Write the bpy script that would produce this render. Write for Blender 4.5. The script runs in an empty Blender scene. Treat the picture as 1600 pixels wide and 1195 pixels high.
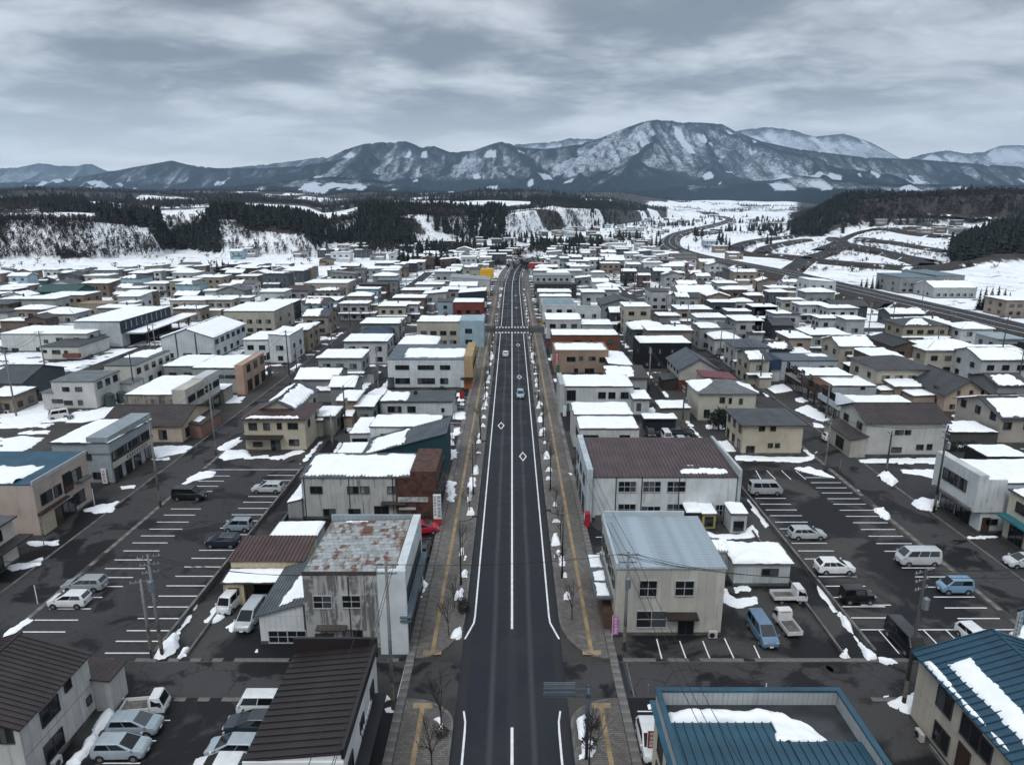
import bpy, bmesh, math, random
import numpy as np
from mathutils import Vector, Matrix

random.seed(11)
S = bpy.context.scene
C = S.collection

# ------------------------------------------------------------------ camera, world, sun, exposure
CAM_H = 40.0
FPX, YH, CX, CY = 1067.0, 322.0, 800.0, 597.5      # focal length and horizon row, measured on a 1600 px wide frame
TH = math.atan((CY - YH) / FPX)
CT, ST = math.cos(TH), math.sin(TH)
cam = bpy.data.cameras.new('camera')
cam.sensor_width = 36.0
cam.lens = FPX / 1600.0 * 36.0
cam.clip_start = 0.5
cam.clip_end = 60000.0
camo = bpy.data.objects.new('camera', cam)
C.objects.link(camo)
camo.location = (0, 0, CAM_H)
camo.rotation_euler = (math.pi / 2 - TH, 0, 0)
S.camera = camo

S.view_settings.view_transform = 'Standard'
S.view_settings.look = 'None'
S.view_settings.exposure = 0.5
S.view_settings.gamma = 1.0
S.view_settings.use_curve_mapping = False
S.render.engine = 'CYCLES'
S.cycles.use_denoising = True
S.cycles.max_bounces = 5
S.cycles.diffuse_bounces = 2
S.cycles.glossy_bounces = 2
S.cycles.transmission_bounces = 2
S.cycles.volume_bounces = 1
S.cycles.transparent_max_bounces = 4
S.cycles.use_adaptive_sampling = True

SUN_EL, SUN_AZ = math.radians(52), math.radians(205)
world = bpy.data.worlds.new('World')
S.world = world
world.use_nodes = True


class NT:
 """small helper round a node tree"""
 def __init__(s, tree):
  s.t = tree
  s.n = tree.nodes
  s.l = tree.links

 def node(s, typ, **kw):
  n = s.n.new(typ)
  for k, v in kw.items():
   if k.startswith('i_'):
    n.inputs[k[2:].replace('_', ' ')].default_value = v
   else:
    setattr(n, k, v)
  return n

 def set(s, sock, v):
  if isinstance(v, bpy.types.NodeSocket):
   s.l.new(v, sock)
  else:
   sock.default_value = v

 def math(s, op, a, b=0.0, clamp=False):
  n = s.n.new('ShaderNodeMath')
  n.operation = op
  n.use_clamp = clamp
  s.set(n.inputs[0], a)
  s.set(n.inputs[1], b)
  return n.outputs[0]

 def mix(s, f, a, b):
  n = s.n.new('ShaderNodeMix')
  n.data_type = 'RGBA'
  s.set(n.inputs[0], f)
  for k, v in ((6, a), (7, b)):
   if isinstance(v, bpy.types.NodeSocket):
    s.l.new(v, n.inputs[k])
   else:
    n.inputs[k].default_value = (v[0], v[1], v[2], 1)
  return n.outputs[2]

 def noise(s, vec, scale, detail=3.0, rough=0.55, dist=0.0):
  n = s.n.new('ShaderNodeTexNoise')
  n.inputs['Scale'].default_value = scale
  n.inputs['Detail'].default_value = detail
  n.inputs['Roughness'].default_value = rough
  n.inputs['Distortion'].default_value = dist
  if vec is not None:
   s.l.new(vec, n.inputs['Vector'])
  return n.outputs['Fac']

 def ramp(s, f, lo, hi, a=0.0, b=1.0):
  n = s.n.new('ShaderNodeMapRange')
  n.interpolation_type = 'SMOOTHSTEP'
  s.set(n.inputs['Value'], f)
  n.inputs['From Min'].default_value = lo
  n.inputs['From Max'].default_value = hi
  n.inputs['To Min'].default_value = a
  n.inputs['To Max'].default_value = b
  return n.outputs['Result']

 def scale(s, vec, v):
  n = s.n.new('ShaderNodeVectorMath')
  n.operation = 'MULTIPLY'
  s.l.new(vec, n.inputs[0])
  n.inputs[1].default_value = v
  return n.outputs[0]


w = NT(world.node_tree)
w.n.clear()
wo = w.node('ShaderNodeOutputWorld')
sky = w.node('ShaderNodeTexSky', sky_type='NISHITA', sun_disc=False, sun_elevation=SUN_EL, sun_rotation=SUN_AZ)
bg1 = w.node('ShaderNodeBackground')
bg1.inputs['Strength'].default_value = 0.08
w.l.new(sky.outputs[0], bg1.inputs['Color'])
tc = w.node('ShaderNodeTexCoord')
sx = w.node('ShaderNodeSeparateXYZ')
w.l.new(tc.outputs['Generated'], sx.inputs[0])
zz = w.math('MAXIMUM', sx.outputs[2], 0.0)
den = w.math('ADD', zz, 0.16)
cb = w.node('ShaderNodeCombineXYZ')
w.l.new(w.math('DIVIDE', sx.outputs[0], den), cb.inputs[0])
w.l.new(w.math('DIVIDE', sx.outputs[1], den), cb.inputs[1])
cv = cb.outputs[0]
wn = w.node('ShaderNodeTexNoise')
wn.inputs['Scale'].default_value = 1.3
wn.inputs['Detail'].default_value = 2.0
w.l.new(cv, wn.inputs['Vector'])
wa = w.node('ShaderNodeVectorMath', operation='ADD')
w.l.new(cv, wa.inputs[0])
w.l.new(w.scale(wn.outputs['Color'], (0.30, 0.30, 0)), wa.inputs[1])
wv = wa.outputs[0]
big = w.noise(w.scale(wv, (1.0, 1.5, 1)), 1.0, 2.0, 0.5)
mid = w.noise(w.scale(wv, (2.2, 2.9, 1)), 1.0, 4.0, 0.5)
bil = w.math('ABSOLUTE', w.math('SUBTRACT', w.noise(w.scale(wv, (2.9, 3.9, 1)), 1.0, 3.0, 0.45), 0.5))
fin = w.math('ABSOLUTE', w.math('SUBTRACT', w.noise(w.scale(wv, (7.5, 9.5, 1)), 1.0, 4.0, 0.5), 0.5))
cl = w.math('ADD', w.math('MULTIPLY', big, 0.62), w.math('ADD', w.math('MULTIPLY', mid, 0.34), w.math('ADD', w.math('MULTIPLY', bil, 0.30), w.math('MULTIPLY', fin, 0.16))))
cf = w.ramp(cl, 0.40, 0.66)
ccol = w.mix(cf, (0.165, 0.185, 0.210), (0.52, 0.55, 0.58))
# a thin, brighter band of open cloud low over the mountains, and a brighter zenith as every overcast has
lowf = w.ramp(sx.outputs[2], 0.03, 0.17, 1.0, 0.0)
ccol = w.mix(w.math('MULTIPLY', lowf, 0.72), ccol, (0.66, 0.685, 0.715))
zen = w.ramp(sx.outputs[2], 0.28, 0.85, 1.0, 2.3)
bg2 = w.node('ShaderNodeBackground')
w.l.new(ccol, bg2.inputs['Color'])
w.l.new(zen, bg2.inputs['Strength'])
ms = w.node('ShaderNodeMixShader')
ms.inputs[0].default_value = 0.93
w.l.new(bg1.outputs[0], ms.inputs[1])
w.l.new(bg2.outputs[0], ms.inputs[2])
w.l.new(ms.outputs[0], wo.inputs['Surface'])

sl = bpy.data.lights.new('sun', 'SUN')
sl.energy = 1.0
sl.angle = math.radians(25)
sl.color = (1.0, 0.99, 0.97)
so = bpy.data.objects.new('sun', sl)
C.objects.link(so)
sd = Vector((math.sin(SUN_AZ) * math.cos(SUN_EL), math.cos(SUN_AZ) * math.cos(SUN_EL), math.sin(SUN_EL)))
so.rotation_euler = sd.to_track_quat('Z', 'Y').to_euler()


# ------------------------------------------------------------------ measuring: photo pixel -> point on the ground (or at height z)
def at(px, py, z=0.0):
 u, v = (px - CX) / FPX, (py - CY) / FPX
 t = (z - CAM_H) / (-(ST + v * CT))
 return (t * u, t * (CT - v * ST))


def hgt(yb, yt):
 y = at(CX, yb)[1]
 v = (yt - CY) / FPX
 return CAM_H - y / (CT - v * ST) * (ST + v * CT)


def zat(py, y):
 """height of a point at distance y seen in row py"""
 v = (py - CY) / FPX
 return CAM_H - y / (CT - v * ST) * (ST + v * CT)


# ------------------------------------------------------------------ mesh helpers
class MB:
 def __init__(s):
  s.v = []
  s.f = []
  s.m = []

 def poly(s, pts, mi=0):
  k = len(s.v)
  s.v += [tuple(p) for p in pts]
  s.f.append(tuple(range(k, k + len(pts))))
  s.m.append(mi)

 def box(s, x0, x1, y0, y1, z0, z1, mi=0, bottom=False, top=True):
  k = len(s.v)
  s.v += [(x0, y0, z0), (x1, y0, z0), (x1, y1, z0), (x0, y1, z0), (x0, y0, z1), (x1, y0, z1), (x1, y1, z1), (x0, y1, z1)]
  fs = [(0, 1, 5, 4), (1, 2, 6, 5), (2, 3, 7, 6), (3, 0, 4, 7)]
  if top:
   fs.append((4, 5, 6, 7))
  if bottom:
   fs.append((3, 2, 1, 0))
  for f in fs:
   s.f.append(tuple(k + i for i in f))
   s.m.append(mi)
  return s

 def prism(s, pts, z0, z1, mi=0):
  """pts: ccw outline in xy"""
  n = len(pts)
  k = len(s.v)
  s.v += [(p[0], p[1], z0) for p in pts] + [(p[0], p[1], z1) for p in pts]
  for i in range(n):
   j = (i + 1) % n
   s.f.append((k + i, k + j, k + n + j, k + n + i))
   s.m.append(mi)
  s.f.append(tuple(k + n + i for i in range(n)))
  s.m.append(mi)
  return s

 def hexa(s, q, th, mi=0):
  """slab: quad q (4 3-D points, ccw from above) thickened downwards by th along its normal"""
  a, b, c, d = [Vector(p) for p in q]
  n = (b - a).cross(d - a).normalized() * th
  k = len(s.v)
  s.v += [tuple(p) for p in (a, b, c, d)] + [tuple(p - n) for p in (a, b, c, d)]
  for f in ((0, 1, 2, 3), (4, 7, 6, 5), (0, 4, 5, 1), (1, 5, 6, 2), (2, 6, 7, 3), (3, 7, 4, 0)):
   s.f.append(tuple(k + i for i in f))
   s.m.append(mi)
  return s

 def tube(s, p0, p1, r0, r1=None, n=6, mi=0, cap=True):
  r1 = r0 if r1 is None else r1
  p0, p1 = Vector(p0), Vector(p1)
  d = (p1 - p0)
  if d.length < 1e-6:
   return s
  d.normalize()
  a = d.orthogonal().normalized()
  b = d.cross(a)
  k = len(s.v)
  for p, r in ((p0, r0), (p1, r1)):
   for i in range(n):
    t = 2 * math.pi * i / n
    s.v.append(tuple(p + (a * math.cos(t) + b * math.sin(t)) * r))
  for i in range(n):
   j = (i + 1) % n
   s.f.append((k + i, k + j, k + n + j, k + n + i))
   s.m.append(mi)
  if cap:
   s.f.append(tuple(k + n + i for i in range(n)))
   s.m.append(mi)
   s.f.append(tuple(k + n - 1 - i for i in range(n)))
   s.m.append(mi)
  return s

 def data(s, name, mats, smooth=False):
  me = bpy.data.meshes.new(name)
  me.from_pydata(s.v, [], s.f)
  if not isinstance(mats, (list, tuple)):
   mats = [mats]
  for m in mats:
   me.materials.append(m)
  if len(mats) > 1:
   me.polygons.foreach_set('material_index', s.m)
  if smooth:
   me.polygons.foreach_set('use_smooth', [True] * len(s.f))
  me.update()
  return me

 def build(s, name, mats, parent=None, loc=(0, 0, 0), rz=0.0, smooth=False):
  return link(name, s.data(name, mats, smooth), parent, loc, rz)


def link(name, me, parent=None, loc=(0, 0, 0), rz=0.0):
 o = bpy.data.objects.new(name, me)
 C.objects.link(o)
 o.parent = parent
 o.location = loc
 if rz:
  o.rotation_euler = (0, 0, rz)
 return o


def thing(name, label, cat, loc=(0, 0, 0), rz=0.0, group=None):
 o = link(name, None, None, loc, rz)
 o.empty_display_size = 0.3
 return tag(o, label, cat, group)


def tag(o, label=None, cat=None, group=None, kind=None):
 if label:
  o['label'] = label
 if cat:
  o['category'] = cat
 if group:
  o['group'] = group
 if kind:
  o['kind'] = kind
 return o


def dup(root, loc, rz, label=None, group=None, scale=None):
 r = root.copy()
 C.objects.link(r)
 r.location = loc
 r.rotation_euler = (0, 0, rz)
 if scale:
  r.scale = (scale,) * 3
 if label:
  r['label'] = label
 if group:
  r['group'] = group
 for ch in list(root.children):
  c = ch.copy()
  C.objects.link(c)
  c.parent = r
  for g in list(ch.children):
   d = g.copy()
   C.objects.link(d)
   d.parent = c
 return r


# ------------------------------------------------------------------ materials
def lin(h):
 h = h.lstrip('#')
 r = []
 for i in (0, 2, 4):
  c = int(h[i:i + 2], 16) / 255.0
  r.append(c / 12.92 if c <= 0.04045 else ((c + 0.055) / 1.055) ** 2.4)
 return tuple(r)


MATS = {}


def newmat(name):
 m = bpy.data.materials.new(name)
 m.use_nodes = True
 t = NT(m.node_tree)
 p = t.n['Principled BSDF']
 return m, t, p


def plain(name, col, rough=0.6, metal=0.0, var=0.10, vs=0.8, spec=0.5):
 key = ('plain', name)
 if key in MATS:
  return MATS[key]
 m, t, p = newmat(name)
 c = t.node('ShaderNodeTexCoord')
 f = t.noise(c.outputs['Object'], vs, 4.0)
 t.l.new(t.mix(t.ramp(f, 0.3, 0.7), tuple(x * (1 - var) for x in col), tuple(x * (1 + var) for x in col)), p.inputs['Base Color'])
 p.inputs['Roughness'].default_value = rough
 p.inputs['Metallic'].default_value = metal
 p.inputs['Specular IOR Level'].default_value = spec
 MATS[key] = m
 return m


def wallmat(hexc, seam=0.9, dirt=0.35, horiz=False):
 key = ('wall', hexc, seam, dirt, horiz)
 if key in MATS:
  return MATS[key]
 m, t, p = newmat('wall_finish')
 col = lin(hexc)
 tcn = t.node('ShaderNodeTexCoord')
 oi = t.node('ShaderNodeObjectInfo')
 v = t.node('ShaderNodeVectorMath', operation='ADD')
 t.l.new(tcn.outputs['Object'], v.inputs[0])
 cbn = t.node('ShaderNodeCombineXYZ')
 r = t.math('MULTIPLY', oi.outputs['Random'], 90.0)
 t.l.new(r, cbn.inputs[0])
 t.l.new(r, cbn.inputs[1])
 t.l.new(cbn.outputs[0], v.inputs[1])
 pv = v.outputs[0]
 base = t.mix(t.ramp(t.noise(pv, 0.35, 3.0), 0.3, 0.7), tuple(x * 0.86 for x in col), tuple(min(1, x * 1.08) for x in col))
 streak = t.noise(t.scale(pv, (2.6, 2.6, 0.16)), 1.0, 5.0, 0.65)
 blot = t.noise(pv, 0.6, 4.0, 0.6)
 d = t.math('MULTIPLY', t.ramp(streak, 0.48, 0.74), t.ramp(blot, 0.36, 0.64)) if dirt < 0.9 else t.math('MULTIPLY', t.ramp(streak, 0.40, 0.62), t.ramp(blot, 0.38, 0.58))
 base = t.mix(t.math('MULTIPLY', d, dirt * 1.6, True), base, tuple(x * 0.30 + 0.012 for x in col))
 if seam:
  s = t.node('ShaderNodeSeparateXYZ')
  t.l.new(tcn.outputs['Object'], s.inputs[0])
  q = s.outputs[2] if horiz else t.math('ADD', s.outputs[0], s.outputs[1])
  fr = t.math('FRACT', t.math('DIVIDE', q, seam))
  ln = t.math('LESS_THAN', fr, 0.035 / seam)
  base = t.mix(t.math('MULTIPLY', ln, 0.55), base, tuple(x * 0.35 for x in col))
  if not horiz:
   fr2 = t.math('FRACT', t.math('DIVIDE', t.math('ADD', s.outputs[2], 0.1), 3.05))
   ln2 = t.math('LESS_THAN', fr2, 0.012)
   base = t.mix(t.math('MULTIPLY', ln2, 0.5), base, tuple(x * 0.35 for x in col))
  bp = t.node('ShaderNodeBump')
  bp.inputs['Strength'].default_value = 0.4
  bp.inputs['Distance'].default_value = 0.02
  t.l.new(t.math('SUBTRACT', 1.0, ln), bp.inputs['Height'])
  t.l.new(bp.outputs[0], p.inputs['Normal'])
 t.l.new(base, p.inputs['Base Color'])
 p.inputs['Roughness'].default_value = 0.75
 p.inputs['Specular IOR Level'].default_value = 0.3
 MATS[key] = m
 return m


def roofmat(hexc, rib=0.0, rust=0.0, axis=0, rough=0.5):
 """painted sheet metal; rib: fine corrugation pitch run across axis (0 = ribs repeat along x, 1 = along y)"""
 key = ('roof', hexc, rib, rust, axis)
 if key in MATS:
  return MATS[key]
 m, t, p = newmat('roof_metal')
 col = lin(hexc)
 tcn = t.node('ShaderNodeTexCoord')
 o = tcn.outputs['Object']
 base = t.mix(t.ramp(t.noise(o, 0.5, 5.0, 0.6), 0.3, 0.7), tuple(x * 0.72 for x in col), tuple(x * 1.2 for x in col))
 if rust:
  gp = t.node('ShaderNodeNewGeometry')
  rn = t.noise(t.scale(gp.outputs['Position'], (1.0, 0.42, 1.0)), 0.9, 6.0, 0.72)
  base = t.mix(t.ramp(rn, 0.62 - 0.25 * rust, 0.74 - 0.2 * rust), base, (0.125, 0.056, 0.034))
 if rib:
  s = t.node('ShaderNodeSeparateXYZ')
  t.l.new(o, s.inputs[0])
  q = t.math('ADD', s.outputs[axis], 0.0)
  fr = t.math('FRACT', t.math('DIVIDE', q, rib))
  tri = t.math('ABSOLUTE', t.math('SUBTRACT', fr, 0.5))
  bp = t.node('ShaderNodeBump')
  bp.inputs['Strength'].default_value = 0.8
  bp.inputs['Distance'].default_value = 0.06
  t.l.new(t.ramp(tri, 0.30, 0.46), bp.inputs['Height'])
  t.l.new(bp.outputs[0], p.inputs['Normal'])
 t.l.new(base, p.inputs['Base Color'])
 p.inputs['Roughness'].default_value = rough
 MATS[key] = m
 return m


def snowmat():
 m, t, p = newmat('snow')
 g = t.node('ShaderNodeNewGeometry')
 f = t.noise(g.outputs['Position'], 0.9, 5.0, 0.6)
 f2 = t.noise(g.outputs['Position'], 0.12, 3.0, 0.5)
 c = t.mix(t.ramp(f, 0.25, 0.75), (0.80, 0.83, 0.87), (0.90, 0.915, 0.93))
 c = t.mix(t.ramp(f2, 0.62, 0.80, 0, 0.3), c, (0.66, 0.68, 0.70))
 t.l.new(c, p.inputs['Base Color'])
 p.inputs['Roughness'].default_value = 0.85
 p.inputs['Specular IOR Level'].default_value = 0.2
 bp = t.node('ShaderNodeBump')
 bp.inputs['Strength'].default_value = 0.35
 bp.inputs['Distance'].default_value = 0.15
 t.l.new(t.noise(g.outputs['Position'], 1.4, 5.0, 0.6), bp.inputs['Height'])
 t.l.new(bp.outputs[0], p.inputs['Normal'])
 return m


def asphaltmat(name, dry, wet, wetlo, wetd=0.05, tracks=False, sc=0.17, crack=0.0):
 m, t, p = newmat(name)
 g = t.node('ShaderNodeNewGeometry')
 pos = g.outputs['Position']
 n1 = t.noise(pos, sc, 5.0, 0.6, 0.6)
 n2 = t.noise(pos, 3.5, 4.0, 0.7)
 n3 = t.noise(t.scale(pos, (0.5, 0.5, 1)), 1.0, 6.0, 0.7, 1.2)
 wf = t.ramp(n1, wetlo - wetd, wetlo + wetd)
 c = t.mix(t.ramp(n2, 0.25, 0.75, 0.0, 0.30), dry, tuple(x * 1.5 for x in dry))
 c = t.mix(t.ramp(n3, 0.56, 0.66, 0.0, 0.35), c, tuple(x * 0.55 for x in dry))
 # patches where the surface was dug up and relaid
 v = t.node('ShaderNodeTexVoronoi')
 v.inputs['Scale'].default_value = 0.09
 t.l.new(t.scale(pos, (1.0, 0.6, 1.0)), v.inputs['Vector'])
 sv = t.node('ShaderNodeSeparateColor')
 t.l.new(v.outputs['Color'], sv.inputs[0])
 c = t.mix(t.ramp(sv.outputs[0], 0.62, 0.64, 0.0, 0.22), c, tuple(x * 1.5 for x in dry))
 c = t.mix(wf, t.mix(t.ramp(n2, 0.3, 0.7), wet, tuple(x * 1.35 for x in wet)), c)
 if crack:
  dv = t.node('ShaderNodeTexVoronoi', feature='DISTANCE_TO_EDGE')
  dv.inputs['Scale'].default_value = 0.16
  ad = t.node('ShaderNodeVectorMath', operation='ADD')
  t.l.new(pos, ad.inputs[0])
  nc = t.node('ShaderNodeTexNoise')
  nc.inputs['Scale'].default_value = 0.6
  t.l.new(pos, nc.inputs['Vector'])
  t.l.new(t.scale(nc.outputs['Color'], (2.5, 2.5, 0)), ad.inputs[1])
  t.l.new(ad.outputs[0], dv.inputs['Vector'])
  c = t.mix(t.ramp(dv.outputs['Distance'], 0.0, 0.012, crack, 0.0), c, (0.008, 0.008, 0.009))
 if tracks:
  s = t.node('ShaderNodeSeparateXYZ')
  t.l.new(pos, s.inputs[0])
  ax = t.math('ABSOLUTE', s.outputs[0])
  wob = t.math('MULTIPLY', t.math('SUBTRACT', t.noise(t.scale(pos, (0.02, 0.03, 0)), 1.0, 2.0), 0.5), 0.5)
  dx = t.math('ABSOLUTE', t.math('SUBTRACT', t.math('ADD', ax, wob), 1.72))
  c = t.mix(t.ramp(dx, 0.0, 0.40, 0.60, 0.0), c, (0.072, 0.073, 0.076))
  dx2 = t.math('ABSOLUTE', t.math('SUBTRACT', ax, 0.0))
  c = t.mix(t.ramp(dx2, 0.2, 0.55, 0.28, 0.0), c, (0.052, 0.052, 0.054))
  c = t.mix(t.ramp(t.math('ABSOLUTE', t.math('SUBTRACT', ax, 4.1)), 0.1, 0.5, 0.45, 0.0), c, (0.038, 0.036, 0.034))
 t.l.new(c, p.inputs['Base Color'])
 rr = t.ramp(wf, 0.0, 1.0, 0.50, 0.9)
 t.l.new(rr, p.inputs['Roughness'])
 p.inputs['Specular IOR Level'].default_value = 0.12
 bp = t.node('ShaderNodeBump')
 bp.inputs['Strength'].default_value = 0.25
 bp.inputs['Distance'].default_value = 0.01
 t.l.new(t.noise(pos, 30.0, 2.0), bp.inputs['Height'])
 t.l.new(bp.outputs[0], p.inputs['Normal'])
 return m


SNOW = snowmat()
ASPH_MAIN = asphaltmat('asphalt_main', (0.028, 0.031, 0.037), (0.017, 0.019, 0.025), 0.50, 0.12, tracks=True)
ASPH_SIDE = asphaltmat('asphalt_side', (0.050, 0.049, 0.050), (0.012, 0.012, 0.013), 0.46, 0.035, crack=0.5)
ASPH_LOT = asphaltmat('asphalt_lot', (0.043, 0.043, 0.044), (0.013, 0.013, 0.014), 0.43, 0.03, crack=0.4)
ASPH_WET = asphaltmat('asphalt_wet', (0.056, 0.054, 0.053), (0.0125, 0.0125, 0.0140), 0.512, 0.04, sc=0.10)
PAINT = plain('road_paint', (0.72, 0.73, 0.74), 0.6, var=0.12, vs=1.5)
CONC = plain('concrete', (0.12, 0.117, 0.112), 0.85, var=0.35, vs=0.9)
CONCD = plain('concrete_dark', (0.075, 0.073, 0.070), 0.85, var=0.4, vs=0.7)
STEEL = plain('galvanised_steel', (0.22, 0.25, 0.28), 0.45, 0.6, var=0.12)
POLEM = plain('pole_concrete', (0.16, 0.16, 0.158), 0.8, var=0.25, vs=0.5)
DARKM = plain('dark_metal', (0.018, 0.019, 0.021), 0.5, 0.3)
BLACK = plain('black_rubber', (0.010, 0.010, 0.011), 0.7)
WHITEP = plain('white_paint', (0.70, 0.71, 0.72), 0.5, var=0.06)
FRAME = plain('window_frame', (0.045, 0.045, 0.047), 0.5, 0.2)
FRAMEW = plain('window_frame_light', (0.36, 0.37, 0.38), 0.5)
BARK = plain('bark', (0.022, 0.018, 0.016), 0.9, var=0.3, vs=3.0)
TACT = plain('tactile_yellow', (0.265, 0.19, 0.108), 0.8, var=0.25, vs=0.7)
UNITM = plain('unit_casing', (0.42, 0.42, 0.40), 0.6, var=0.1)


def glassmat(name, col=(0.012, 0.014, 0.016), rough=0.12):
 m, t, p = newmat(name)
 g = t.node('ShaderNodeObjectInfo')
 c = t.mix(t.ramp(g.outputs['Random'], 0.55, 1.0), col, tuple(x * 5 + 0.02 for x in col))
 t.l.new(c, p.inputs['Base Color'])
 p.inputs['Roughness'].default_value = rough
 p.inputs['Specular IOR Level'].default_value = 0.35
 return m


GLASS = glassmat('window_glass')
CURT = plain('curtained_glass', (0.16, 0.17, 0.17), 0.25, var=0.3, vs=2.0)
CARGL = glassmat('car_glass', (0.008, 0.010, 0.012), 0.06)


def pavermat():
 m, t, p = newmat('paver')
 g = t.node('ShaderNodeNewGeometry')
 b = t.node('ShaderNodeTexBrick')
 b.inputs['Scale'].default_value = 1.0
 b.inputs['Brick Width'].default_value = 0.42
 b.inputs['Row Height'].default_value = 0.21
 b.inputs['Mortar Size'].default_value = 0.018
 b.inputs['Color1'].default_value = (0.105, 0.098, 0.091, 1)
 b.inputs['Color2'].default_value = (0.185, 0.172, 0.160, 1)
 b.inputs['Mortar'].default_value = (0.040, 0.037, 0.035, 1)
 t.l.new(g.outputs['Position'], b.inputs['Vector'])
 n = t.noise(g.outputs['Position'], 0.16, 4.0, 0.6)
 c = t.mix(t.ramp(n, 0.42, 0.58, 0.45, 0.0), b.outputs['Color'], (0.062, 0.050, 0.042))
 t.l.new(c, p.inputs['Base Color'])
 p.inputs['Roughness'].default_value = 0.75
 bp = t.node('ShaderNodeBump')
 bp.inputs['Strength'].default_value = 0.5
 bp.inputs['Distance'].default_value = 0.02
 t.l.new(b.outputs['Fac'], bp.inputs['Height'])
 bp.invert = True
 t.l.new(bp.outputs[0], p.inputs['Normal'])
 return m


PAVER = pavermat()
# ------------------------------------------------------------------ snow
def wob(rng, n=5):
 ks = [(rng.uniform(0.35, 2.6), rng.uniform(0, 6.28), rng.uniform(0.4, 1)) for _ in range(n)]
 tot = sum(k[2] for k in ks)
 return lambda s: sum(a * math.sin(s * f + p) for f, p, a in ks) / tot


def noisy_outline(poly, amp, step, rng, inward=True, freq=1.0):
 """resample a ccw 2-D polygon and wander its edge"""
 n = len(poly)
 area = sum(poly[i][0] * poly[(i + 1) % n][1] - poly[(i + 1) % n][0] * poly[i][1] for i in range(n))
 if area < 0:
  poly = poly[::-1]
 f = wob(rng)
 out = []
 s = 0.0
 for i in range(n):
  a, b = poly[i], poly[(i + 1) % n]
  L = math.hypot(b[0] - a[0], b[1] - a[1])
  if L < 1e-6:
   continue
  nx, ny = -(b[1] - a[1]) / L, (b[0] - a[0]) / L
  k = max(2, int(L / step))
  for j in range(k):
   t = j / k
   o = f((s + L * t) * freq)
   o = amp * ((0.5 + 0.5 * o) if inward else o) + rng.uniform(-0.15, 0.15) * amp
   e = 1.0 if j else 0.6
   out.append((a[0] + (b[0] - a[0]) * t + nx * o * e, a[1] + (b[1] - a[1]) * t + ny * o * e))
  s += L
 return out


def lattice(ix, iy, seed):
 n = (ix.astype(np.int64) * 374761393 + iy.astype(np.int64) * 668265263 + seed * 1442695041) & 0xFFFFFFFF
 n = ((n ^ (n >> 13)) * 1274126177) & 0xFFFFFFFF
 n = n ^ (n >> 16)
 return (n & 0xFFFF) / 65535.0 * 2 - 1


def vnoise(x, y, seed=0):
 x, y = np.asarray(x, float), np.asarray(y, float)
 ix, iy = np.floor(x), np.floor(y)
 fx, fy = x - ix, y - iy
 fx, fy = fx * fx * fx * (fx * (fx * 6 - 15) + 10), fy * fy * fy * (fy * (fy * 6 - 15) + 10)
 ix, iy = ix.astype(np.int64), iy.astype(np.int64)
 a, b = lattice(ix, iy, seed), lattice(ix + 1, iy, seed)
 c, d = lattice(ix, iy + 1, seed), lattice(ix + 1, iy + 1, seed)
 return (a + (b - a) * fx) * (1 - fy) + (c + (d - c) * fx) * fy


def fbm(x, y, seed=0, oct=4, gain=0.5):
 s, a, tot = 0, 1.0, 0
 for i in range(oct):
  s = s + a * vnoise(np.asarray(x) * 2 ** i, np.asarray(y) * 2 ** i, seed + i * 17)
  tot += a
  a *= gain
 return s / tot


def smooth(e0, e1, x):
 t = np.clip((x - e0) / (e1 - e0), 0, 1)
 return t * t * (3 - 2 * t)


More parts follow.
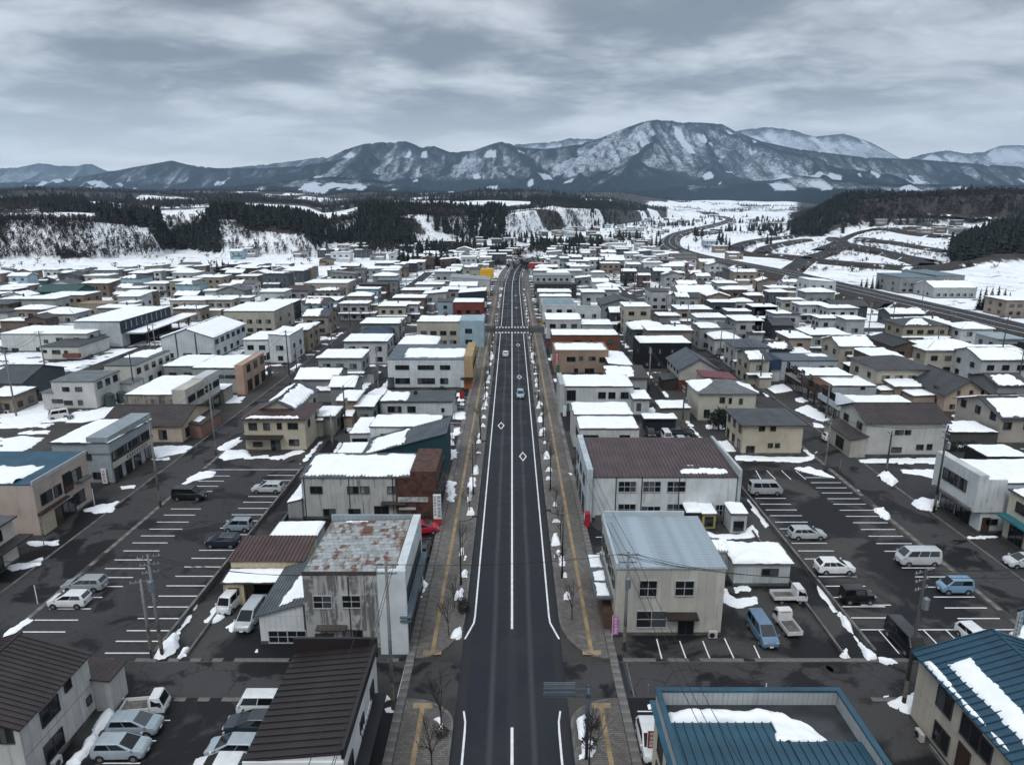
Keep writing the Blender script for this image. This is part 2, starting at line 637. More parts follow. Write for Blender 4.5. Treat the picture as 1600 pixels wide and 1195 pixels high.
def snow_field(poly, th, soft, seed, cell, ragged, crown=0.0, fmap=None, lump=0.35):
 """a sheet of snow of uneven depth; past its ragged outline it dips under the surface it lies on, so that the surface itself cuts its edge"""
 P = np.array(poly, float)
 lo, hi = P.min(0) - cell, P.max(0) + cell
 nx, ny = max(3, int((hi[0] - lo[0]) / cell) + 1), max(3, int((hi[1] - lo[1]) / cell) + 1)
 U, V = np.meshgrid(np.linspace(lo[0], hi[0], nx), np.linspace(lo[1], hi[1], ny))
 d = np.full(U.shape, 1e9)
 ins = np.zeros(U.shape, bool)
 for i in range(len(P)):
  ax, ay = P[i]
  bx, by = P[(i + 1) % len(P)]
  ex, ey = bx - ax, by - ay
  t = np.clip(((U - ax) * ex + (V - ay) * ey) / (ex * ex + ey * ey + 1e-9), 0, 1)
  d = np.minimum(d, np.hypot(U - ax - ex * t, V - ay - ey * t))
  c = ((ay > V) != (by > V)) & (U < (bx - ax) * (V - ay) / (by - ay + 1e-12) + ax)
  ins ^= c
 sd = np.where(ins, d, -d)
 n1 = fbm(U * 1.1 + seed * 3.7, V * 1.1, seed, 3)
 n2 = fbm(U * 0.33 + seed * 1.3, V * 0.33, seed + 9, 2)
 s = sd + ragged * (n1 * 1.1 + n2 * 0.9)
 h = np.where(s > 0, th * (1 - np.exp(-s / soft)) * (1 + lump * (n1 + n2)), s * 0.8)
 h = np.maximum(h, -0.05) + np.where(s > 0, crown * smooth(0, max(float(sd.max()) * 0.6, 0.15), s), 0)
 keep = s > -cell * 1.6
 vid = np.full(U.shape, -1, int)
 k = keep[:-1, :-1] & keep[1:, :-1] & keep[:-1, 1:] & keep[1:, 1:] & ((s[:-1, :-1] > 0) | (s[1:, :-1] > 0) | (s[:-1, 1:] > 0) | (s[1:, 1:] > 0))
 need = np.zeros(U.shape, bool)
 for a_, b_ in ((slice(0, -1), slice(0, -1)), (slice(1, None), slice(0, -1)), (slice(0, -1), slice(1, None)), (slice(1, None), slice(1, None))):
  need[a_, b_] |= k
 vid[need] = np.arange(need.sum())
 vs = np.stack([U[need], V[need], h[need]], -1)
 jj, ii = np.nonzero(k)
 f = np.stack([vid[jj, ii], vid[jj, ii + 1], vid[jj + 1, ii + 1], vid[jj + 1, ii]], -1)
 if fmap is not None:
  vs = fmap(vs)
 me = bpy.data.meshes.new('snow')
 if len(f) == 0:
  return None
 me.vertices.add(len(vs))
 me.vertices.foreach_set('co', np.ascontiguousarray(vs, np.float32).ravel())
 me.loops.add(f.size)
 me.loops.foreach_set('vertex_index', np.ascontiguousarray(f, np.int32).ravel())
 me.polygons.add(len(f))
 me.polygons.foreach_set('loop_start', np.arange(0, f.size, 4, dtype=np.int32))
 me.polygons.foreach_set('use_smooth', np.ones(len(f), bool))
 me.update(calc_edges=True)
 me.materials.append(SNOW)
 return me


def ground_snow(pxs, th=0.14, amp=0.25, step=0.35, crown=0.0, label=None, world=False, z=0.0, seed=None):
 """a patch of old snow lying on the ground, outlined by photo pixels"""
 seed = seed if seed is not None else int(pxs[0][0] * 7 + pxs[0][1])
 P = [tuple(p) for p in pxs] if world else [at(*p) for p in pxs]
 cx_, cy_ = sum(p[0] for p in P) / len(P), sum(p[1] for p in P) / len(P)
 P = [(p[0] - cx_, p[1] - cy_) for p in P]
 n = len(P)
 ar = abs(sum(P[i][0] * P[(i + 1) % n][1] - P[(i + 1) % n][0] * P[i][1] for i in range(n))) / 2
 cell = min(max(math.sqrt(ar) / 16, 0.07), 0.7)
 me = snow_field(P, th, 0.12, abs(seed) % 997, cell, min(amp * 1.5, math.sqrt(ar) * 0.30), crown)
 if me is None:
  return None
 o = link('snow_patch', me, None, (cx_, cy_, z))
 return tag(o, label or 'patch of old snow left on the dark ground', 'snow', 'snow patches on the ground', 'stuff')


def roof_snow(parent, q, uv=(0, 1, 0, 1), th=0.2, amp=0.12, rng=None, edge=0.0):
 """snow lying on the sloped quad q (p00,p10,p11,p01), over the given fraction of it"""
 rng = rng or random
 a, b, c, d = [Vector(p) for p in q]
 U, V = max((b - a).length, (c - d).length), ((d - a).length + (c - b).length) / 2
 n = (b - a).cross(d - a).normalized()
 u0, u1, v0, v1 = uv
 e = 0.06
 P = [(u0 * U + e, v0 * V + e), (u1 * U - e, v0 * V + e), (u1 * U - e, v1 * V - e), (u0 * U + e, v1 * V - e)]
 A_, B_, C_, D_, N_n = [np.array(v) for v in (a, b, c, d, n)]

 def fm(vs):
  s, t = np.clip(vs[:, 0] / U, 0, 1)[:, None], np.clip(vs[:, 1] / V, 0, 1)[:, None]
  return (A_ * (1 - s) + B_ * s) * (1 - t) + (D_ * (1 - s) + C_ * s) * t + N_n * (vs[:, 2:3] + 0.003)
 m = min(U * (u1 - u0), V * (v1 - v0))
 cell = min(max(m / 16, 0.14), 0.45)
 if U * V > 900:
  cell = 0.8
 part = (u1 - u0) * (v1 - v0) < 0.95
 me = snow_field(P, th, 0.10, rng.randrange(900), cell, amp * (1.0 if part else 0.8), 0.0, fm, 0.45)
 return link('roof_snow', me, parent) if me else None


# ------------------------------------------------------------------ windows
WCACHE = {}


def wdata(w, h, kind, lod):
 w, h = max(0.4, round(w, 1)), max(0.35, round(h, 1))
 key = (w, h, kind, lod)
 if key in WCACHE:
  return WCACHE[key]
 fr, pn = MB(), []
 b = 0.06
 if kind in ('g', 'gw'):
  b = 0.08
 y0, y1 = -0.09, 0.015
 hw, hh = w / 2, h / 2
 fr.box(-hw - b, hw + b, y0, y1, hh, hh + b, 0, True)
 fr.box(-hw - b, hw + b, y0 - 0.03, y1, -hh - b, -hh, 0, True)
 fr.box(-hw - b, -hw, y0, y1, -hh, hh)
 fr.box(hw, hw + b, y0, y1, -hh, hh)
 n = {'sl': 2, 'c': 2, 's': 1, 'g': 2, 'gw': 3, 'sh': max(2, int(w / 0.9)), 'n': max(2, int(w / 0.85)), 'd': 2, 'dd': 1}[kind]
 pw = w / n
 for i in range(n):
  xa = -hw + i * pw
  if i:
   fr.box(xa - 0.03, xa + 0.03, y0 + 0.02, y1, -hh, hh)
  m = MB()
  m.box(xa + 0.001, xa + pw - 0.001, -0.035 - 0.006 * (i % 2), 0.005, -hh + 0.001, hh - 0.001)
  pn.append(m)
 if kind in ('g', 'gw'):
  fr.box(-hw, hw, y0 + 0.025, y1 - 0.001, -0.035, 0.035, 0, True)
 if kind == 'sh':
  fr.box(-hw, hw, y0 + 0.025, y1 - 0.001, hh * 0.45, hh * 0.45 + 0.06, 0, True)
 frame = FRAMEW if kind in ('g', 'gw') else FRAME
 glass = [GLASS] * n
 if kind == 'c':
  glass = [CURT, GLASS]
 if kind == 'dd':
  glass = [plain('door_brown', (0.045, 0.026, 0.018), 0.5)]
 if lod == 0:
  r = (fr.data('window', frame), [m.data('pane', g) for m, g in zip(pn, glass)])
 else:
  for m, g in zip(pn, glass):
   k = len(fr.v)
   fr.v += m.v
   fr.f += [tuple(k + i for i in f) for f in m.f]
   fr.m += [1 if g is not CURT else 2] * len(m.f)
  r = (fr.data('window', [frame, GLASS if kind != 'dd' else glass[0], CURT]), [])
 WCACHE[key] = r
 return r


RZ = {'f': 0.0, 'r': math.pi / 2, 'l': -math.pi / 2, 'b': math.pi}


def window(parent, pos, face, w, h, kind='sl', lod=0):
 fd, pd = wdata(w, h, kind, lod)
 o = link('door' if kind in ('d', 'dd') else 'window', fd, parent, pos, RZ[face])
 for p in pd:
  link('pane', p, o)
 return o


# ------------------------------------------------------------------ buildings
FOOT = []          # footprints already taken (x0,x1,y0,y1)


def quad_roof(kind, W, D, h, o, rise, axis='x'):
 """list of slope quads and the top height, in local coordinates"""
 x0, x1, y0, y1 = -o, W + o, -o, D + o
 if kind == 'gx':
  ym, z1 = D / 2, h + rise
  ze = h - o * rise / (D / 2)
  return [((x0, y0, ze), (x1, y0, ze), (x1, ym, z1), (x0, ym, z1)), ((x1, y1, ze), (x0, y1, ze), (x0, ym, z1), (x1, ym, z1))]
 if kind == 'gy':
  xm, z1 = W / 2, h + rise
  ze = h - o * rise / (W / 2)
  return [((x0, y1, ze), (x0, y0, ze), (xm, y0, z1), (xm, y1, z1)), ((x1, y0, ze), (x1, y1, ze), (xm, y1, z1), (xm, y0, z1))]
 if kind == 'hip':
  z1 = h + rise
  s = min(W, D) / 2
  if W >= D:
   ym = D / 2
   ra, rb = s, W - s
   A, Bq = (ra, ym, z1), (rb, ym, z1)
   return [((x0, y0, h), (x1, y0, h), Bq, A), ((x1, y1, h), (x0, y1, h), A, Bq), ((x0, y1, h), (x0, y0, h), A, A), ((x1, y0, h), (x1, y1, h), Bq, Bq)]
  xm = W / 2
  A, Bq = (xm, s, z1), (xm, D - s, z1)
  return [((x0, y0, h), (x1, y0, h), A, A), ((x1, y1, h), (x0, y1, h), Bq, Bq), ((x0, y1, h), (x0, y0, h), A, Bq), ((x1, y0, h), (x1, y1, h), Bq, A)]
 # mono-pitch: mx+ rises towards +x, mx- towards -x, my+ towards the back, my- towards the front
 z00 = z10 = z11 = z01 = h
 if kind == 'mx+':
  z10 = z11 = h + rise
 elif kind == 'mx-':
  z00 = z01 = h + rise
 elif kind == 'my+':
  z11 = z01 = h + rise
 elif kind == 'my-':
  z00 = z10 = h + rise
 return [((x0, y0, z00), (x1, y0, z10), (x1, y1, z11), (x0, y1, z01))]


def B(nm, label, xl, xr, yt, h=None, yb=None, yr=None, d=None, cat='house', wall='b9bcbc', seam=0.9, dirt=0.3, roof='flat', rcol='3a3b3e',
      o=0.35, rise=None, snow='full', th=0.2, front=(), side=None, lod=1, group=None, panels=0, ribs=0, rpan=0, rust=0, fac=None, found=True,
      amp=0.12, fkind='sl', seed=None, left_side=None, roofth=0.22, world=None):
 """one building. xl, xr, yt: photo pixels of the top edge of its front wall; yb: of that wall's foot (or h in metres); yr: of the far roof edge (or depth d)"""
 if world:
  x0, x1, y0, y1 = world[:4]
 else:
  if h is None:
   h = hgt(yb, yt)
  x0, y0 = at(xl, yt, h)
  x1, _ = at(xr, yt, h)
  y1 = at(CX, yr, h)[1] if yr is not None else y0 + (d or 9.0)
  if y1 < y0 + 2.5:
   y1 = y0 + 2.5
 W, D = x1 - x0, y1 - y0
 FOOT.append((x0, x1, y0, y1))
 rng = random.Random(seed if seed is not None else int(x0 * 13 + y0 * 7))
 t = thing(nm, label, cat, (x0, y0, 0), 0, group)
 wm = wallmat(wall, seam, dirt)
 mb = MB()
 if roof in ('gx', 'gy'):
  rise = rise if rise is not None else 0.30 * (D if roof == 'gx' else W) / 2
  mb.box(0, W, 0, D, 0, h, top=False)
  if roof == 'gx':
   for x, s in ((0, 1), (W, -1)):
    p = [(x, 0, h), (x, D / 2, h + rise), (x, D, h)]
    mb.poly(p if s < 0 else p[::-1])
  else:
   for y, s in ((0, 1), (D, -1)):
    p = [(0, y, h), (W, y, h), (W / 2, y, h + rise)]
    mb.poly(p if s > 0 else p[::-1])
 elif roof in ('mx+', 'mx-', 'my+', 'my-'):
  rise = rise if rise is not None else 0.08 * (W if roof[1] == 'x' else D)
  q = quad_roof(roof, W, D, h, 0, rise)[0]
  b = [(0, 0, 0), (W, 0, 0), (W, D, 0), (0, D, 0)]
  for i in range(4):
   j = (i + 1) % 4
   mb.poly([b[i], b[j], q[j], q[i]])
 else:
  mb.box(0, W, 0, D, 0, h, top=True)
  if roof == 'hip':
   rise = rise if rise is not None else 0.32 * min(W, D) / 2
 mb.build('wall', wm, t)
 if found:
  fb = MB()
  fb.box(-0.03, W + 0.03, -0.03, D + 0.03, 0, 0.35, top=True)
  fb.build('foundation', CONCD, t)
 rm = roofmat(rcol, 0 if (rpan or ribs) else 0.45, rust, 0 if roof not in ('gy', 'mx+', 'mx-') else 1)
 slopes = []
 if roof == 'flat':
  fb = MB()
  fb.box(-o, W + o, -o, D + o, h + 0.002, h + roofth, bottom=True)
  fb.build('roof', rm, t)
  slopes = [((-o, -o, h + roofth), (W + o, -o, h + roofth), (W + o, D + o, h + roofth), (-o, D + o, h + roofth))]
 elif roof == 'parapet':
  pb = MB()
  e = 0.16
  ph = 0.45
  for a in ((-0.04, W + 0.04, -0.04, e), (-0.04, W + 0.04, D - e, D + 0.04), (-0.04, e, e, D - e), (W - e, W + 0.04, e, D - e)):
   pb.box(*a, h + 0.002, h + ph, bottom=True)
  pb.build('parapet', wm, t)
  fb = MB()
  fb.box(e, W - e, e, D - e, h + 0.004, h + 0.08)
  fb.build('roof', rm, t)
  slopes = [((e + 0.05, e + 0.05, h + 0.09), (W - e - 0.05, e + 0.05, h + 0.09), (W - e - 0.05, D - e - 0.05, h + 0.09), (e + 0.05, D - e - 0.05, h + 0.09))]
  th = 0.3
 else:
  slopes = [tuple((p[0], p[1], p[2] + 0.12) for p in q) for q in quad_roof(roof, W, D, h, o, rise)]
  rb = MB()
  if not rpan:
   for q in slopes:
    rb.hexa(q, 0.115)
  else:
   for q in slopes:
    rb.hexa([(p[0], p[1], p[2] - 0.05) for p in q], 0.06)
  if roof in ('gx', 'gy'):
   a, b_ = slopes[0][3], slopes[0][2]
   rb.tube((a[0], a[1], a[2] + 0.01), (b_[0], b_[1], b_[2] + 0.01), 0.12, n=6)
  rb.build('roof', rm, t)
  if ribs:
   sb = MB()
   for q in slopes:
    a, b_, c_, d_ = [Vector(p) for p in q]
    n = (b_ - a).cross(d_ - a).normalized()
    k = int((b_ - a).length / ribs)
    for i in range(k + 1):
     s = min(i * ribs / (b_ - a).length, 1.0)
     p, r = a.lerp(b_, s), d_.lerp(c_, s)
     ux = (b_ - a).normalized() * 0.035
     sb.hexa([p - ux + n * 0.075, p + ux + n * 0.075, r + ux + n * 0.075, r - ux + n * 0.075], 0.08)
   tag(sb.build('roof_seam', rm, t), kind='stuff')
  if rpan:
   for q in slopes:
    a, b_, c_, d_ = [Vector(p) for p in q]
    L = (b_ - a).length
    k = max(1, int(round(L / rpan)))
    pw = L / k
    ex, ey = (b_ - a).normalized(), (d_ - a)
    n = ex.cross(ey.normalized())
    pb = MB()
    pb.hexa([ex * 0.012 + n * 0.01, ex * (pw - 0.012) + n * 0.01, ex * (pw - 0.012) + ey + n * 0.01, ex * 0.012 + ey + n * 0.01], 0.05)
    pb.hexa([ex * 0.0 + n * 0.10, ex * 0.08 + n * 0.10, ex * 0.08 + ey + n * 0.10, ey + n * 0.10], 0.09)
    me = pb.data('roof_panel', rm)
    for i in range(k):
     link('roof_panel', me, t, a + ex * (pw * i))
 if snow:
  lst = [(i, 0.0, 1.0, 0.0, 1.0) for i in range(len(slopes))] if snow == 'full' else snow
  for (i, u0, u1, v0, v1) in lst:
   roof_snow(t, slopes[i], (u0 + 0.004, u1 - 0.004, v0 + 0.01, v1 - 0.01), th, amp if (u0, u1, v0, v1) == (0.0, 1.0, 0.0, 1.0) else amp * 3, rng)
 if fac:
  face, up, fc = fac
  fb = MB()
  hh = h + up
  if face == 'r':
   fb.box(W - 0.25, W + 0.12, -0.12, D + 0.12, h * 0.42, hh)
  elif face == 'l':
   fb.box(-0.12, 0.25, -0.12, D + 0.12, h * 0.42, hh)
  else:
   fb.box(-0.12, W + 0.12, -0.12, 0.25, h * 0.42, hh)
  fb.build('facade', wallmat(fc or wall, seam, dirt), t)
 if panels:
  faces = ['f', 'l' if x0 > 0 else 'r']
  for fcx in faces:
   L = W if fcx == 'f' else D
   k = max(1, int(round(L / panels)))
   pw = L / k
   zt = h - 0.02
   pb = MB()
   pb.box(-pw / 2 + 0.012, pw / 2 - 0.012, -0.022, 0.0, 0.36, zt, bottom=True)
   me = pb.data('wall_panel', wm)
   for i in range(k):
    s = (i + 0.5) * pw
    pos = {'f': (s, 0, 0), 'r': (W, s, 0), 'l': (0, s, 0)}[fcx]
    link('wall_panel', me, t, pos, RZ[fcx])
 # windows given by photo pixels on the front wall
 for r in front:
  xa, ya, xb, yb_ = r[:4]
  k = r[4] if len(r) > 4 else fkind
  za, zb = zat(yb_, y0), zat(ya, y0)
  xm = at((xa + xb) / 2, (ya + yb_) / 2, (za + zb) / 2)[0]
  ww = at(xb, (ya + yb_) / 2, (za + zb) / 2)[0] - at(xa, (ya + yb_) / 2, (za + zb) / 2)[0]
  zc = (za + zb) / 2
  hh = max(zb - za, 0.4)
  zc = max(zc, hh / 2 + 0.12)
  window(t, (xm - x0, -0.012 if panels else 0, zc), 'f', ww, hh, k, lod)
 for sd_ in (side or ()):
  fcx, zc, n, ww, hh, k = sd_[:6]
  f0, f1 = sd_[6:8] if len(sd_) > 7 else (0.0, 1.0)
  L = D if fcx in 'rl' else W
  off = (-0.02 if panels and fcx == ('l' if x0 > 0 else 'r') else 0) + (0.12 if fac and fac[0] == fcx and zc > h * 0.42 else 0)
  for i in range(n):
   s = L * (f0 + (f1 - f0) * (i + 0.5) / n)
   pos = {'f': (s, -off, zc), 'r': (W + off, s, zc), 'l': (-off, s, zc)}[fcx]
   window(t, pos, fcx, ww, hh, k, lod)
 return t, (x0, x1, y0, y1, h)


def canopy(t, x0, x1, y0, y1, z, col='2b2725', th=0.12, slope=0.0, snow=False, name='canopy'):
 """a small roof or awning fixed to a building; local coordinates"""
 mb = MB()
 q = [(x0, y0, z - slope), (x1, y0, z - slope), (x1, y1, z), (x0, y1, z)]
 mb.hexa(q, th)
 mb.build(name, roofmat(col, 0.4), t)
 if snow:
  roof_snow(t, q, (0.01, 0.99, 0.02, 0.98), 0.14, 0.08, random.Random(int(x0 * 31 + z * 7)))


def annex(t, x0, x1, y0, y1, h0, h1, axis, wall, rcol, snow=True, win=None, o=0.25, lod=1):
 """a lower single-storey wing under its own lean-to roof; rises from h0 to h1 along +axis; local coordinates"""
 q0 = {'x': (h0, h1, h1, h0), '-x': (h1, h0, h0, h1), 'y': (h0, h0, h1, h1), '-y': (h1, h1, h0, h0)}[axis]
 c = [(x0, y0), (x1, y0), (x1, y1), (x0, y1)]
 mb = MB()
 for i in range(4):
  j = (i + 1) % 4
  mb.poly([(*c[i], 0), (*c[j], 0), (*c[j], q0[j]), (*c[i], q0[i])])
 a = mb.build('annex', wallmat(wall), t)
 e = [(x0 - o, y0 - o), (x1 + o, y0 - o), (x1 + o, y1 + o), (x0 - o, y1 + o)]
 q = [(*p, z + 0.12) for p, z in zip(e, q0)]
 rb = MB()
 rb.hexa(q, 0.115)
 rb.build('annex_roof', roofmat(rcol, 0.45), a)
 if snow:
  rs = roof_snow(a, q, (0.01, 0.99, 0.02, 0.98), 0.18, 0.12, random.Random(int(x0 * 31 + h0 * 7 + y0)))
 for wn in (win or ()):
  window(a, wn[0], wn[1], wn[2], wn[3], wn[4], 1)
 return a
# ================================================================== SETTING: terrain
def pxa(px):
 """column of the photo -> tangent of the bearing, for far things near the horizon"""
 return (px - CX) / (FPX * 1.03)


def row_z(row, y):
 v = (row - CY) / FPX
 return CAM_H - y / (CT - v * ST) * (ST + v * CT)


EDGE_PX = [-400, 0, 120, 230, 262, 300, 350, 480, 505, 545, 580, 620, 720, 745, 790, 840, 950, 1010, 1060, 1200]
EDGE_Y = [500, 500, 492, 515, 600, 590, 545, 560, 690, 720, 650, 640, 720, 800, 780, 980, 1350, 2000, 2800, 3200]
EDGE_Z = [25, 27, 26, 22, 24, 25, 27, 20, 14, 22, 28, 27, 27, 30, 27, 33, 33, 24, 16, 10]
_ea = [pxa(p) for p in EDGE_PX]


def hill_z(x, y):
 """height of the wooded bluffs and plateaus round the valley"""
 x, y = np.asarray(x, float), np.asarray(y, float)
 a = x / np.maximum(y, 1)
 ye = np.interp(a, _ea, EDGE_Y) + 26 * fbm(x / 90, y / 90, 3, 3)
 zt = np.interp(a, _ea, EDGE_Z)
 up = smooth(0, 70, y - ye)
 plat = zt + np.clip((y - ye) * 0.020, 0, 58) + 9 * fbm(x / 260, y / 260, 9, 4) * smooth(60, 400, y - ye) + 34 * fbm(x / 620, y / 420, 29, 3) * smooth(250, 1300, y - ye)
 left = up * np.maximum(plat, 0)
 # wooded hill on the highway side
 hx = smooth(pxa(1215), pxa(1330), a)
 ry = smooth(840, 1010, y + 60 * fbm(x / 120, y / 120, 5, 3))
 hill_r = hx * ry * (49 + 7 * fbm(x / 200, y / 200, 13, 3) + 6 * smooth(pxa(1400), pxa(1600), a))
 # terraces below it
 terr = smooth(pxa(1290), pxa(1420), a) * smooth(520, 900, y) * 17
 # knoll with the dark grove at the frame's edge
 gr = smooth(pxa(1470), pxa(1580), a) * smooth(430, 500, y) * (15 + 3 * fbm(x / 40, y / 40, 31, 2)) * (1 - smooth(620, 760, y))
 return np.maximum(np.maximum(left, hill_r), np.maximum(terr, gr))


def grid_mesh(name, X, Y, Z, mats, attrs=None):
 ny, nx = X.shape
 me = bpy.data.meshes.new(name)
 v = np.stack([X, Y, Z], -1).reshape(-1, 3)
 i = np.arange(ny * nx).reshape(ny, nx)
 f = np.stack([i[:-1, :-1], i[:-1, 1:], i[1:, 1:], i[1:, :-1]], -1).reshape(-1, 4)
 me.vertices.add(len(v))
 me.vertices.foreach_set('co', v.ravel())
 me.loops.add(f.size)
 me.loops.foreach_set('vertex_index', f.ravel().astype(np.int32))
 me.polygons.add(len(f))
 me.polygons.foreach_set('loop_start', np.arange(0, f.size, 4, dtype=np.int32))
 me.polygons.foreach_set('use_smooth', np.ones(len(f), bool))
 me.update(calc_edges=True)
 me.materials.append(mats)
 for k, a in (attrs or {}).items():
  at_ = me.attributes.new(k, 'FLOAT', 'POINT')
  at_.data.foreach_set('value', np.ascontiguousarray(a, dtype=np.float32).ravel())
 return link(name, me)


def axis_pts(lo, hi, step, far, grow=1.25):
 a = list(np.arange(lo, hi + step, step))
 s = step
 while a[-1] < far:
  s *= grow
  a.append(a[-1] + s)
 s = step
 b = []
 x = lo
 while x > -far:
  s *= grow
  x -= s
  b.append(x)
 return np.array(b[::-1] + a)


def groundmat():
 m, t, p = newmat('ground')
 g = t.node('ShaderNodeNewGeometry')
 pos = g.outputs['Position']
 at_ = t.node('ShaderNodeAttribute', attribute_name='snowy')
 n = t.noise(t.scale(pos, (0.10, 0.16, 0)), 1.0, 6.0, 0.6, 0.4)
 n2 = t.noise(pos, 0.5, 4.0, 0.6)
 nn = t.math('ADD', t.math('MULTIPLY', n, 0.8), t.math('MULTIPLY', n2, 0.2))
 s = t.math('SUBTRACT', t.math('ADD', nn, at_.outputs['Fac']), 1.0)
 sf = t.ramp(s, -0.012, 0.022)
 soil = t.mix(t.ramp(t.noise(pos, 0.06, 5.0, 0.65), 0.36, 0.64), (0.016, 0.0155, 0.0155), (0.050, 0.045, 0.040))
 soil = t.mix(t.ramp(t.noise(pos, 2.5, 4.0, 0.7), 0.3, 0.8, 0, 0.3), soil, (0.06, 0.055, 0.05))
 sn = t.mix(t.ramp(t.noise(pos, 0.05, 5.0, 0.6), 0.3, 0.7), (0.74, 0.77, 0.82), (0.89, 0.91, 0.93))
 t.l.new(t.mix(sf, soil, sn), p.inputs['Base Color'])
 p.inputs['Roughness'].default_value = 0.8
 bp = t.node('ShaderNodeBump')
 bp.inputs['Strength'].default_value = 0.5
 bp.inputs['Distance'].default_value = 0.15
 t.l.new(sf, bp.inputs['Height'])
 t.l.new(bp.outputs[0], p.inputs['Normal'])
 return m


gx = axis_pts(-620, 620, 5.0, 12000)
gy = axis_pts(-90, 1100, 5.0, 15000)
gy = gy[(gy > -280) & (gy < 18000)]
GX, GY = np.meshgrid(gx, gy)
# how much snow still lies: little where cars and people go near the camera, more between the houses farther off, whole fields beyond the town
sn = 0.33 + 0.09 * smooth(90, 200, GY) + 0.07 * smooth(200, 400, GY)
sn = sn + 0.10 * smooth(60, 110, np.abs(GX)) * smooth(60, 150, GY)
town = np.maximum(smooth(pxa(1235), pxa(1330), GX / np.maximum(GY, 1)) * smooth(150, 215, GY) * 1.0, smooth(430, 500, GY + 0.10 * np.abs(GX)))
town = np.maximum(town, smooth(150, 185, GX) * smooth(120, 200, GY))
town = town * (1 - 0.55 * smooth(130, 60, np.abs(GX - 20)) * (1 - smooth(700, 900, GY)))
sn = sn * (1 - town) + 0.62 * town
field = fbm(GX / 60, GY / 35, 77, 3)
sn = sn + 0.10 * field
tag(grid_mesh('ground', GX, GY, np.zeros_like(GX), groundmat(), {'snowy': sn}), kind='structure')


def sheet(name, pts, mat, z=0.004, kind='structure'):
 mb = MB()
 mb.poly([(p[0], p[1], z) for p in pts])
 o = mb.build(name, mat)
 return tag(o, kind=kind)


def ribbon(name, cl, w, mat, z=0.004, kind='structure', zf=None, parent=None):
 """a road along a centre line"""
 mb = MB()
 L, R = [], []
 for i, p in enumerate(cl):
  a, b = cl[max(i - 1, 0)], cl[min(i + 1, len(cl) - 1)]
  dx, dy = b[0] - a[0], b[1] - a[1]
  l = math.hypot(dx, dy)
  zz_ = z + (zf(p[0], p[1]) if zf else 0)
  L.append((p[0] - dy / l * w / 2, p[1] + dx / l * w / 2, zz_))
  R.append((p[0] + dy / l * w / 2, p[1] - dx / l * w / 2, zz_))
 for i in range(len(cl) - 1):
  mb.poly([R[i], R[i + 1], L[i + 1], L[i]])
 o = mb.build(name, mat, parent)
 if parent is None:
  tag(o, kind=kind)
 return o


def spline(pts, n=10):
 out = []
 for i in range(len(pts) - 1):
  p0, p1, p2, p3 = pts[max(i - 1, 0)], pts[i], pts[i + 1], pts[min(i + 2, len(pts) - 1)]
  for j in range(n):
   t = j / n
   out.append(tuple(0.5 * ((2 * p1[k]) + (-p0[k] + p2[k]) * t + (2 * p0[k] - 5 * p1[k] + 4 * p2[k] - p3[k]) * t * t + (-p0[k] + 3 * p1[k] - 3 * p2[k] + p3[k]) * t ** 3) for k in range(len(p1))))
 out.append(pts[-1])
 return out


# ---- roads. The main road is straight to about 350 m and then bends
MAINC = [(0, -60), (0, 330)] + spline([(0, 330), (0.5, 380), (2.5, 440), (8, 500), (19, 556)], 6)[1:]
main_road = ribbon('main_road', MAINC, 9.3, ASPH_MAIN, 0.016)


def offset_line(cl, off):
 out = []
 for i, p in enumerate(cl):
  a, b = cl[max(i - 1, 0)], cl[min(i + 1, len(cl) - 1)]
  dx, dy = b[0] - a[0], b[1] - a[1]
  l = math.hypot(dx, dy)
  out.append((p[0] + dy / l * off, p[1] - dx / l * off))
 return out


def cut(cl, y0, y1):
 out = []
 for i in range(len(cl) - 1):
  (xa, ya), (xb, yb) = cl[i], cl[i + 1]
  lo, hi = max(ya, y0), min(yb, y1)
  if lo < hi:
   for y in (lo, hi):
    f = (y - ya) / (yb - ya)
    p = (xa + (xb - xa) * f, y)
    if not out or abs(out[-1][1] - y) > 1e-4:
     out.append(p)
 return out


XS1, XS2 = 49.0, 53.6        # first cross street
for (ya, yb) in ((-60, 45.2), (60.8, 219.5), (231.5, 552)):
 ribbon('edge_line', cut(offset_line(MAINC, -3.72), ya, yb), 0.17, PAINT, 0.022, parent=main_road)
 ribbon('edge_line', cut(offset_line(MAINC, 3.72), ya, yb), 0.17, PAINT, 0.022, parent=main_road)
for (ya, yb) in ((-60, 45.6), (58.6, 219.0), (232, 552)):
 ribbon('centre_line', cut(MAINC, ya, yb), 0.22, PAINT, 0.022, parent=main_road)
for sx_ in (-1, 1):     # edge lines swing out at the crossing
 ribbon('edge_line', [(sx_ * 3.72, 60.8), (sx_ * 3.78, 59.6), (sx_ * 4.5, 57.0)], 0.17, PAINT, 0.022, parent=main_road)
 ribbon('edge_line', [(sx_ * 3.72, 45.2), (sx_ * 3.75, 46.2), (sx_ * 3.95, 47.4)], 0.15, PAINT, 0.022, parent=main_road)
# diamonds that warn of a crossing
for px, py in ((783, 665), (817, 713), (811.5, 589), (809.5, 539), (806.7, 481), (806, 462)):
 x, y = at(px, py)
 mb = MB()
 a, b = 0.64, 2.2
 o_ = [(0, -b), (a, 0), (0, b), (-a, 0)]
 i_ = [(0, -b * 0.74), (a * 0.70, 0), (0, b * 0.74), (-a * 0.70, 0)]
 for k in range(4):
  j = (k + 1) % 4
  mb.poly([(*o_[k], 0), (*o_[j], 0), (*i_[j], 0), (*i_[k], 0)])
 mb.build('diamond_marking', PAINT, main_road, (x, y, 0.022))
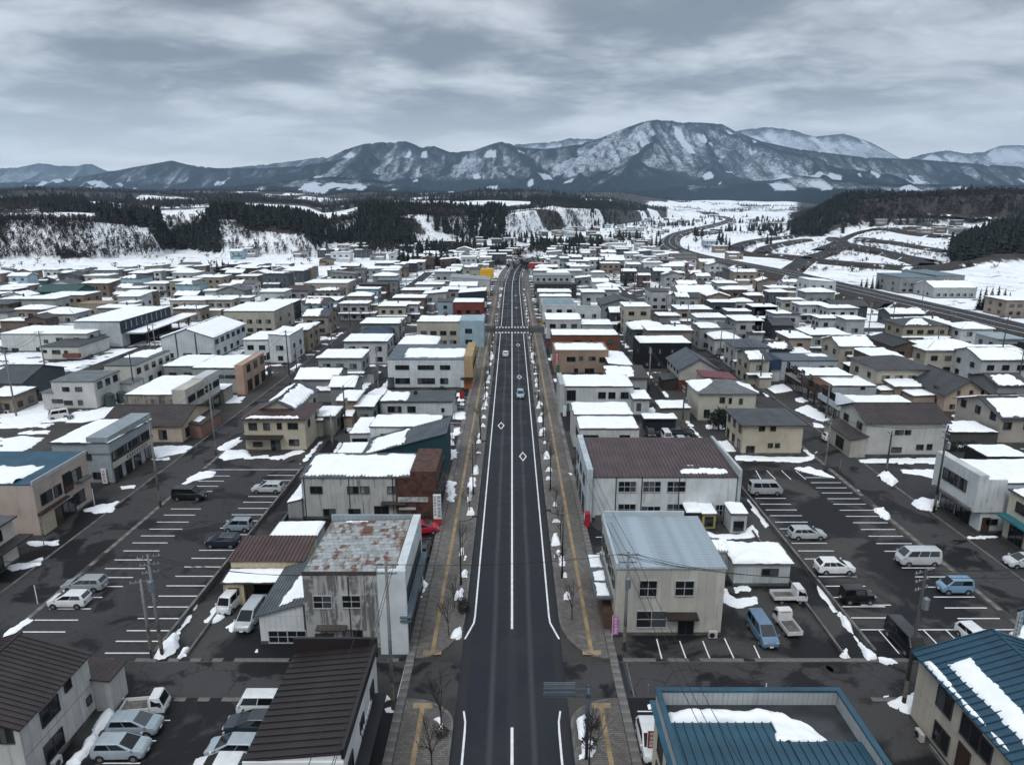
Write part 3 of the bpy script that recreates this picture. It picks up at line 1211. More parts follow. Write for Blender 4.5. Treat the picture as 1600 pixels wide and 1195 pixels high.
# two zebra crossings at the second junction
for yc in (219.9, 229.8):
 for k in range(11):
  mb = MB()
  x = -5.2 + k * 1.04
  mb.poly([(x - 0.26, -0.9, 0), (x + 0.26, -0.9, 0), (x + 0.26, 0.9, 0), (x - 0.26, 0.9, 0)])
  mb.build('crossing_stripe', PAINT, main_road, (0, yc, 0.024))

# ---- cross streets, side streets, alleys
ribbon('cross_street', [(-140, 51.3), (140, 51.3)], 4.6, ASPH_SIDE, 0.010)
ribbon('cross_street', [(-150, 103), (-32, 103)], 5.6, ASPH_SIDE, 0.009)
ribbon('cross_street', [(30, 103), (150, 103)], 5.6, ASPH_SIDE, 0.009)
ribbon('cross_street', [(-190, 225), (175, 225)], 8.0, ASPH_SIDE, 0.009)
ribbon('cross_street', [(-260, 330), (168, 330)], 5.0, ASPH_SIDE, 0.008)
ribbon('side_street', [(-51.7, 20), (-51.7, 430)], 5.6, ASPH_SIDE, 0.012)
ribbon('side_street', [(53.4, 20), (53.4, 410)], 5.8, ASPH_SIDE, 0.012)
ribbon('side_street', [(-106, 90), (-106, 430)], 6.0, ASPH_SIDE, 0.0115)
ribbon('side_street', [(112, 110), (112, 400)], 5.0, ASPH_SIDE, 0.0115)
ribbon('alley', [(-31.2, 53.7), (-31.2, 215)], 2.7, ASPH_WET, 0.014)
ribbon('alley', [(31.9, 53.7), (31.9, 215)], 2.5, ASPH_WET, 0.014)

# ---- car parks
park_l = sheet('car_park', [(-48.2, 53.65), (-32.9, 53.65), (-32.9, 100.1), (-48.2, 100.1)], ASPH_LOT, 0.008)
park_r = sheet('car_park', [(33.4, 53.65), (49.3, 53.65), (49.3, 100.1), (33.4, 100.1)], ASPH_WET, 0.008)
sheet('car_park', [(-46.0, 22.0), (-9.6, 22.0), (-9.6, 48.95), (-46.0, 48.95)], ASPH_WET, 0.006)
sheet('car_park', [(9.5, 22.0), (49.0, 22.0), (49.0, 48.95), (9.5, 48.95)], ASPH_WET, 0.006)
sheet('yard', [(-29.8, 53.65), (-9.65, 53.65), (-9.65, 215), (-29.8, 215)], ASPH_WET, 0.006)
sheet('yard', [(9.3, 53.65), (30.6, 53.65), (30.6, 215), (9.3, 215)], ASPH_WET, 0.006)
sheet('forecourt', [(-60.0, 30), (-54.55, 30), (-54.55, 100), (-60.0, 100)], ASPH_WET, 0.006)
sheet('forecourt', [(56.4, 30), (64.0, 30), (64.0, 100), (56.4, 100)], ASPH_LOT, 0.006)


def stripes(spec, park):
 for (x0, x1, y, wd) in spec:
  mb = MB()
  mb.poly([(x0, y - wd / 2, 0.019), (x1, y - wd / 2, 0.019), (x1, y + wd / 2, 0.019), (x0, y + wd / 2, 0.019)])
  mb.build('parking_line', PAINT, park)


lpx_l = [(33, 102, 987), (54, 122, 968.5), (77, 142, 951), (104, 160, 933), (130, 192, 916), (147, 208, 902), (164, 227, 888), (179, 237, 874.5), (193, 249, 860.5), (207, 262, 848), (220, 273, 837), (233, 285, 826.5), (245, 295, 815.5), (256, 305, 804.5), (267, 314, 795), (278, 322, 776.5), (290, 332, 767.5), (300, 341, 759.5), (309, 350, 751.5), (318, 359, 743.5)]
lpx_r = [(164, 237, 1020), (181, 250, 1001.5), (198, 267, 985), (215, 281, 966), (231, 296, 948), (248, 310, 931), (260, 322, 915), (274, 336, 900), (288, 347, 885.5), (299, 353, 872), (311, 367, 859.5), (323, 378, 847.5), (337, 387, 835), (344, 396, 825), (353, 404, 813.5), (362, 411, 804), (372, 419, 794), (380, 427, 784.5), (388, 434, 775.5), (396, 442, 767), (404, 450, 758.5), (411, 455, 750.5), (418, 461, 742.5)]
for q in lpx_l + lpx_r:
 (xa, ya), (xb, _) = at(q[0], q[2]), at(q[1], q[2])
 stripes([(xa, xb, ya, 0.15)], park_l)
stripes([(-47.5, -33.3, 100.25, 0.15)], park_l)
rl = [(1345, 1392, 965 - 20), (1302, 1369, 933), (1290, 1352, 915.5), (1279, 1339, 900.5), (1270, 1315, 886), (1257, 1314, 873), (1247, 1303, 860.5), (1237, 1292, 848.5), (1228, 1279, 836.5), (1218, 1262, 826), (1211, 1262, 815.5), (1203, 1253, 805.5), (1196, 1245, 796.5), (1188, 1236, 787.5), (1180, 1228, 778.5)]
rl += [(1330, 1400, 965)] + [(1316, 1383, 947.5)]
rr = [(1496, 1562, 966), (1476, 1542, 949.5), (1459, 1523, 932.5), (1445, 1462, 917), (1430, 1488, 901), (1409, 1461, 887), (1396, 1411, 873), (1382, 1412, 861), (1369, 1425, 849), (1357, 1411, 837.5), (1345, 1399, 827), (1333, 1387, 816.5), (1322, 1376, 806.5), (1312, 1366, 797), (1302, 1353, 787.5), (1293, 1343, 779), (1284, 1332, 770), (1275, 1323, 762), (1267, 1314, 754), (1258, 1303, 746)]
for q in rl + rr:
 (xa, ya), (xb, _) = at(q[0], q[2]), at(q[1], q[2])
 stripes([(xa, xb, ya, 0.15)], park_r)
stripes([(at(1344, 983)[0], at(1585, 984)[0], at(1344, 983.5)[1], 0.15)], park_r)
for pa in (((1373, 984), (1405, 1021)), ((1412, 984), (1443, 1022)), ((1443, 984), (1482, 1024)), ((1478, 984), (1515, 1020)), ((1512, 984), (1540, 1015)), ((1549, 985), (1592, 1023))):
 (xa, ya), (xb, yb) = at(*pa[0]), at(*pa[1])
 ribbon('parking_line', [(xa, ya), (xb, yb)], 0.13, PAINT, 0.019, parent=park_r)
for pa in (((1181, 735), (1189, 749)), ((1198, 735), (1212, 749)), ((1221, 735), (1236, 749)), ((1243, 735), (1259, 749))):
 (xa, ya), (xb, yb) = at(*pa[0]), at(*pa[1])
 ribbon('parking_line', [(xa, ya), (xb, yb)], 0.13, PAINT, 0.019, parent=park_r)
for pa in (((1026, 998), (1034, 1029)), ((1062, 1001), (1072, 1029)), ((1098, 1001), (1110, 1031)), ((1132, 997), (1148, 1031)), ((1178, 1008), (1188, 1030))):
 (xa, ya), (xb, yb) = at(*pa[0]), at(*pa[1])
 ribbon('parking_line', [(xa, ya), (xb, yb)], 0.12, PAINT, 0.019, parent=park_r)
for q in ((245, 266, 1125), (230, 244, 1157), (160, 219, 1192), (368, 395, 1126), (996, 1028, 1111), (997, 1010, 1156), (931, 952, 839), (932, 952, 864), (928, 945, 889)):
 (xa, ya), (xb, _) = at(q[0], q[2]), at(q[1], q[2])
 stripes([(xa, xb, ya, 0.12)], park_l if q[0] < 800 else park_r)
for pa in (((637, 1037), (624, 1090)), ):
 (xa, ya), (xb, yb) = at(*pa[0]), at(*pa[1])
 ribbon('stop_line', [(xa, ya), (xb, yb)], 0.42, PAINT, 0.019, parent=main_road)
for k in range(9):
 stripes([(-13.2, -9.7, 121.5 + k * 2.6, 0.13)], park_l)
ribbon('drain_grating', [at(968, 1034), at(982, 1088)], 0.55, plain('grating', (0.03, 0.038, 0.05), 0.4, 0.5), 0.018, parent=main_road)
ribbon('drain_frame', [at(962.5, 1036), at(974, 1088)], 0.1, CONC, 0.020, parent=main_road)
ribbon('drain_frame', [at(979, 1036), at(991, 1088)], 0.1, CONC, 0.020, parent=main_road)
mh = MB()
mh.tube((0, 0, 0), (0, 0, 0.006), 0.55, n=20)
for px, py in ((1292, 1034 + 11), (1301, 1044), (908, 1043)):
 x, y = at(px, py)
 mh.build('manhole_cover', plain('iron', (0.022, 0.022, 0.023), 0.5, 0.6), main_road, (x, y, 0.013))


# ---- pavements of the main road: block paving, yellow tactile strip, kerb and a strip of concrete slabs
def pavement(side, ya, yb, corner0=False, corner1=False):
 s = side
 xi, xo = 4.85, 8.85

 def rounded(x_in, inset_=0.0):
  p = []
  if corner0:      # near end bends away from the road
   for k in range(9):
    t = k / 8 * math.pi / 2
    p.append((xo - (xo - x_in) * math.sin(t), ya + inset_ + (6.2) * (1 - math.cos(t))))
  else:
   p += [(xo, ya), (x_in, ya)]
  if corner1:
   for k in range(9):
    t = k / 8 * math.pi / 2
    p.append((x_in + (xo - x_in) * (1 - math.cos(t)), yb - inset_ - 2.8 + 2.8 * math.sin(t)))
  else:
   p += [(x_in, yb), (xo, yb)]
  return p
 pts = [(s * x, y) for x, y in rounded(xi)]
 if s < 0:
  pts = pts[::-1]
 mb = MB()
 # ccw order: outer-near -> inner-near -> inner-far -> outer-far for s>0 is clockwise, so flip
 mb.prism(pts[::-1], 0.0, 0.13)
 o = tag(mb.build('pavement', PAVER), kind='structure')
 # kerb
 kp = rounded(xi)
 kb = MB()
 for i in range(len(kp) - 1):
  a, b = kp[i], kp[i + 1]
  dx, dy = b[0] - a[0], b[1] - a[1]
  l = math.hypot(dx, dy)
  if l < 1e-4 or (abs(dy) < 1e-6 and not corner0):
   continue
  n = (dy / l * 0.18, -dx / l * 0.18)
  q = [a, b, (b[0] - n[0], b[1] - n[1]), (a[0] - n[0], a[1] - n[1])]
  kb.poly([(s * p[0], p[1], 0.145) for p in q])
  kb.poly([(s * q[3][0], q[3][1], 0.0), (s * q[2][0], q[2][1], 0.0), (s * q[2][0], q[2][1], 0.145), (s * q[3][0], q[3][1], 0.145)])
  kb.poly([(s * q[0][0], q[0][1], 0.12), (s * q[1][0], q[1][1], 0.12), (s * q[1][0], q[1][1], 0.145), (s * q[0][0], q[0][1], 0.145)])
 kb.build('kerb', CONC, o)
 tb = MB()
 y0_, y1_ = ya + (0.9 if corner0 else 0), yb - (1.0 if corner1 else 0)
 y = y0_
 while y < y1_ - 0.05:
  e = min(y + 0.30, y1_) if ya < 130 else min(y + 3, y1_)
  tb.box(s * 7.35 - 0.19, s * 7.35 + 0.19, y + 0.008, e - 0.008, 0.13, 0.142)
  y = e
 if corner0:
  tb.box(s * 7.35 - 0.85, s * 7.35 + 0.85, y0_ - 0.62, y0_, 0.13, 0.142)
 if corner1:
  tb.box(s * 7.35 - 0.8, s * 7.35 + 0.8, y1_, y1_ + 0.6, 0.13, 0.142)
 tag(tb.build('tactile_strip', TACT, o), kind='stuff')
 return o


SLABM = plain('slab_concrete', (0.135, 0.128, 0.122), 0.85, var=0.4, vs=0.35)
slab_me = MB().box(-0.36, 0.36, -0.485, 0.485, 0.0, 0.138).data('slab', SLABM)
slab_flat = MB().box(-0.36, 0.36, -0.485, 0.485, 0.0, 0.03).data('slab', SLABM)
for s in (-1, 1):
 pv = pavement(s, 20, 48.6, False, True)
 pv2 = pavement(s, 54.2, 218.5, True, False)
 pv3 = pavement(s, 232, 330, False, False)
 for (a, b, par) in ((22, 48.6, pv), (53.4, 96, pv2)):
  y = a
  while y < b:
   link('slab', slab_me, par, (s * 9.26, y + 0.5, random.uniform(-0.006, 0.006)))
   y += 1.0
 MB().box(-0.36, 0.36, -61, 61, 0, 0.136).build('slab_strip', SLABM, pv2, (s * 9.26, 157.0, 0))
 y = 49.2
 while y < 53.3:
  link('slab', slab_flat, pv2, (s * 9.26, y + 0.4, 0))
  y += 1.0
for (y0_, y1_, off) in ((331, 552, 0),):
 for s in (-1, 1):
  ribbon('pavement', offset_line(cut(MAINC, y0_, y1_), s * 7.0), 3.9, PAVER, 0.05)

# concrete edge slabs along the first cross street, low walls round the car parks
ed_me = MB().box(-0.49, 0.49, -0.22, 0.22, 0, 0.05).data('slab', SLABM)
edge = tag(MB().box(-47.5, -9.7, 53.62, 53.66, 0, 0.02).build('street_edge', CONC), kind='structure')
edge2 = tag(MB().box(9.7, 49.0, 53.62, 53.66, 0, 0.02).build('street_edge', CONC), kind='structure')
for k in range(37):
 if random.random() < 0.86:
  link('slab', ed_me, edge, (-46.8 + k * 1.0, 53.9, 0))
 if k > 6 and random.random() < 0.72:
  link('slab', ed_me, edge, (-46.8 + k * 1.0, 48.75, 0))
for k in range(38):
 if random.random() < 0.86:
  link('slab', ed_me, edge2, (10.6 + k * 1.0, 53.9, 0))
 if random.random() < 0.5 and k > 1:
  link('slab', ed_me, edge2, (10.6 + k * 1.0, 48.75, 0))
edge3 = tag(MB().box(-48.75, -48.71, 40, 200, 0, 0.03).build('street_edge', CONC), kind='structure')
edge4 = tag(MB().box(50.2, 50.24, 40, 200, 0, 0.03).build('street_edge', CONC), kind='structure')
ed2_me = MB().box(-0.25, 0.25, -0.72, 0.72, 0, 0.04).data('slab', SLABM)
for k in range(66):
 if random.random() < 0.9:
  link('slab', ed2_me, edge3, (-48.5, 55 + k * 1.5, 0))
 if random.random() < 0.9:
  link('slab', ed2_me, edge4, (49.9, 55 + k * 1.5, 0))
ribbon('kerb', [(-54.6, 40), (-54.6, 210)], 0.3, CONC, 0.06)
ribbon('kerb', [(56.45, 40), (56.45, 210)], 0.3, CONC, 0.06)


def lowwall(label, x0, x1, y0, y1, h=0.55, mat=None):
 t = MB().box(x0, x1, y0, y1, 0, h).build('boundary_wall', mat or CONCD)
 tag(t, label, 'wall', 'low boundary walls', 'thing')
 MB().box(x0 - 0.03, x1 + 0.03, y0 - 0.03, y1 + 0.03, h + 0.002, h + 0.06).build('coping', CONC, t)
 return t


lowwall('long low concrete wall between the silver-car lot and the dark alley', -32.85, -32.65, 54.3, 100)
lowwall('long low concrete wall between the alley and the wet parking lot', 33.25, 33.45, 54.6, 99.6)
lowwall('low kerb wall behind the two parked light vans', -29.9, -29.75, 54.5, 64.0, 0.25)
lowwall('low kerb wall along the yard with two small flatbed trucks', 30.35, 30.5, 54.5, 79.0, 0.3)
lowwall('thin wall along the alley past the beige garage', -29.95, -29.8, 71.0, 84.0, 0.4)

# ---- the elevated trunk road and the lanes on the far side of the fields
def vergemat():
 m, t, p = newmat('verge')
 g = t.node('ShaderNodeNewGeometry')
 n = t.noise(g.outputs['Position'], 0.09, 5.0, 0.65)
 e = t.mix(t.ramp(t.noise(g.outputs['Position'], 0.5, 4.0), 0.3, 0.7), (0.020, 0.016, 0.014), (0.050, 0.040, 0.034))
 t.l.new(t.mix(t.ramp(n, 0.585, 0.63), e, (0.82, 0.85, 0.89)), p.inputs['Base Color'])
 p.inputs['Roughness'].default_value = 0.9
 return m


VERGE = vergemat()
EARTH = plain('bare_earth', (0.028, 0.021, 0.018), 0.95, var=0.3, vs=0.05)
hw_px = [(1760, 545), (1600, 513), (1500, 489), (1400, 466), (1300, 442.5), (1230, 426), (1160, 412), (1105, 402), (1070, 393), (1050, 384), (1046, 375), (1055, 366), (1080, 358.5), (1110, 352), (1132, 346), (1140, 341.5), (1128, 338), (1105, 336)]
HW = spline([at(px, py, 3.0) for px, py in hw_px], 6)


def causeway(name, cl, w, h, base, mat, zf=None, line=True):
 mb = MB()
 n = len(cl)
 rows = []
 for i, p in enumerate(cl):
  a, b = cl[max(i - 1, 0)], cl[min(i + 1, n - 1)]
  dx, dy = b[0] - a[0], b[1] - a[1]
  l = math.hypot(dx, dy)
  nx, ny = dy / l, -dx / l
  z0 = zf(p[0], p[1]) if zf else 0.0
  rows.append([(p[0] - nx * (w / 2 + base), p[1] - ny * (w / 2 + base), z0 - 0.3), (p[0] - nx * w / 2, p[1] - ny * w / 2, z0 + h), (p[0] + nx * w / 2, p[1] + ny * w / 2, z0 + h), (p[0] + nx * (w / 2 + base), p[1] + ny * (w / 2 + base), z0 - 0.3)])
 for i in range(n - 1):
  for k in range(3):
   mb.poly([rows[i][k], rows[i][k + 1], rows[i + 1][k + 1], rows[i + 1][k]], 0 if k == 1 else 1)
 o = tag(mb.build(name, [mat, VERGE]), kind='structure')
 if line:
  for off, ww in ((0.0, 0.3), (-w / 2 + 0.6, 0.25), (w / 2 - 0.6, 0.25)):
   ribbon('lane_line', offset_line([c[:2] for c in cl], off), ww, PAINT, (0.006 + h), zf=zf, parent=o)
 return o


ASPH_HW = asphaltmat('asphalt_highway', (0.040, 0.040, 0.043), (0.020, 0.020, 0.023), 0.45, 0.1)
causeway('trunk_road', HW, 14.5, 3.0, 5.0, ASPH_HW)
ln = lambda pts: spline([at(px, py, 2.6) for px, py, z_ in pts], 6)
SIDEH = lambda x, y: float(hill_z(x, y))
causeway('country_lane', ln([(1400, 474, 0.8), (1330, 458, 0.8), (1250, 441, 0.8), (1180, 431, 0.8), (1130, 424, 0.8)]), 9, 2.6, 3.5, ASPH_HW, zf=SIDEH, line=False)
causeway('country_lane', ln([(1505, 413, 1.2), (1430, 416, 1.2), (1350, 411, 1.2), (1270, 404, 1.2), (1225, 398, 1.2), (1165, 394, 1.2), (1148, 386, 1.2), (1165, 378, 1.2), (1200, 372, 1.2), (1240, 369, 1.2)]), 10, 2.6, 3.5, ASPH_HW, zf=SIDEH, line=False)
causeway('country_lane', ln([(1225, 426, 0.9), (1245, 412, 0.9), (1262, 402, 0.9), (1300, 390, 0.9), (1318, 380, 0.9), (1300, 371, 0.9)]), 9, 2.6, 3.5, ASPH_HW, zf=SIDEH, line=False)
causeway('country_lane', ln([(1190, 394, 0.9), (1195, 386, 0.9), (1235, 377, 0.9), (1262, 373, 0.9)]), 9, 2.6, 3.5, ASPH_HW, zf=SIDEH, line=False)
causeway('country_lane', ln([(1335, 388, 1.0), (1380, 394, 1.0), (1420, 402, 1.0), (1450, 411, 1.0)]), 9, 2.6, 3.5, ASPH_HW, zf=SIDEH, line=False)


def onhill(px, py):
 """march down the ray until it meets the hills"""
 u, v = (px - CX) / FPX, (py - CY) / FPX
 dy, dz = CT - v * ST, -(ST + v * CT)
 t = 300.0
 while t < 6000:
  x, y, z = t * u, t * dy, CAM_H + t * dz
  if z <= float(hill_z(x, y)) or z <= 0:
   return (x, y)
  t += 6
 return (x, y)


for pts in ([(1590, 352), (1540, 345), (1480, 341), (1430, 338), (1400, 341), (1397, 347), (1420, 352), (1470, 356), (1520, 362)], [(1590, 366), (1520, 360), (1460, 355), (1425, 350)], [(1470, 372), (1420, 366), (1385, 358), (1355, 362), (1330, 370), (1310, 380), (1280, 392)], [(1450, 410), (1400, 400), (1350, 389), (1325, 384)], [(1545, 380), (1490, 374), (1440, 368)], [(1480, 396), (1420, 386), (1370, 378), (1345, 374)]):
 causeway('terrace_road', spline([onhill(*p) for p in pts], 6), 9, 1.8, 4.0, ASPH_HW, zf=SIDEH, line=False)
# ---- hills
def hillmat():
 m, t, p = newmat('hill_snow')
 g = t.node('ShaderNodeNewGeometry')
 pos = g.outputs['Position']
 f = t.node('ShaderNodeAttribute', attribute_name='wood')
 n = t.noise(pos, 0.05, 6.0, 0.7)
 n2 = t.noise(t.scale(pos, (0.22, 0.06, 0.09)), 1.0, 5.0, 0.7, 0.5)
 sn = t.mix(t.ramp(n, 0.3, 0.7), (0.66, 0.69, 0.74), (0.88, 0.90, 0.92))
 litter = t.mix(t.ramp(n2, 0.3, 0.7), (0.020, 0.017, 0.016), (0.055, 0.046, 0.042))
 s = t.math('ADD', t.math('MULTIPLY', t.math('ADD', n2, t.math('MULTIPLY', n, 0.6)), 0.62), f.outputs['Fac'])
 t.l.new(t.mix(t.ramp(s, 0.70, 0.86), sn, litter), p.inputs['Base Color'])
 p.inputs['Roughness'].default_value = 0.9
 return m


# which ground carries forest: 0 open snow, 1 wood
def wood_mask(x, y):
 a = x / np.maximum(y, 1)
 z = hill_z(x, y)
 ye = np.interp(a, _ea, EDGE_Y)
 f = fbm(x / 170, y / 110, 51, 3)
 f2 = fbm(x / 60, y / 60, 57, 3)
 farw = smooth(1000, 1500, y) * smooth(-0.25, -0.05, fbm(x / 420, y / 200, 61, 3))
 m = smooth(-0.02, 0.20, f + 0.3 * f2 - 0.13) * (z > 3)
 m = np.maximum(m, farw * (a < pxa(1040)))
 # open fields on the first plateau and the saddle
 m = m * (1 - np.exp(-(((a - pxa(350)) / 0.13) ** 2 + ((y - 830) / 170) ** 2)))
 m = m * (1 - np.exp(-(((a - pxa(110)) / 0.20) ** 2 + ((y - 660) / 95) ** 2)))
 m = m * (1 - 0.9 * np.exp(-(((a - pxa(515)) / 0.02) ** 2 + ((y - 700) / 120) ** 2)))
 m = m * (1 - np.exp(-(((a - pxa(480)) / 0.07) ** 2 + ((y - 1000) / 120) ** 2)))
 m = m * (1 - np.exp(-(((a - pxa(640)) / 0.06) ** 2 + ((y - 1500) / 200) ** 2)))
 right = smooth(pxa(1225), pxa(1262), a) * smooth(850, 930, y)
 m = np.maximum(m, right)
 m = m * (1 - smooth(pxa(1290), pxa(1330), a) * (1 - smooth(850, 930, y)))
 m = np.maximum(m, smooth(pxa(1488), pxa(1505), a) * smooth(445, 470, y) * (1 - smooth(600, 660, y)))
 cliff = smooth(-5, 15, y - ye) * (1 - smooth(60, 85, y - ye)) * (a < pxa(1000))
 return np.clip(m, 0, 1), cliff


aa = np.linspace(-1.25, 1.25, 420)
yy = np.concatenate([np.linspace(425, 700, 80), np.geomspace(704, 5200, 150)])
A_, Y_ = np.meshgrid(aa, yy)
X_ = A_ * Y_
Z_ = hill_z(X_, Y_)
wm_, cl_ = wood_mask(X_, Y_)
Zh = np.where(Z_ < 0.15, -0.6, Z_)
tag(grid_mesh('hills', X_, Y_, Zh, hillmat(), {'wood': np.clip(wm_ * 0.55 + cl_ * 0.20, 0, 1)}), kind='structure')

CONIF = plain('conifer_needles', (0.0105, 0.0165, 0.0150), 0.9, var=0.5, vs=0.12)
CONIF2 = plain('conifer_needles_near', (0.011, 0.017, 0.014), 0.9, var=0.5, vs=0.6)
TWIG = plain('bare_twigs', (0.036, 0.031, 0.030), 0.95, var=0.4, vs=0.05)
TWIGD = plain('bare_twigs_dark', (0.022, 0.018, 0.017), 0.95, var=0.3, vs=1.0)


def raw_mesh(name, V, F, mat):
 me = bpy.data.meshes.new(name)
 me.vertices.add(len(V))
 me.vertices.foreach_set('co', np.ascontiguousarray(V, np.float32).ravel())
 me.loops.add(F.size)
 me.loops.foreach_set('vertex_index', np.ascontiguousarray(F, np.int32).ravel())
 me.polygons.add(len(F))
 me.polygons.foreach_set('loop_start', np.arange(0, F.size, F.shape[1], dtype=np.int32))
 me.update(calc_edges=True)
 me.materials.append(mat)
 return link(name, me)


def conifer_tpl(rng, tiers=6, per=6):
 """ragged conifer of unit height: drooping sprays in tiers, as loose triangles"""
 V = []
 for k in range(tiers):
  z = 0.10 + 0.84 * k / (tiers - 0.4)
  r = 0.21 * (1 - k / tiers) ** 0.85 + 0.012
  for j in range(per):
   an = 2 * math.pi * (j + rng.uniform(-0.4, 0.4)) / per + k
   rr = r * rng.uniform(0.7, 1.2)
   w_ = 2 * math.pi / per * 0.62
   V += [(0.0, 0.0, min(1.0, z + 0.24)), (rr * math.cos(an - w_), rr * math.sin(an - w_), z - 0.05 * rng.random()), (rr * math.cos(an + w_), rr * math.sin(an + w_), z - 0.05 * rng.random())]
 return np.array(V)


def twig_tpl(rng, n=22):
 """bare broadleaf tree of unit height: a fan of thin limbs"""
 V = []
 for k in range(3):
  an = k * 2.09
  V += [(0.012 * math.cos(an), 0.012 * math.sin(an), 0), (0.012 * math.cos(an + 2.09), 0.012 * math.sin(an + 2.09), 0), (0, 0, 0.6)]
 for k in range(n):
  an, el = rng.uniform(0, 6.28), rng.uniform(0.35, 1.35)
  z0 = rng.uniform(0.18, 0.6)
  L = rng.uniform(0.22, 0.42)
  d = (math.cos(an) * math.cos(el), math.sin(an) * math.cos(el), math.sin(el))
  w_ = 0.016
  px_, py_ = -math.sin(an) * w_, math.cos(an) * w_
  sp = (0, 0, z0)
  V += [(px_, py_, z0), (-px_, -py_, z0), (d[0] * L, d[1] * L, z0 + d[2] * L)]
  # brushy end
  e = (d[0] * L * 0.8, d[1] * L * 0.8, z0 + d[2] * L * 0.8)
  V += [(d[0] * L * 0.35, d[1] * L * 0.35, z0 + d[2] * L * 0.35), (e[0] + rng.uniform(-.1, .1), e[1] + rng.uniform(-.1, .1), e[2] + .05), (e[0] + rng.uniform(-.1, .1), e[1] + rng.uniform(-.1, .1), e[2])]
 return np.array(V)


def scatter(name, pos, hs, tpls, mat, rng, wid=1.0):
 Vs = []
 n = len(pos)
 idx = rng.integers(0, len(tpls), n)
 for k, T in enumerate(tpls):
  s = np.nonzero(idx == k)[0]
  if not len(s):
   continue
  an = rng.uniform(0, 6.28, len(s))
  c, s_ = np.cos(an)[:, None], np.sin(an)[:, None]
  h = hs[s][:, None]
  wd = wid * rng.uniform(0.85, 1.2, len(s))[:, None]
  x = (T[None, :, 0] * c - T[None, :, 1] * s_) * h * wd + pos[s, 0][:, None]
  y = (T[None, :, 0] * s_ + T[None, :, 1] * c) * h * wd + pos[s, 1][:, None]
  z = T[None, :, 2] * h + pos[s, 2][:, None]
  Vs.append(np.stack([x, y, z], -1).reshape(-1, 3))
 V = np.concatenate(Vs)
 F = np.arange(len(V)).reshape(-1, 3)
 return tag(raw_mesh(name, V, F, mat), kind='stuff')


rg = np.random.default_rng(5)
prg = random.Random(4)
CT3 = [conifer_tpl(prg, 5, 5) for _ in range(4)]
TT3 = [twig_tpl(prg, 15) for _ in range(4)]


def sample(n, alo, ahi, ylo, yhi):
 a = rg.uniform(alo, ahi, n)
 y = np.exp(rg.uniform(math.log(ylo), math.log(yhi), n))
 return a * y, y


# forest: conifer stands and brown bare woods share the wooded ground in patches
x, y = sample(120000, -0.95, 0.95, 470, 4600)
wm_, cl_ = wood_mask(x, y)
a_ = x / y
stand = fbm(x / 95, y / 70, 71, 3) - 0.20 + 0.37 * ((a_ > pxa(1225)) & (a_ < pxa(1340)) & (y < 1150)) + 0.6 * ((a_ > pxa(1480)) & (y < 650)) - 0.10 * ((a_ > pxa(1380)) & (y > 900))
# stands named after what the photo shows: dark wedges running down the bluffs
for (pa, pb, ya, yb) in ((250, 338, 560, 640), (330, 500, 640, 760), (500, 615, 690, 820), (560, 700, 800, 960), (668, 790, 730, 900), (150, 250, 590, 700), (0, 140, 900, 1300), (830, 1010, 1300, 2600)):
 stand = stand + 0.55 * ((a_ > pxa(pa)) & (a_ < pxa(pb)) & (y > ya) & (y < yb))
 wm_ = np.maximum(wm_, 0.95 * ((a_ > pxa(pa)) & (a_ < pxa(pb)) & (y > ya) & (y < yb) & (fbm(x / 40, y / 40, 83, 2) > -0.35)))
z = hill_z(x, y)
keep = rg.random(len(x)) < np.maximum(wm_ ** 1.5, 0)
con = keep & (stand > 0.02) & (z > 2)
dec = keep & ~con & (z > 2)
pc = np.stack([x, y, z - 0.5], -1)
scatter('conifer_forest', pc[con], rg.uniform(9, 17, con.sum()), CT3, CONIF, rg, 1.1)
scatter('bare_forest', pc[dec], rg.uniform(7, 13, dec.sum()), TT3, TWIG, rg, 1.25)
# thin bare trees on the snowy bluffs
x, y = sample(120000, -0.95, 0.25, 470, 1400)
wm_, cl_ = wood_mask(x, y)
z = hill_z(x, y)
kk = (rg.random(len(x)) < cl_ * np.clip(0.55 + 1.1 * fbm(x / 40, y / 40, 91, 3), 0.05, 1)) & (z > 1.5)
scatter('bare_wood', np.stack([x, y, z - 0.3], -1)[kk], rg.uniform(4, 9, kk.sum()), TT3, TWIGD, rg, 0.9)
# scrub on the terraces and banks
x, y = sample(5000, pxa(1250), pxa(1600), 430, 880)
z = hill_z(x, y)
kk = rg.random(len(x)) < np.clip(1.6 * fbm(x / 45, y / 30, 97, 3) - 0.05, 0, 1)
scatter('bank_scrub', np.stack([x, y, z - 0.2], -1)[kk], rg.uniform(1.5, 4.0, kk.sum()), TT3, TWIGD, rg, 1.8)


# ---- mountains: ridges whose crest heights follow the skyline, with spurs and gullies of their own
def mountainmat(name, dark, snowc, tree):
 m, t, p = newmat(name)
 g = t.node('ShaderNodeNewGeometry')
 pos = g.outputs['Position']
 f = t.node('ShaderNodeAttribute', attribute_name='trees')  # tree cover, with side light painted into it
 n = t.noise(t.scale(pos, (0.05, 0.05, 0.02)), 1.0, 4.0, 0.7, 0.4)
 n2 = t.noise(pos, 0.007, 4.0, 0.6, 0.5)
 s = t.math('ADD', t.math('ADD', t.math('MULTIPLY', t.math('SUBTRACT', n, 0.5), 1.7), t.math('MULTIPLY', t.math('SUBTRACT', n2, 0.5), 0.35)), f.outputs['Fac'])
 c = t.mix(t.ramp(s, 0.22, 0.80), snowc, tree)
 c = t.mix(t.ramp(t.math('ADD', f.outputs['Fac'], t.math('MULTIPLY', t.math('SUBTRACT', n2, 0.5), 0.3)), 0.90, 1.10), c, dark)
 t.l.new(c, p.inputs['Base Color'])
 p.inputs['Roughness'].default_value = 1.0
 p.inputs['Specular IOR Level'].default_value = 0.0
 return m


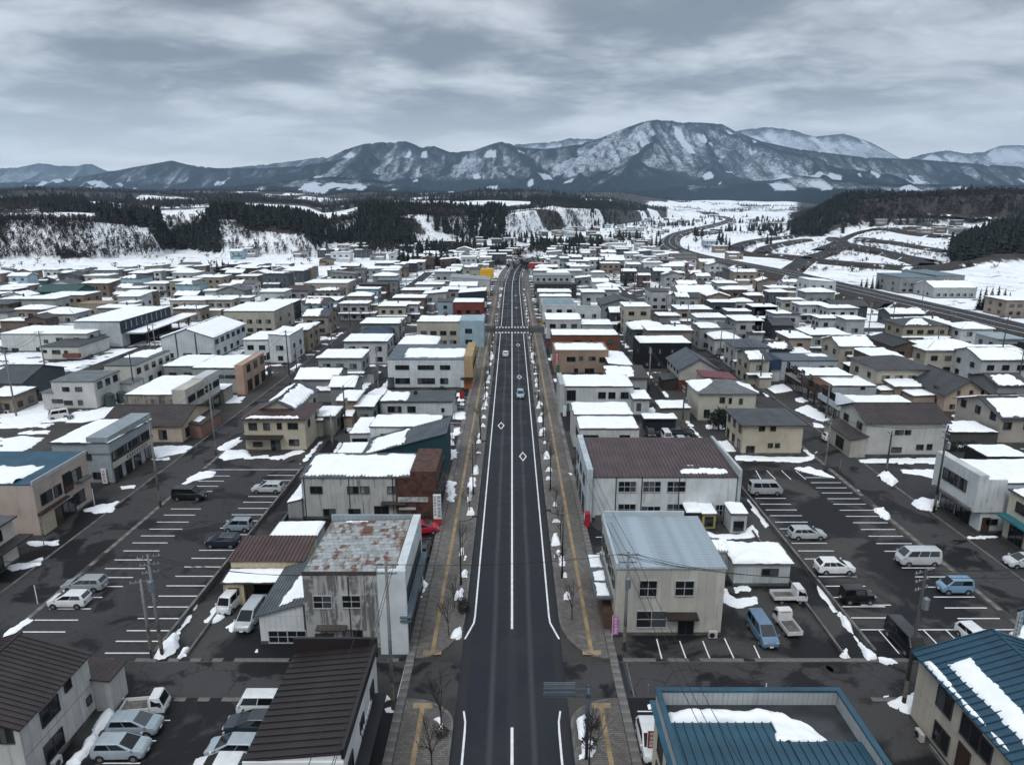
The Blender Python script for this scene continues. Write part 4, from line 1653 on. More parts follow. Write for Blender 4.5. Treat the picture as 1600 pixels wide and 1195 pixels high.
MTN = mountainmat('mountain_wood_painted_light', (0.008, 0.014, 0.019), (0.45, 0.50, 0.57), (0.026, 0.034, 0.043))


def rangemesh(name, prof, yr, yf, yb, na, ny, space, seed, snowline, conifer, slope=0.55, density=0.5, depth=1.0):
 """prof: skyline (px,row); yr: distance of the crest; yf/yb: foot in front and behind. Height is the highest of many ridge lines: the crest, its spurs and their branches"""
 rnd = random.Random(seed)
 pxs = [p[0] for p in prof]
 rows = [p[1] for p in prof]
 a = np.linspace(pxa(pxs[0]), pxa(pxs[-1]), na)
 ys = np.concatenate([np.linspace(yf, yr + 500, ny), np.linspace(yr + 500, yb, 10)[1:]])
 A, Y = np.meshgrid(a, ys)
 X = A * Y
 Z = np.full(X.shape, -5.0)
 PD = np.full(X.shape, 400.0)
 WX = X + 70 * fbm(X / 420, Y / 420, seed + 3, 3)
 WY = Y + 70 * fbm(X / 420, Y / 420, seed + 4, 3)

 def ridge(pts, wgt, sl):
  for p, q in zip(pts[:-1], pts[1:]):
   R = max(p[2], q[2]) / sl + 150
   r0, r1 = np.searchsorted(ys, (min(p[1], q[1]) - R, max(p[1], q[1]) + R))
   ym = max(min(p[1], q[1]) - R, yf)
   yM = max(p[1], q[1]) + R
   lo, hi = min(p[0], q[0]) - R, max(p[0], q[0]) + R
   c0, c1 = np.searchsorted(a, (min(lo / ym, lo / yM), max(hi / ym, hi / yM)))
   if r1 <= r0 or c1 <= c0:
    continue
   sx_, sy_ = WX[r0:r1, c0:c1], WY[r0:r1, c0:c1]
   dx, dy = q[0] - p[0], q[1] - p[1]
   tt = np.clip(((sx_ - p[0]) * dx + (sy_ - p[1]) * dy) / (dx * dx + dy * dy + 1e-6), 0, 1)
   d = np.hypot(sx_ - p[0] - dx * tt, sy_ - p[1] - dy * tt)
   z = p[2] + (q[2] - p[2]) * tt - sl * d * (1 - 0.22 * np.clip(d / 900, 0, 1))
   w_ = z > Z[r0:r1, c0:c1]
   Z[r0:r1, c0:c1] = np.where(w_, z, Z[r0:r1, c0:c1])
   PD[r0:r1, c0:c1] = np.where(w_, d / wgt, PD[r0:r1, c0:c1])

 def spur(p, ang, L, drop, lv):
  n = max(3, int(L / 170))
  pts = [p]
  x, y, z = p
  for i in range(n):
   ang += rnd.gauss(0, 0.16)
   x += math.cos(ang) * L / n
   y += math.sin(ang) * L / n
   f = (i + 1) / n
   z = p[2] - drop * (f ** 0.85) * (1 + 0.03 * rnd.gauss(0, 1))
   pts.append((x, y, max(z, 0)))
  ridge(pts, (1.0, 0.8, 0.6)[min(lv, 2)], slope)
  if lv < 2:
   for i in range(1, n):
    if rnd.random() < (0.85 if lv == 0 else 0.5):
     s = 1 if (i + lv) % 2 else -1
     q = pts[i]
     if q[2] > 60:
      spur((q[0], q[1], q[2] * 0.985), ang + s * rnd.uniform(0.55, 0.95), L * rnd.uniform(0.25, 0.45), q[2] * rnd.uniform(0.55, 0.85), lv + 1)

 crest = []
 px = pxs[0]
 while px <= pxs[-1]:
  yy_ = yr + rnd.uniform(-1, 1) * 260 * depth
  crest.append((pxa(px) * yy_, yy_, row_z(float(np.interp(px, pxs, rows)), yy_)))
  px += 9
 ridge(crest, 1.0, slope)
 i = 0
 while i < len(crest):
  p = crest[i]
  L = min((yr - yf) * rnd.uniform(0.6, 0.95), p[2] * rnd.uniform(2.6, 3.6))
  spur(p, -math.pi / 2 + rnd.gauss(0, 0.32), L, p[2] * rnd.uniform(0.85, 1.0), 0)
  i += max(2, int(space / 9 * rnd.uniform(0.6, 1.4)))
 base = row_z(np.interp(a, pxa(np.array(pxs, float)), rows), yr)[None, :]
 fine = (1 - np.abs(vnoise(X / 130, Y / 260, seed + 7)) * 2) * 16 + (1 - np.abs(vnoise(X / 60, Y / 110, seed + 8)) * 2) * 8
 Z = np.where(Z > 5, Z + fine * np.clip(Z / 300, 0, 1), Z)
 lim = CAM_H + (base - CAM_H) * (Y / yr)
 Z = np.minimum(Z, np.where(Y < yr + 300, lim, Z))
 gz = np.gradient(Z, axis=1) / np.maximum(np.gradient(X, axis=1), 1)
 alt = Z / max(float(base.max()), 1)
 cr = np.exp(-(PD / 52.0) ** 2)
 tr = density + 0.60 * cr - 0.26 * smooth(120, 420, PD) - 0.26 * smooth(snowline, snowline + 0.4, alt) - 0.30 * np.clip(gz * 1.5, -1, 1)  # last term paints side light: left-facing slopes paler, right-facing ones darker
 low = 1 - smooth(conifer, conifer + 0.15, alt + 0.25 * fbm(X / 500, Y / 500, seed + 13, 4) - 0.05 * cr)
 tr = np.maximum(tr, low * 1.12)
 # felled or open slopes that lie white, and bare chutes below the summits
 op = (fbm(X / 210, Y / 330, seed + 21, 2) > 0.50) & (alt < conifer + 0.14)
 tr = np.where(op, 0.0, tr)
 ch = smooth(90, 220, PD) * (alt > 0.55) * (alt < 0.97) * smooth(0.30, 0.42, fbm(X / 130, Y / 1100, seed + 31, 2))
 tr = tr * (1 - 0.9 * ch)
 o = grid_mesh(name, X, Y, Z, MTN, {'trees': tr})  # tree cover together with the painted side light
 return tag(o, kind='structure')


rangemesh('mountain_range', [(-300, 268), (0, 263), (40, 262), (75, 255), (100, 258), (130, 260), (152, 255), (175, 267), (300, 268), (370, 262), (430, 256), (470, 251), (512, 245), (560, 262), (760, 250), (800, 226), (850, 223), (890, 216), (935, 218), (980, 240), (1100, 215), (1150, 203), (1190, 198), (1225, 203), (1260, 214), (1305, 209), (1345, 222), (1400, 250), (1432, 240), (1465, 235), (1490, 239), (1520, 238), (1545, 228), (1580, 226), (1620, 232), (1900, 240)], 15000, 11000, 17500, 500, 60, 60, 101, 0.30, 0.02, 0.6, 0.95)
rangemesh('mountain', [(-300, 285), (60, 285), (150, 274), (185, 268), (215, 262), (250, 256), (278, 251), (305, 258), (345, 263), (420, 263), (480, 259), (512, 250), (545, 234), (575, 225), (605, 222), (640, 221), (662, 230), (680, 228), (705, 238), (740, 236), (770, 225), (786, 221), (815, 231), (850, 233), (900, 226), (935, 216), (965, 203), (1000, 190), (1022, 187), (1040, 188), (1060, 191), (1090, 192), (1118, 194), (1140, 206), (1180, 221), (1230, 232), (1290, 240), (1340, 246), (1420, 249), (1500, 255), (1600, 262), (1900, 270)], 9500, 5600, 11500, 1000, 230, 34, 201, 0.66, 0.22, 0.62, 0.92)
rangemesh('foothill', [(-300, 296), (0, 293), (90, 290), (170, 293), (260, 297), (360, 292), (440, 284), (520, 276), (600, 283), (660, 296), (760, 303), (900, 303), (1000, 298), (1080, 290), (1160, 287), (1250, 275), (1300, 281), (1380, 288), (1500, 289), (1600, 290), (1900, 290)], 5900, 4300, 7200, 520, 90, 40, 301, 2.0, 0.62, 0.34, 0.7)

# hedgerows, scrub and dark verges scattered over the white fields beyond the town
x, y = sample(16000, -0.8, 0.62, 430, 2600)
f_ = fbm(x / 70, y / 34, 131, 3)
kk = (np.abs(f_) < 0.035) | (fbm(x / 130, y / 80, 137, 3) > 0.34)
kk = kk & (hill_z(x, y) < 3)
scatter('field_scrub', np.stack([x, y, hill_z(x, y) - 0.2], -1)[kk], rg.uniform(1.5, 6, kk.sum()), TT3, TWIGD, rg, 1.7)

# copses on the valley floor
x, y = sample(9000, pxa(560), pxa(1290), 470, 2600)
kk = (fbm(x / 60, y / 60, 141, 3) > 0.27) & (hill_z(x, y) < 2) & ~((x / y > pxa(1135)) & (y < 900))
for p_, q_ in zip(HW[:-1], HW[1:]):
 kk &= np.hypot(x - (p_[0] + q_[0]) / 2, y - (p_[1] + q_[1]) / 2) > 26
kc = kk & (fbm(x / 35, y / 35, 143, 2) > 0.05)
scatter('valley_copse', np.stack([x, y, hill_z(x, y) - 0.2], -1)[kc], rg.uniform(7, 14, kc.sum()), CT3, CONIF, rg, 1.3)
kd = kk & ~kc
scatter('valley_bare_copse', np.stack([x, y, hill_z(x, y) - 0.2], -1)[kd], rg.uniform(5, 10, kd.sum()), TT3, TWIGD, rg, 1.3)
# ================================================================== BUILDINGS near the camera, one by one
def wpx(t, box, rects, face='f', lod=0, kind='sl', off=0.0):
 """windows given by photo pixels on the front ('f'), right ('r') or left ('l') wall of a building placed by B"""
 x0, x1, y0, y1, h = box
 for r in rects:
  xa, ya, xb, yb = r[:4]
  k = r[4] if len(r) > 4 else kind
  if face == 'f':
   za, zb = zat(yb, y0), zat(ya, y0)
   zc = (za + zb) / 2
   hh = max(zb - za, 0.4)
   X0, X1 = at(xa, (ya + yb) / 2, zc)[0], at(xb, (ya + yb) / 2, zc)[0]
   window(t, ((X0 + X1) / 2 - x0, -off, max(zc, hh / 2 + 0.1)), 'f', X1 - X0, hh, k, lod)
  else:
   X = x1 if face == 'r' else x0
   # a point on the plane x = X: y follows from the column
   def on(px, py):
    u, v = (px - CX) / FPX, (py - CY) / FPX
    tt = X / u
    return tt * (CT - v * ST), CAM_H - tt * (ST + v * CT)
   yA, zA = on(xa, ya)
   yB, zB = on(xb, yb)
   yc, zc = on((xa + xb) / 2, (ya + yb) / 2)
   ww = r[5] if len(r) > 5 else max(abs(yB - yA) * 0.8, 0.6)
   hh = r[6] if len(r) > 6 else 1.2
   window(t, (X - x0 + (off if face == 'r' else -off), yc - y0, max(zc, hh / 2 + 0.1)), face, ww, hh, k, lod)


def PIPES(mb, t):
 n = 14
 k = len(mb.v) // 12
 for i in range(k):
  q = MB()
  q.v = mb.v[i * 12:i * 12 + 12]
  q.f = [tuple(a - i * 12 for a in f) for f in mb.f if i * 12 <= f[0] < i * 12 + 12]
  q.m = [0] * len(q.f)
  q.build('downpipe', DARKM, t)


UNITS = []


def outdoor_unit(x, y, rz, label, z=0.0):
 if not UNITS:
  t = thing('outdoor_unit', label, 'air conditioner', (x, y, z), rz, 'air conditioner outdoor units')
  MB().box(-0.42, 0.42, -0.16, 0.16, 0.12, 0.80, 0, True).build('casing', UNITM, t)
  mb = MB()
  mb.tube((-0.1, -0.165, 0.46), (-0.1, -0.20, 0.46), 0.26, n=14)
  mb.build('fan_grille', DARKM, t)
  for s in (-0.3, 0.3):
   MB().box(s - 0.04, s + 0.04, -0.18, 0.18, 0, 0.12).build('foot', DARKM, t)
  UNITS.append(t)
  return t
 return dup(UNITS[0], (x, y, z), rz, label)


# --- brown ribbed roof house, near corner
t, b = B('house', 'grey boarded house with dark brown ribbed gable roof at the near bottom corner', 0, 0, 0, wall='b4b5b3', seam=0, dirt=0.4, roof='gy', rcol='2d2627', o=0.35, rise=1.7, snow=None, ribs=0.45,
         panels=0.9, lod=0, world=(-44.2, -34.0, 39.6, 47.4, 5.3), h=5.3)
wpx(t, b, [(99, 1059, 110, 1080, 's', 0.7, 0.8), (66, 1090, 88, 1130, 'sl', 1.9, 1.3), (73, 1143, 95, 1184, 'sl', 2.0, 1.4), (134, 1088, 142, 1099, 's', 0.5, 0.6)], 'r', off=0.02)
wpx(t, b, [(0, 1136, 20, 1159), (-30, 1136, -8, 1159)], 'f', off=0.02)
W_, D_ = b[1] - b[0], b[3] - b[2]
annex(t, W_ - 1.2, W_ + 1.4, D_ + 0.02, D_ + 2.2, 2.9, 3.2, '-x', 'b4b5b3', '382c2a', False)
for z_ in (2.7, ):
 MB().box(W_ + 0.004, W_ + 0.035, 0, D_, z_ - 0.04, z_ + 0.04, bottom=True).build('string_course', wallmat('8f8f8d', 0, 0.2), t)
outdoor_unit(-33.45, 41.6, math.pi / 2, 'cream air conditioner unit beside the brown ribbed gable house', 0.0)

# --- dark brown mono-pitch hall by the crossing
t, b = B('shop_building', 'long hall with dark brown seamed roof and white street wall at the crossing', 0, 0, 0, cat='shop', wall='c3c6c8', seam=0, dirt=0.2, roof='mx+', rcol='241e1f', o=0.05, rise=0.6, snow=None,
         rpan=0, lod=0, world=(-17.0, -10.7, 35.9, 46.6, 5.9), h=5.9, roofth=0.2)
W_, D_ = b[1] - b[0], b[3] - b[2]
rmx = roofmat('241e1f', 0)
a_, c_ = Vector((0, 0, 6.03)), Vector((W_, 0, 6.63))
k = 17
pw = D_ / k
pb = MB()
ex = c_ - a_
pb.hexa([Vector((0, 0.015, 0.03)), ex + Vector((0, 0.015, 0.03)), ex + Vector((0, pw - 0.015, 0.03)), Vector((0, pw - 0.015, 0.03))], 0.06)
pb.hexa([Vector((0, 0, 0.11)), ex + Vector((0, 0, 0.11)), ex + Vector((0, 0.09, 0.11)), Vector((0, 0.09, 0.11))], 0.10)
me = pb.data('roof_panel', rmx)
for i in range(k):
 link('roof_panel', me, t, (0, i * pw, 6.04))
mb = MB()
mb.box(-0.1, W_ + 0.15, D_ - 0.02, D_ + 0.22, 5.7, 7.35)
mb.box(W_ - 0.05, W_ + 0.15, -0.2, D_ - 0.021, 6.3, 7.05)
mb.build('parapet', roofmat('221c1d', 0), t)
MB().box(-0.05, W_ + 0.05, -0.16, -0.005, 5.0, 6.02).build('fascia', WHITEP, t)
for i, zz_ in enumerate((4.2, 4.2, 4.2)):
 window(t, (W_, 1.6 + i * 3.5, zz_), 'r', 1.1, 1.3, 'sl', 0)
MB().box(W_ + 0.004, W_ + 0.9, 0.5, D_ - 1.0, 3.0, 3.2, bottom=True).build('canopy', DARKM, t)
MB().box(W_ + 0.005, W_ + 0.08, 4.3, 8.2, 3.5, 3.9, bottom=True).build('sign_board', WHITEP, t)
for i in range(7):
 mbb = MB()
 x_ = W_ + 0.082
 yq = 4.6 + i * 0.5
 mbb.box(x_, x_ + 0.01, yq, yq + 0.28, 3.58, 3.62)
 mbb.box(x_, x_ + 0.01, yq + 0.03 * (i % 3), yq + 0.07 + 0.03 * (i % 3), 3.6, 3.84)
 mbb.box(x_, x_ + 0.01, yq + 0.05, yq + 0.27, 3.76 - 0.03 * (i % 2), 3.8 - 0.03 * (i % 2))
 mbb.build('lettering', DARKM, t)

# --- weathered tiled building with the white street face
t, b = B('shop_building', 'stained concrete building with rusty grey tiled roof and white street face', 472, 617, 899, yb=1016, d=10.8, cat='shop', wall='a5a6a4', seam=0, dirt=1.0, roof='mx+', rcol='6c7072', o=0.05, rise=0.25,
         snow=[(0, 0.18, 0.62, 0.93, 0.995)], panels=2.4, lod=0, th=0.15)
x0, x1, y0, y1, h = b
W_, D_ = x1 - x0, y1 - y0
wpx(t, b, [(490.5, 930.4, 518, 949, 'g'), (535.6, 930, 563, 948, 'g'), (494.6, 990, 521, 1010, 'd'), (538.7, 984, 566.5, 1005, 'c')], 'f', off=0.02)
canopy(t, W_ * 0.12, W_ * 0.45, -0.75, -0.025, 2.75, '4a443f', 0.12, 0.12)
TM = [roofmat('a2a7a9', 0, 0.30), roofmat('abb0b1', 0, 0.45), roofmat('9d9c98', 0, 0.9), roofmat('8f9495', 0, 0.38)]
nt, mt = 17, 16
tl = MB()
tw, td = (W_ - 0.1) / nt, (D_ - 0.4) / mt
tl.hexa([(0.01, 0.0, 0.05), (tw - 0.012, 0.0, 0.05), (tw - 0.012, td + 0.06, 0.012), (0.01, td + 0.06, 0.012)], 0.03)
tme = [tl.data('roof_tile', q) for q in TM]
rngt = random.Random(8)
for j in range(mt):
 for i in range(nt):
  fx = i / nt
  edge = fx > 0.86 or j > 11 and fx < 0.5 and rngt.random() < 0.4
  q = tme[2] if rngt.random() < (0.75 if edge else 0.22) else rngt.choice([tme[0], tme[0], tme[1], tme[3]])
  o_ = link('roof_tile', q, t, (0.03 + i * tw + rngt.uniform(-0.008, 0.008) + (tw * 0.5 if j % 2 else 0) * (i < nt - 1), 0.1 + j * td, h + 0.13 + 0.25 * (i * tw / W_) + rngt.uniform(0, 0.02)))
  o_.rotation_euler = (0, 0, rngt.uniform(-0.02, 0.02))
MB().box(-0.05, W_ + 0.05, -0.08, 0.02, h + 0.1, h + 0.42).build('gutter', plain('gutter_rust', (0.05, 0.042, 0.038), 0.7), t)
# white face wall along the pavement
fx1 = at(635, 887, 8.4)[0] - x0
fb = MB()
fb.box(W_ - 1.5, fx1, -0.55, -0.09, 0, h + 0.75)
fb.box(W_ + 0.08, fx1 - 0.15, -0.089, D_ + 0.6, 0, h + 0.6)
fb.build('street_front', wallmat('bfc6ca', 0, 0.25), t)
for i in range(5):
 window(t, (fx1 - 0.15, 1.2 + i * 2.0, 5.3), 'r', 1.7, 1.5, 'sl', 0)
 window(t, (fx1 - 0.15, 1.2 + i * 2.0, 1.5), 'r', 1.9, 2.2, 'sh', 0)
mb = MB()
for z_ in (3.45, 3.85):
 mb.box(W_ + 0.4, fx1 + 0.4, -0.75, D_ + 0.6, z_, z_ + 0.14, bottom=True)
mb.build('awning', roofmat('4f5f69', 0), t)
MB().box(-0.1, W_ + 0.05, D_ + 0.06, D_ + 0.3, h - 0.3, h + 0.75, bottom=True).build('parapet', wallmat('8c979e', 0.5, 0.2), t)
pipe = MB()
for s in (W_ * 0.49, ):
 pipe.tube((s, -0.09, 0.4), (s, -0.09, h - 0.1), 0.05, n=6)
PIPES(pipe, t)

# --- grey sloped lean-to beside it
t, b = B('lean_to_house', 'low white lean-to with grey ribbed roof half under snow beside the stained concrete building', 404, 474, 962, h=3.0, d=9.4, cat='annex', wall='c6cacb', seam=0.5, dirt=0.25, roof='mx+', rcol='555c60', o=0.25, rise=1.35, snow=None, ribs=0.35, lod=0)
wpx(t, b, [(421, 985, 449, 1003, 'g'), (450.5, 985, 478, 1003, 'g')], 'f')
W_, D_ = b[1] - b[0], b[3] - b[2]
q = quad_roof('mx+', W_, D_, 3.0, 0.25, 1.35)[0]
q = [(p[0], p[1], p[2] + 0.2) for p in q]
qq = [Vector(p) for p in q]
mbq = lambda u, v: (qq[0] * (1 - u) + qq[1] * u) * (1 - v) + (qq[3] * (1 - u) + qq[2] * u) * v
roof_snow(t, [mbq(0.42, 0.06), mbq(0.99, 0.12), mbq(0.99, 0.99), mbq(0.62, 0.99)], (0, 1, 0, 1), 0.16, 0.5, random.Random(3))

# --- garage with brown roof and snow covered canopy
t, b = B('garage', 'beige garage with ribbed brown roof behind the two parked vans', 360, 474, 877, h=3.7, yr=845, wall='b9ad92', seam=0.6, dirt=0.4, roof='my+', rcol='4a3736', o=0.15, rise=0.5, snow=None, ribs=0.42, lod=0)
x0, x1, y0, y1, h = b
W_, D_ = x1 - x0, y1 - y0
canopy(t, -0.15, W_ - 1.0, -2.6, -0.02, 2.95, '3a3332', 0.14, 0.25, True)
fb = MB()
fb.box(0, 2.1, -2.3, -0.03, 0, 2.65)
fb.build('store_room', wallmat('bdb093', 0.5, 0.5), t)
fb = MB()
fb.box(2.2, W_ - 1.1, -0.06, -0.02, 0.05, 2.6, bottom=True)
fb.build('open_bay_shade', plain('painted_shade', (0.006, 0.006, 0.006), 0.9), t)  # near-black sheet on the wall, painted shade of the open bay
for s in (2.4, W_ - 1.2):
 MB().box(s - 0.06, s + 0.06, -2.45, -2.33, 0, 2.6).build('post', DARKM, t)
MB().box(0.5, 1.6, -2.42, -2.31, 1.4, 2.0, bottom=True).build('wall_rack', DARKM, t)
tag(MB().tube((0, 0, 0), (0, 0, 0.55), 0.13, n=8).tube((0, 0, 0.55), (0, 0, 0.65), 0.07, n=6).build('gas_bottle', WHITEP, None, (x0 + 3.9, y0 - 1.3, 0)), 'white gas bottle standing in the dark garage bay', 'gas bottle')

t, b = B('storage_shed', 'grey storage shed with flat snow roof between garage and rusty-faced building', 423, 494, 838, h=2.9, yr=817, wall='a2a6a6', seam=0.5, dirt=0.35, roof='flat', rcol='6d7274', o=0.2, snow='full', th=0.22, amp=0.05, roofth=0.15, lod=0)
t, b = B('storage_shed', 'low shed under snow against the rusty-faced building', 449, 471, 786, h=2.4, yr=752, wall='8d8f8f', seam=0.5, dirt=0.35, roof='mx+', rcol='4a4c4e', o=0.1, rise=0.5, snow='full', amp=0.06, lod=0)

# --- long building with rust-brown street end
t, b = B('shop_building', 'long grey boarded building with snow roof and rust brown street end', 470, 655, 746, yb=810, yr=713, cat='shop', wall='a6a8a5', seam=0, dirt=0.85, roof='my+', rcol='4f565b', o=0.2, rise=0.35, ribs=0.5, snow=[(0, 0.03, 0.96, 0.06, 0.93)], th=0.2, panels=1.1, lod=0)
x0, x1, y0, y1, h = b
W_, D_ = x1 - x0, y1 - y0
wpx(t, b, [(485.5, 760, 503, 770, 'sl'), (543, 760, 560, 770, 'sl'), (563.5, 760, 576.6, 770, 'c'), (606, 760, 619, 770, 'c'), (506, 795, 523.6, 805, 'sl'), (545, 795, 563, 805, 'sl'), (586, 793, 607, 811, 'd')], 'f', off=0.02)
canopy(t, 10.4, 13.6, -0.9, -0.03, 2.5, '3b3835', 0.12, 0.1)
RUST = plain('rusty_cladding', (0.062, 0.028, 0.020), 0.75, var=0.5, vs=1.3)
xs = at(621, 760, 4)[0] - x0
fb = MB()
xe = -9.85 - x0
fb.box(xs, xe, -0.35, -0.03, 0.05, h + 0.15)
fb.box(W_ * 0.985 - 0.9, xe, -0.351, D_ + 0.6, h * 0.0 + 0.05, h + 1.0)
fb.build('street_front', RUST, t)
for i in range(6):
 link('front_panel', MB().box(0.02, (xe - xs) / 6 - 0.02, -0.05, 0, 0.1, h - 0.05, bottom=True).data('front_panel', RUST) if i == 0 else me_fp, t, (xs + i * (xe - xs) / 6, -0.352, 0))
 if i == 0:
  me_fp = t.children[-1].data
MB().box(xs + 0.3, xe - 1.1, -0.52, -0.405, 2.6, 3.25, bottom=True).build('sign_board', plain('old_sign', (0.33, 0.33, 0.33), 0.7, var=0.4, vs=2.5), t)
MB().box(xs + 0.4, xs + 2.6, -0.55, -0.405, 1.5, 1.8, bottom=True).build('shutter_box', FRAMEW, t)
for i in range(4):
 window(t, (xe, 1.6 + i * 2.6, 4.4), 'r', 1.6, 1.1, 'sl', 0)
 window(t, (xe, 1.6 + i * 2.6, 1.3), 'r', 2.0, 2.2, 'sh', 0)
pipe = MB()
for s in (0.35, 6.2, 11.9):
 pipe.tube((s, -0.09, 0.3), (s, -0.09, h - 0.05), 0.045, n=6)
PIPES(pipe, t)

# --- teal flank, white ones behind
t, b = B('shop_building', 'dark teal building with steep grey mono-pitch roof partly snowed', 567, 697, 712, h=3.2, d=8.0, cat='shop', wall='1d3d47', seam=0.5, dirt=0.2, roof='mx+', rcol='4a5258', o=0.2, rise=3.6, snow=[(0, 0.05, 0.48, 0.06, 0.9)], ribs=0.5, lod=0)
annex(t, -4.6, -0.05, 0.5, 7.5, 2.5, 2.6, 'x', '9aa0a2', '4a4f52', True)
t, b = B('shop_building', 'white flat building with snow roof behind the dark teal flank', 578, 686, 668, h=5.0, yr=650, cat='shop', wall='bdc0c1', seam=0.9, dirt=0.3, roof='flat', rcol='4a4e52', o=0.15, snow='full', lod=0, front=[(595, 678, 607, 688), (612, 678, 630, 686, 'c')])
annex(t, -3.6, -0.05, 1.0, 9.5, 3.6, 3.7, 'x', 'b4b7b7', '4a4f52', True, [((-2.0, 1.0, 2.3), 'f', 2.4, 0.9, 'n')])
t, b = B('shop_building', 'grey flat long building with bare dark roof and one snow patch', 595, 706, 628, yb=652, yr=611.5, cat='shop', wall='b3b8b9', seam=0.9, dirt=0.25, roof='flat', rcol='43484d', o=0.25, snow=[(0, 0.02, 0.36, 0.05, 0.85)], lod=0,
         front=[(606, 635, 616, 643.5, 'sl'), (617, 635, 627, 643.5, 'c'), (637, 635, 649, 643.5, 'sl'), (690, 638, 694, 643, 's')])
W_, D_ = b[1] - b[0], b[3] - b[2]
MB().box(W_ * 0.42, W_ * 0.46, D_ * 0.6, D_ * 0.75, b[4] + 0.2, b[4] + 0.9).build('chimney', DARKM, t)
t, b = B('shop_building', 'large white two-storey building with orange street corner and snow streaked roof', 605, 728, 562, yb=607, yr=541, cat='shop', wall='bcc3c6', seam=1.2, dirt=0.25, roof='my+', rcol='5a656d', o=0.1, rise=0.4, ribs=0.6, snow=[(0, 0.2, 0.97, 0.12, 0.7)], lod=0,
         front=[(618, 571, 639, 577, 'n'), (653, 571, 678, 577, 'n'), (688, 571, 703, 577, 'n'), (618, 591, 640, 599, 'n'), (653, 591, 679, 599, 'n'), (688, 591, 700, 599, 'n'), (606, 590, 616, 606, 'd')])
W_, D_ = b[1] - b[0], b[3] - b[2]
MB().box(W_ - 0.4, W_ + 1.5, -0.25, D_ + 0.6, 0, b[4] + 0.9).build('street_front', wallmat('a08a6a', 0.9, 0.2), t)
MB().box(W_ - 1.2, W_ + 1.7, -1.6, -0.26, 2.5, 2.7, bottom=True).build('canopy', DARKM, t)
MB().box(W_ - 0.3, W_ + 1.2, -0.32, -0.26, 0.1, 2.4, bottom=True).build('door', plain('orange_door', (0.35, 0.11, 0.03), 0.5), t)
for i in range(4):
 window(t, (W_ + 1.5, 2 + i * 3, 4.9), 'r', 1.8, 1.2, 'sl', 1)

# ---------------- highway side of the main road
t, b = B('office_building', 'cream panelled corner building with pale blue-grey metal roof and snowy canopy', 0, 0, 0, cat='office', wall='b0aea6', seam=0, dirt=0.30, roof='my+', rcol='8d9aa3', o=0.12, rise=0.25, snow=None, panels=0.88, lod=0,
         world=(9.85, 20.05, 57.6, 68.0, 7.1), h=7.1, ribs=0)
x0, x1, y0, y1, h = b
W_, D_ = x1 - x0, y1 - y0
wpx(t, b, [(999, 907, 1026, 930, 'g'), (1055.6, 907, 1083, 929.5, 'g'), (995, 954, 1040, 979, 'g'), (1060, 962, 1083, 990, 'd')], 'f', off=0.02)
canopy(t, W_ * 0.47, W_ * 0.76, -1.1, -0.03, 2.55, '2e2622', 0.14, 0.15)
sh = MB()
nr = 22
rl_ = D_ / nr
rsh = MB()
rsh.hexa([(0.0, 0.0, 0.05), (W_ + 0.1, 0.0, 0.05), (W_ + 0.1, rl_ - 0.02, 0.055), (0.0, rl_ - 0.02, 0.055)], 0.04)
rme = rsh.data('roof_sheet', roofmat('93a0a9', 0, 0, 1))
for i in range(nr):
 link('roof_sheet', rme, t, (-0.05, i * rl_, h + 0.135 + 0.25 * i / nr))
pb = MB()
pb.box(-0.15, 0.1, -0.1, D_ + 0.2, h - 0.05, h + 0.65)
pb.box(0.101, W_ * 0.86, D_ - 0.05, D_ + 0.2, h, h + 0.95)
pb.build('parapet', wallmat('aab4ba', 0, 0.1), t)
canopy(t, -1.75, -0.02, 1.2, D_ - 0.6, 3.3, '565f66', 0.2, 0.0)
for i, (ya, yb) in enumerate(((1.6, 4.0), (4.3, 6.2), (7.0, 9.6))):
 roof_snow(t, [(-1.6, ya, 3.31), (-0.3, ya, 3.31), (-0.3, yb, 3.31), (-1.6, yb, 3.31)], (0, 1, 0, 1), 0.16, 0.2, random.Random(i))
MB().box(-0.9, -0.02, 0.8, 5.4, 0.0, 1.9).build('planked_box', plain('brown_boards', (0.075, 0.042, 0.028), 0.8, var=0.3, vs=2.0), t)
for i in range(4):
 window(t, (-0.022, 1.6 + i * 2.4, 5.2), 'l', 1.5, 1.2, 'sl', 0)
outdoor_unit(x0 + W_ - 0.9, y0 - 0.5, 0, 'air conditioner unit by the door of the cream corner building')

t, b = B('factory_building', 'white boarded two-storey works with brown ribbed roof beside the wet parking lot', 927, 1152, 746, yb=812, yr=694, cat='workshop', wall='c1c7c9', seam=0, dirt=0.35, roof='my+', rcol='473a3b', o=0.12, rise=0.9, ribs=0.5, snow=[(0, 0.62, 0.95, 0.06, 0.2), (0, 0.66, 0.80, 0.24, 0.30)], panels=1.0, lod=0, th=0.12)
x0, x1, y0, y1, h = b
W_, D_ = x1 - x0, y1 - y0
wpx(t, b, [(967, 752, 993, 767.7, 'gw'), (1005, 752, 1032, 767.7, 'gw'), (1043, 752, 1070.5, 767.7, 'gw'), (966, 787, 992.6, 804, 'gw'), (1002, 791, 1031, 804, 'gw'), (1042.5, 787, 1069, 804, 'gw'), (1118, 788.6, 1134, 805, 'gw')], 'f', off=0.02)
pipe = MB()
for s in (0.16, 0.34, 0.60):
 pipe.tube((W_ * s, -0.1, 0.3), (W_ * s, -0.1, h - 0.02), 0.06, n=6)
PIPES(pipe, t)
fb = MB()
fb.box(-0.9, 0.0 - 0.13, -0.7, D_ + 0.3, 0, h + 1.4)
fb.build('street_front', wallmat('aeb9bf', 1.2, 0.5), t)
for i in range(3):
 window(t, (-0.9, 2.6 + i * 4, 4.8), 'l', 1.8, 1.2, 'sl', 0)
 window(t, (-0.9, 2.6 + i * 4, 1.4), 'l', 2.2, 2.2, 'sh', 0)
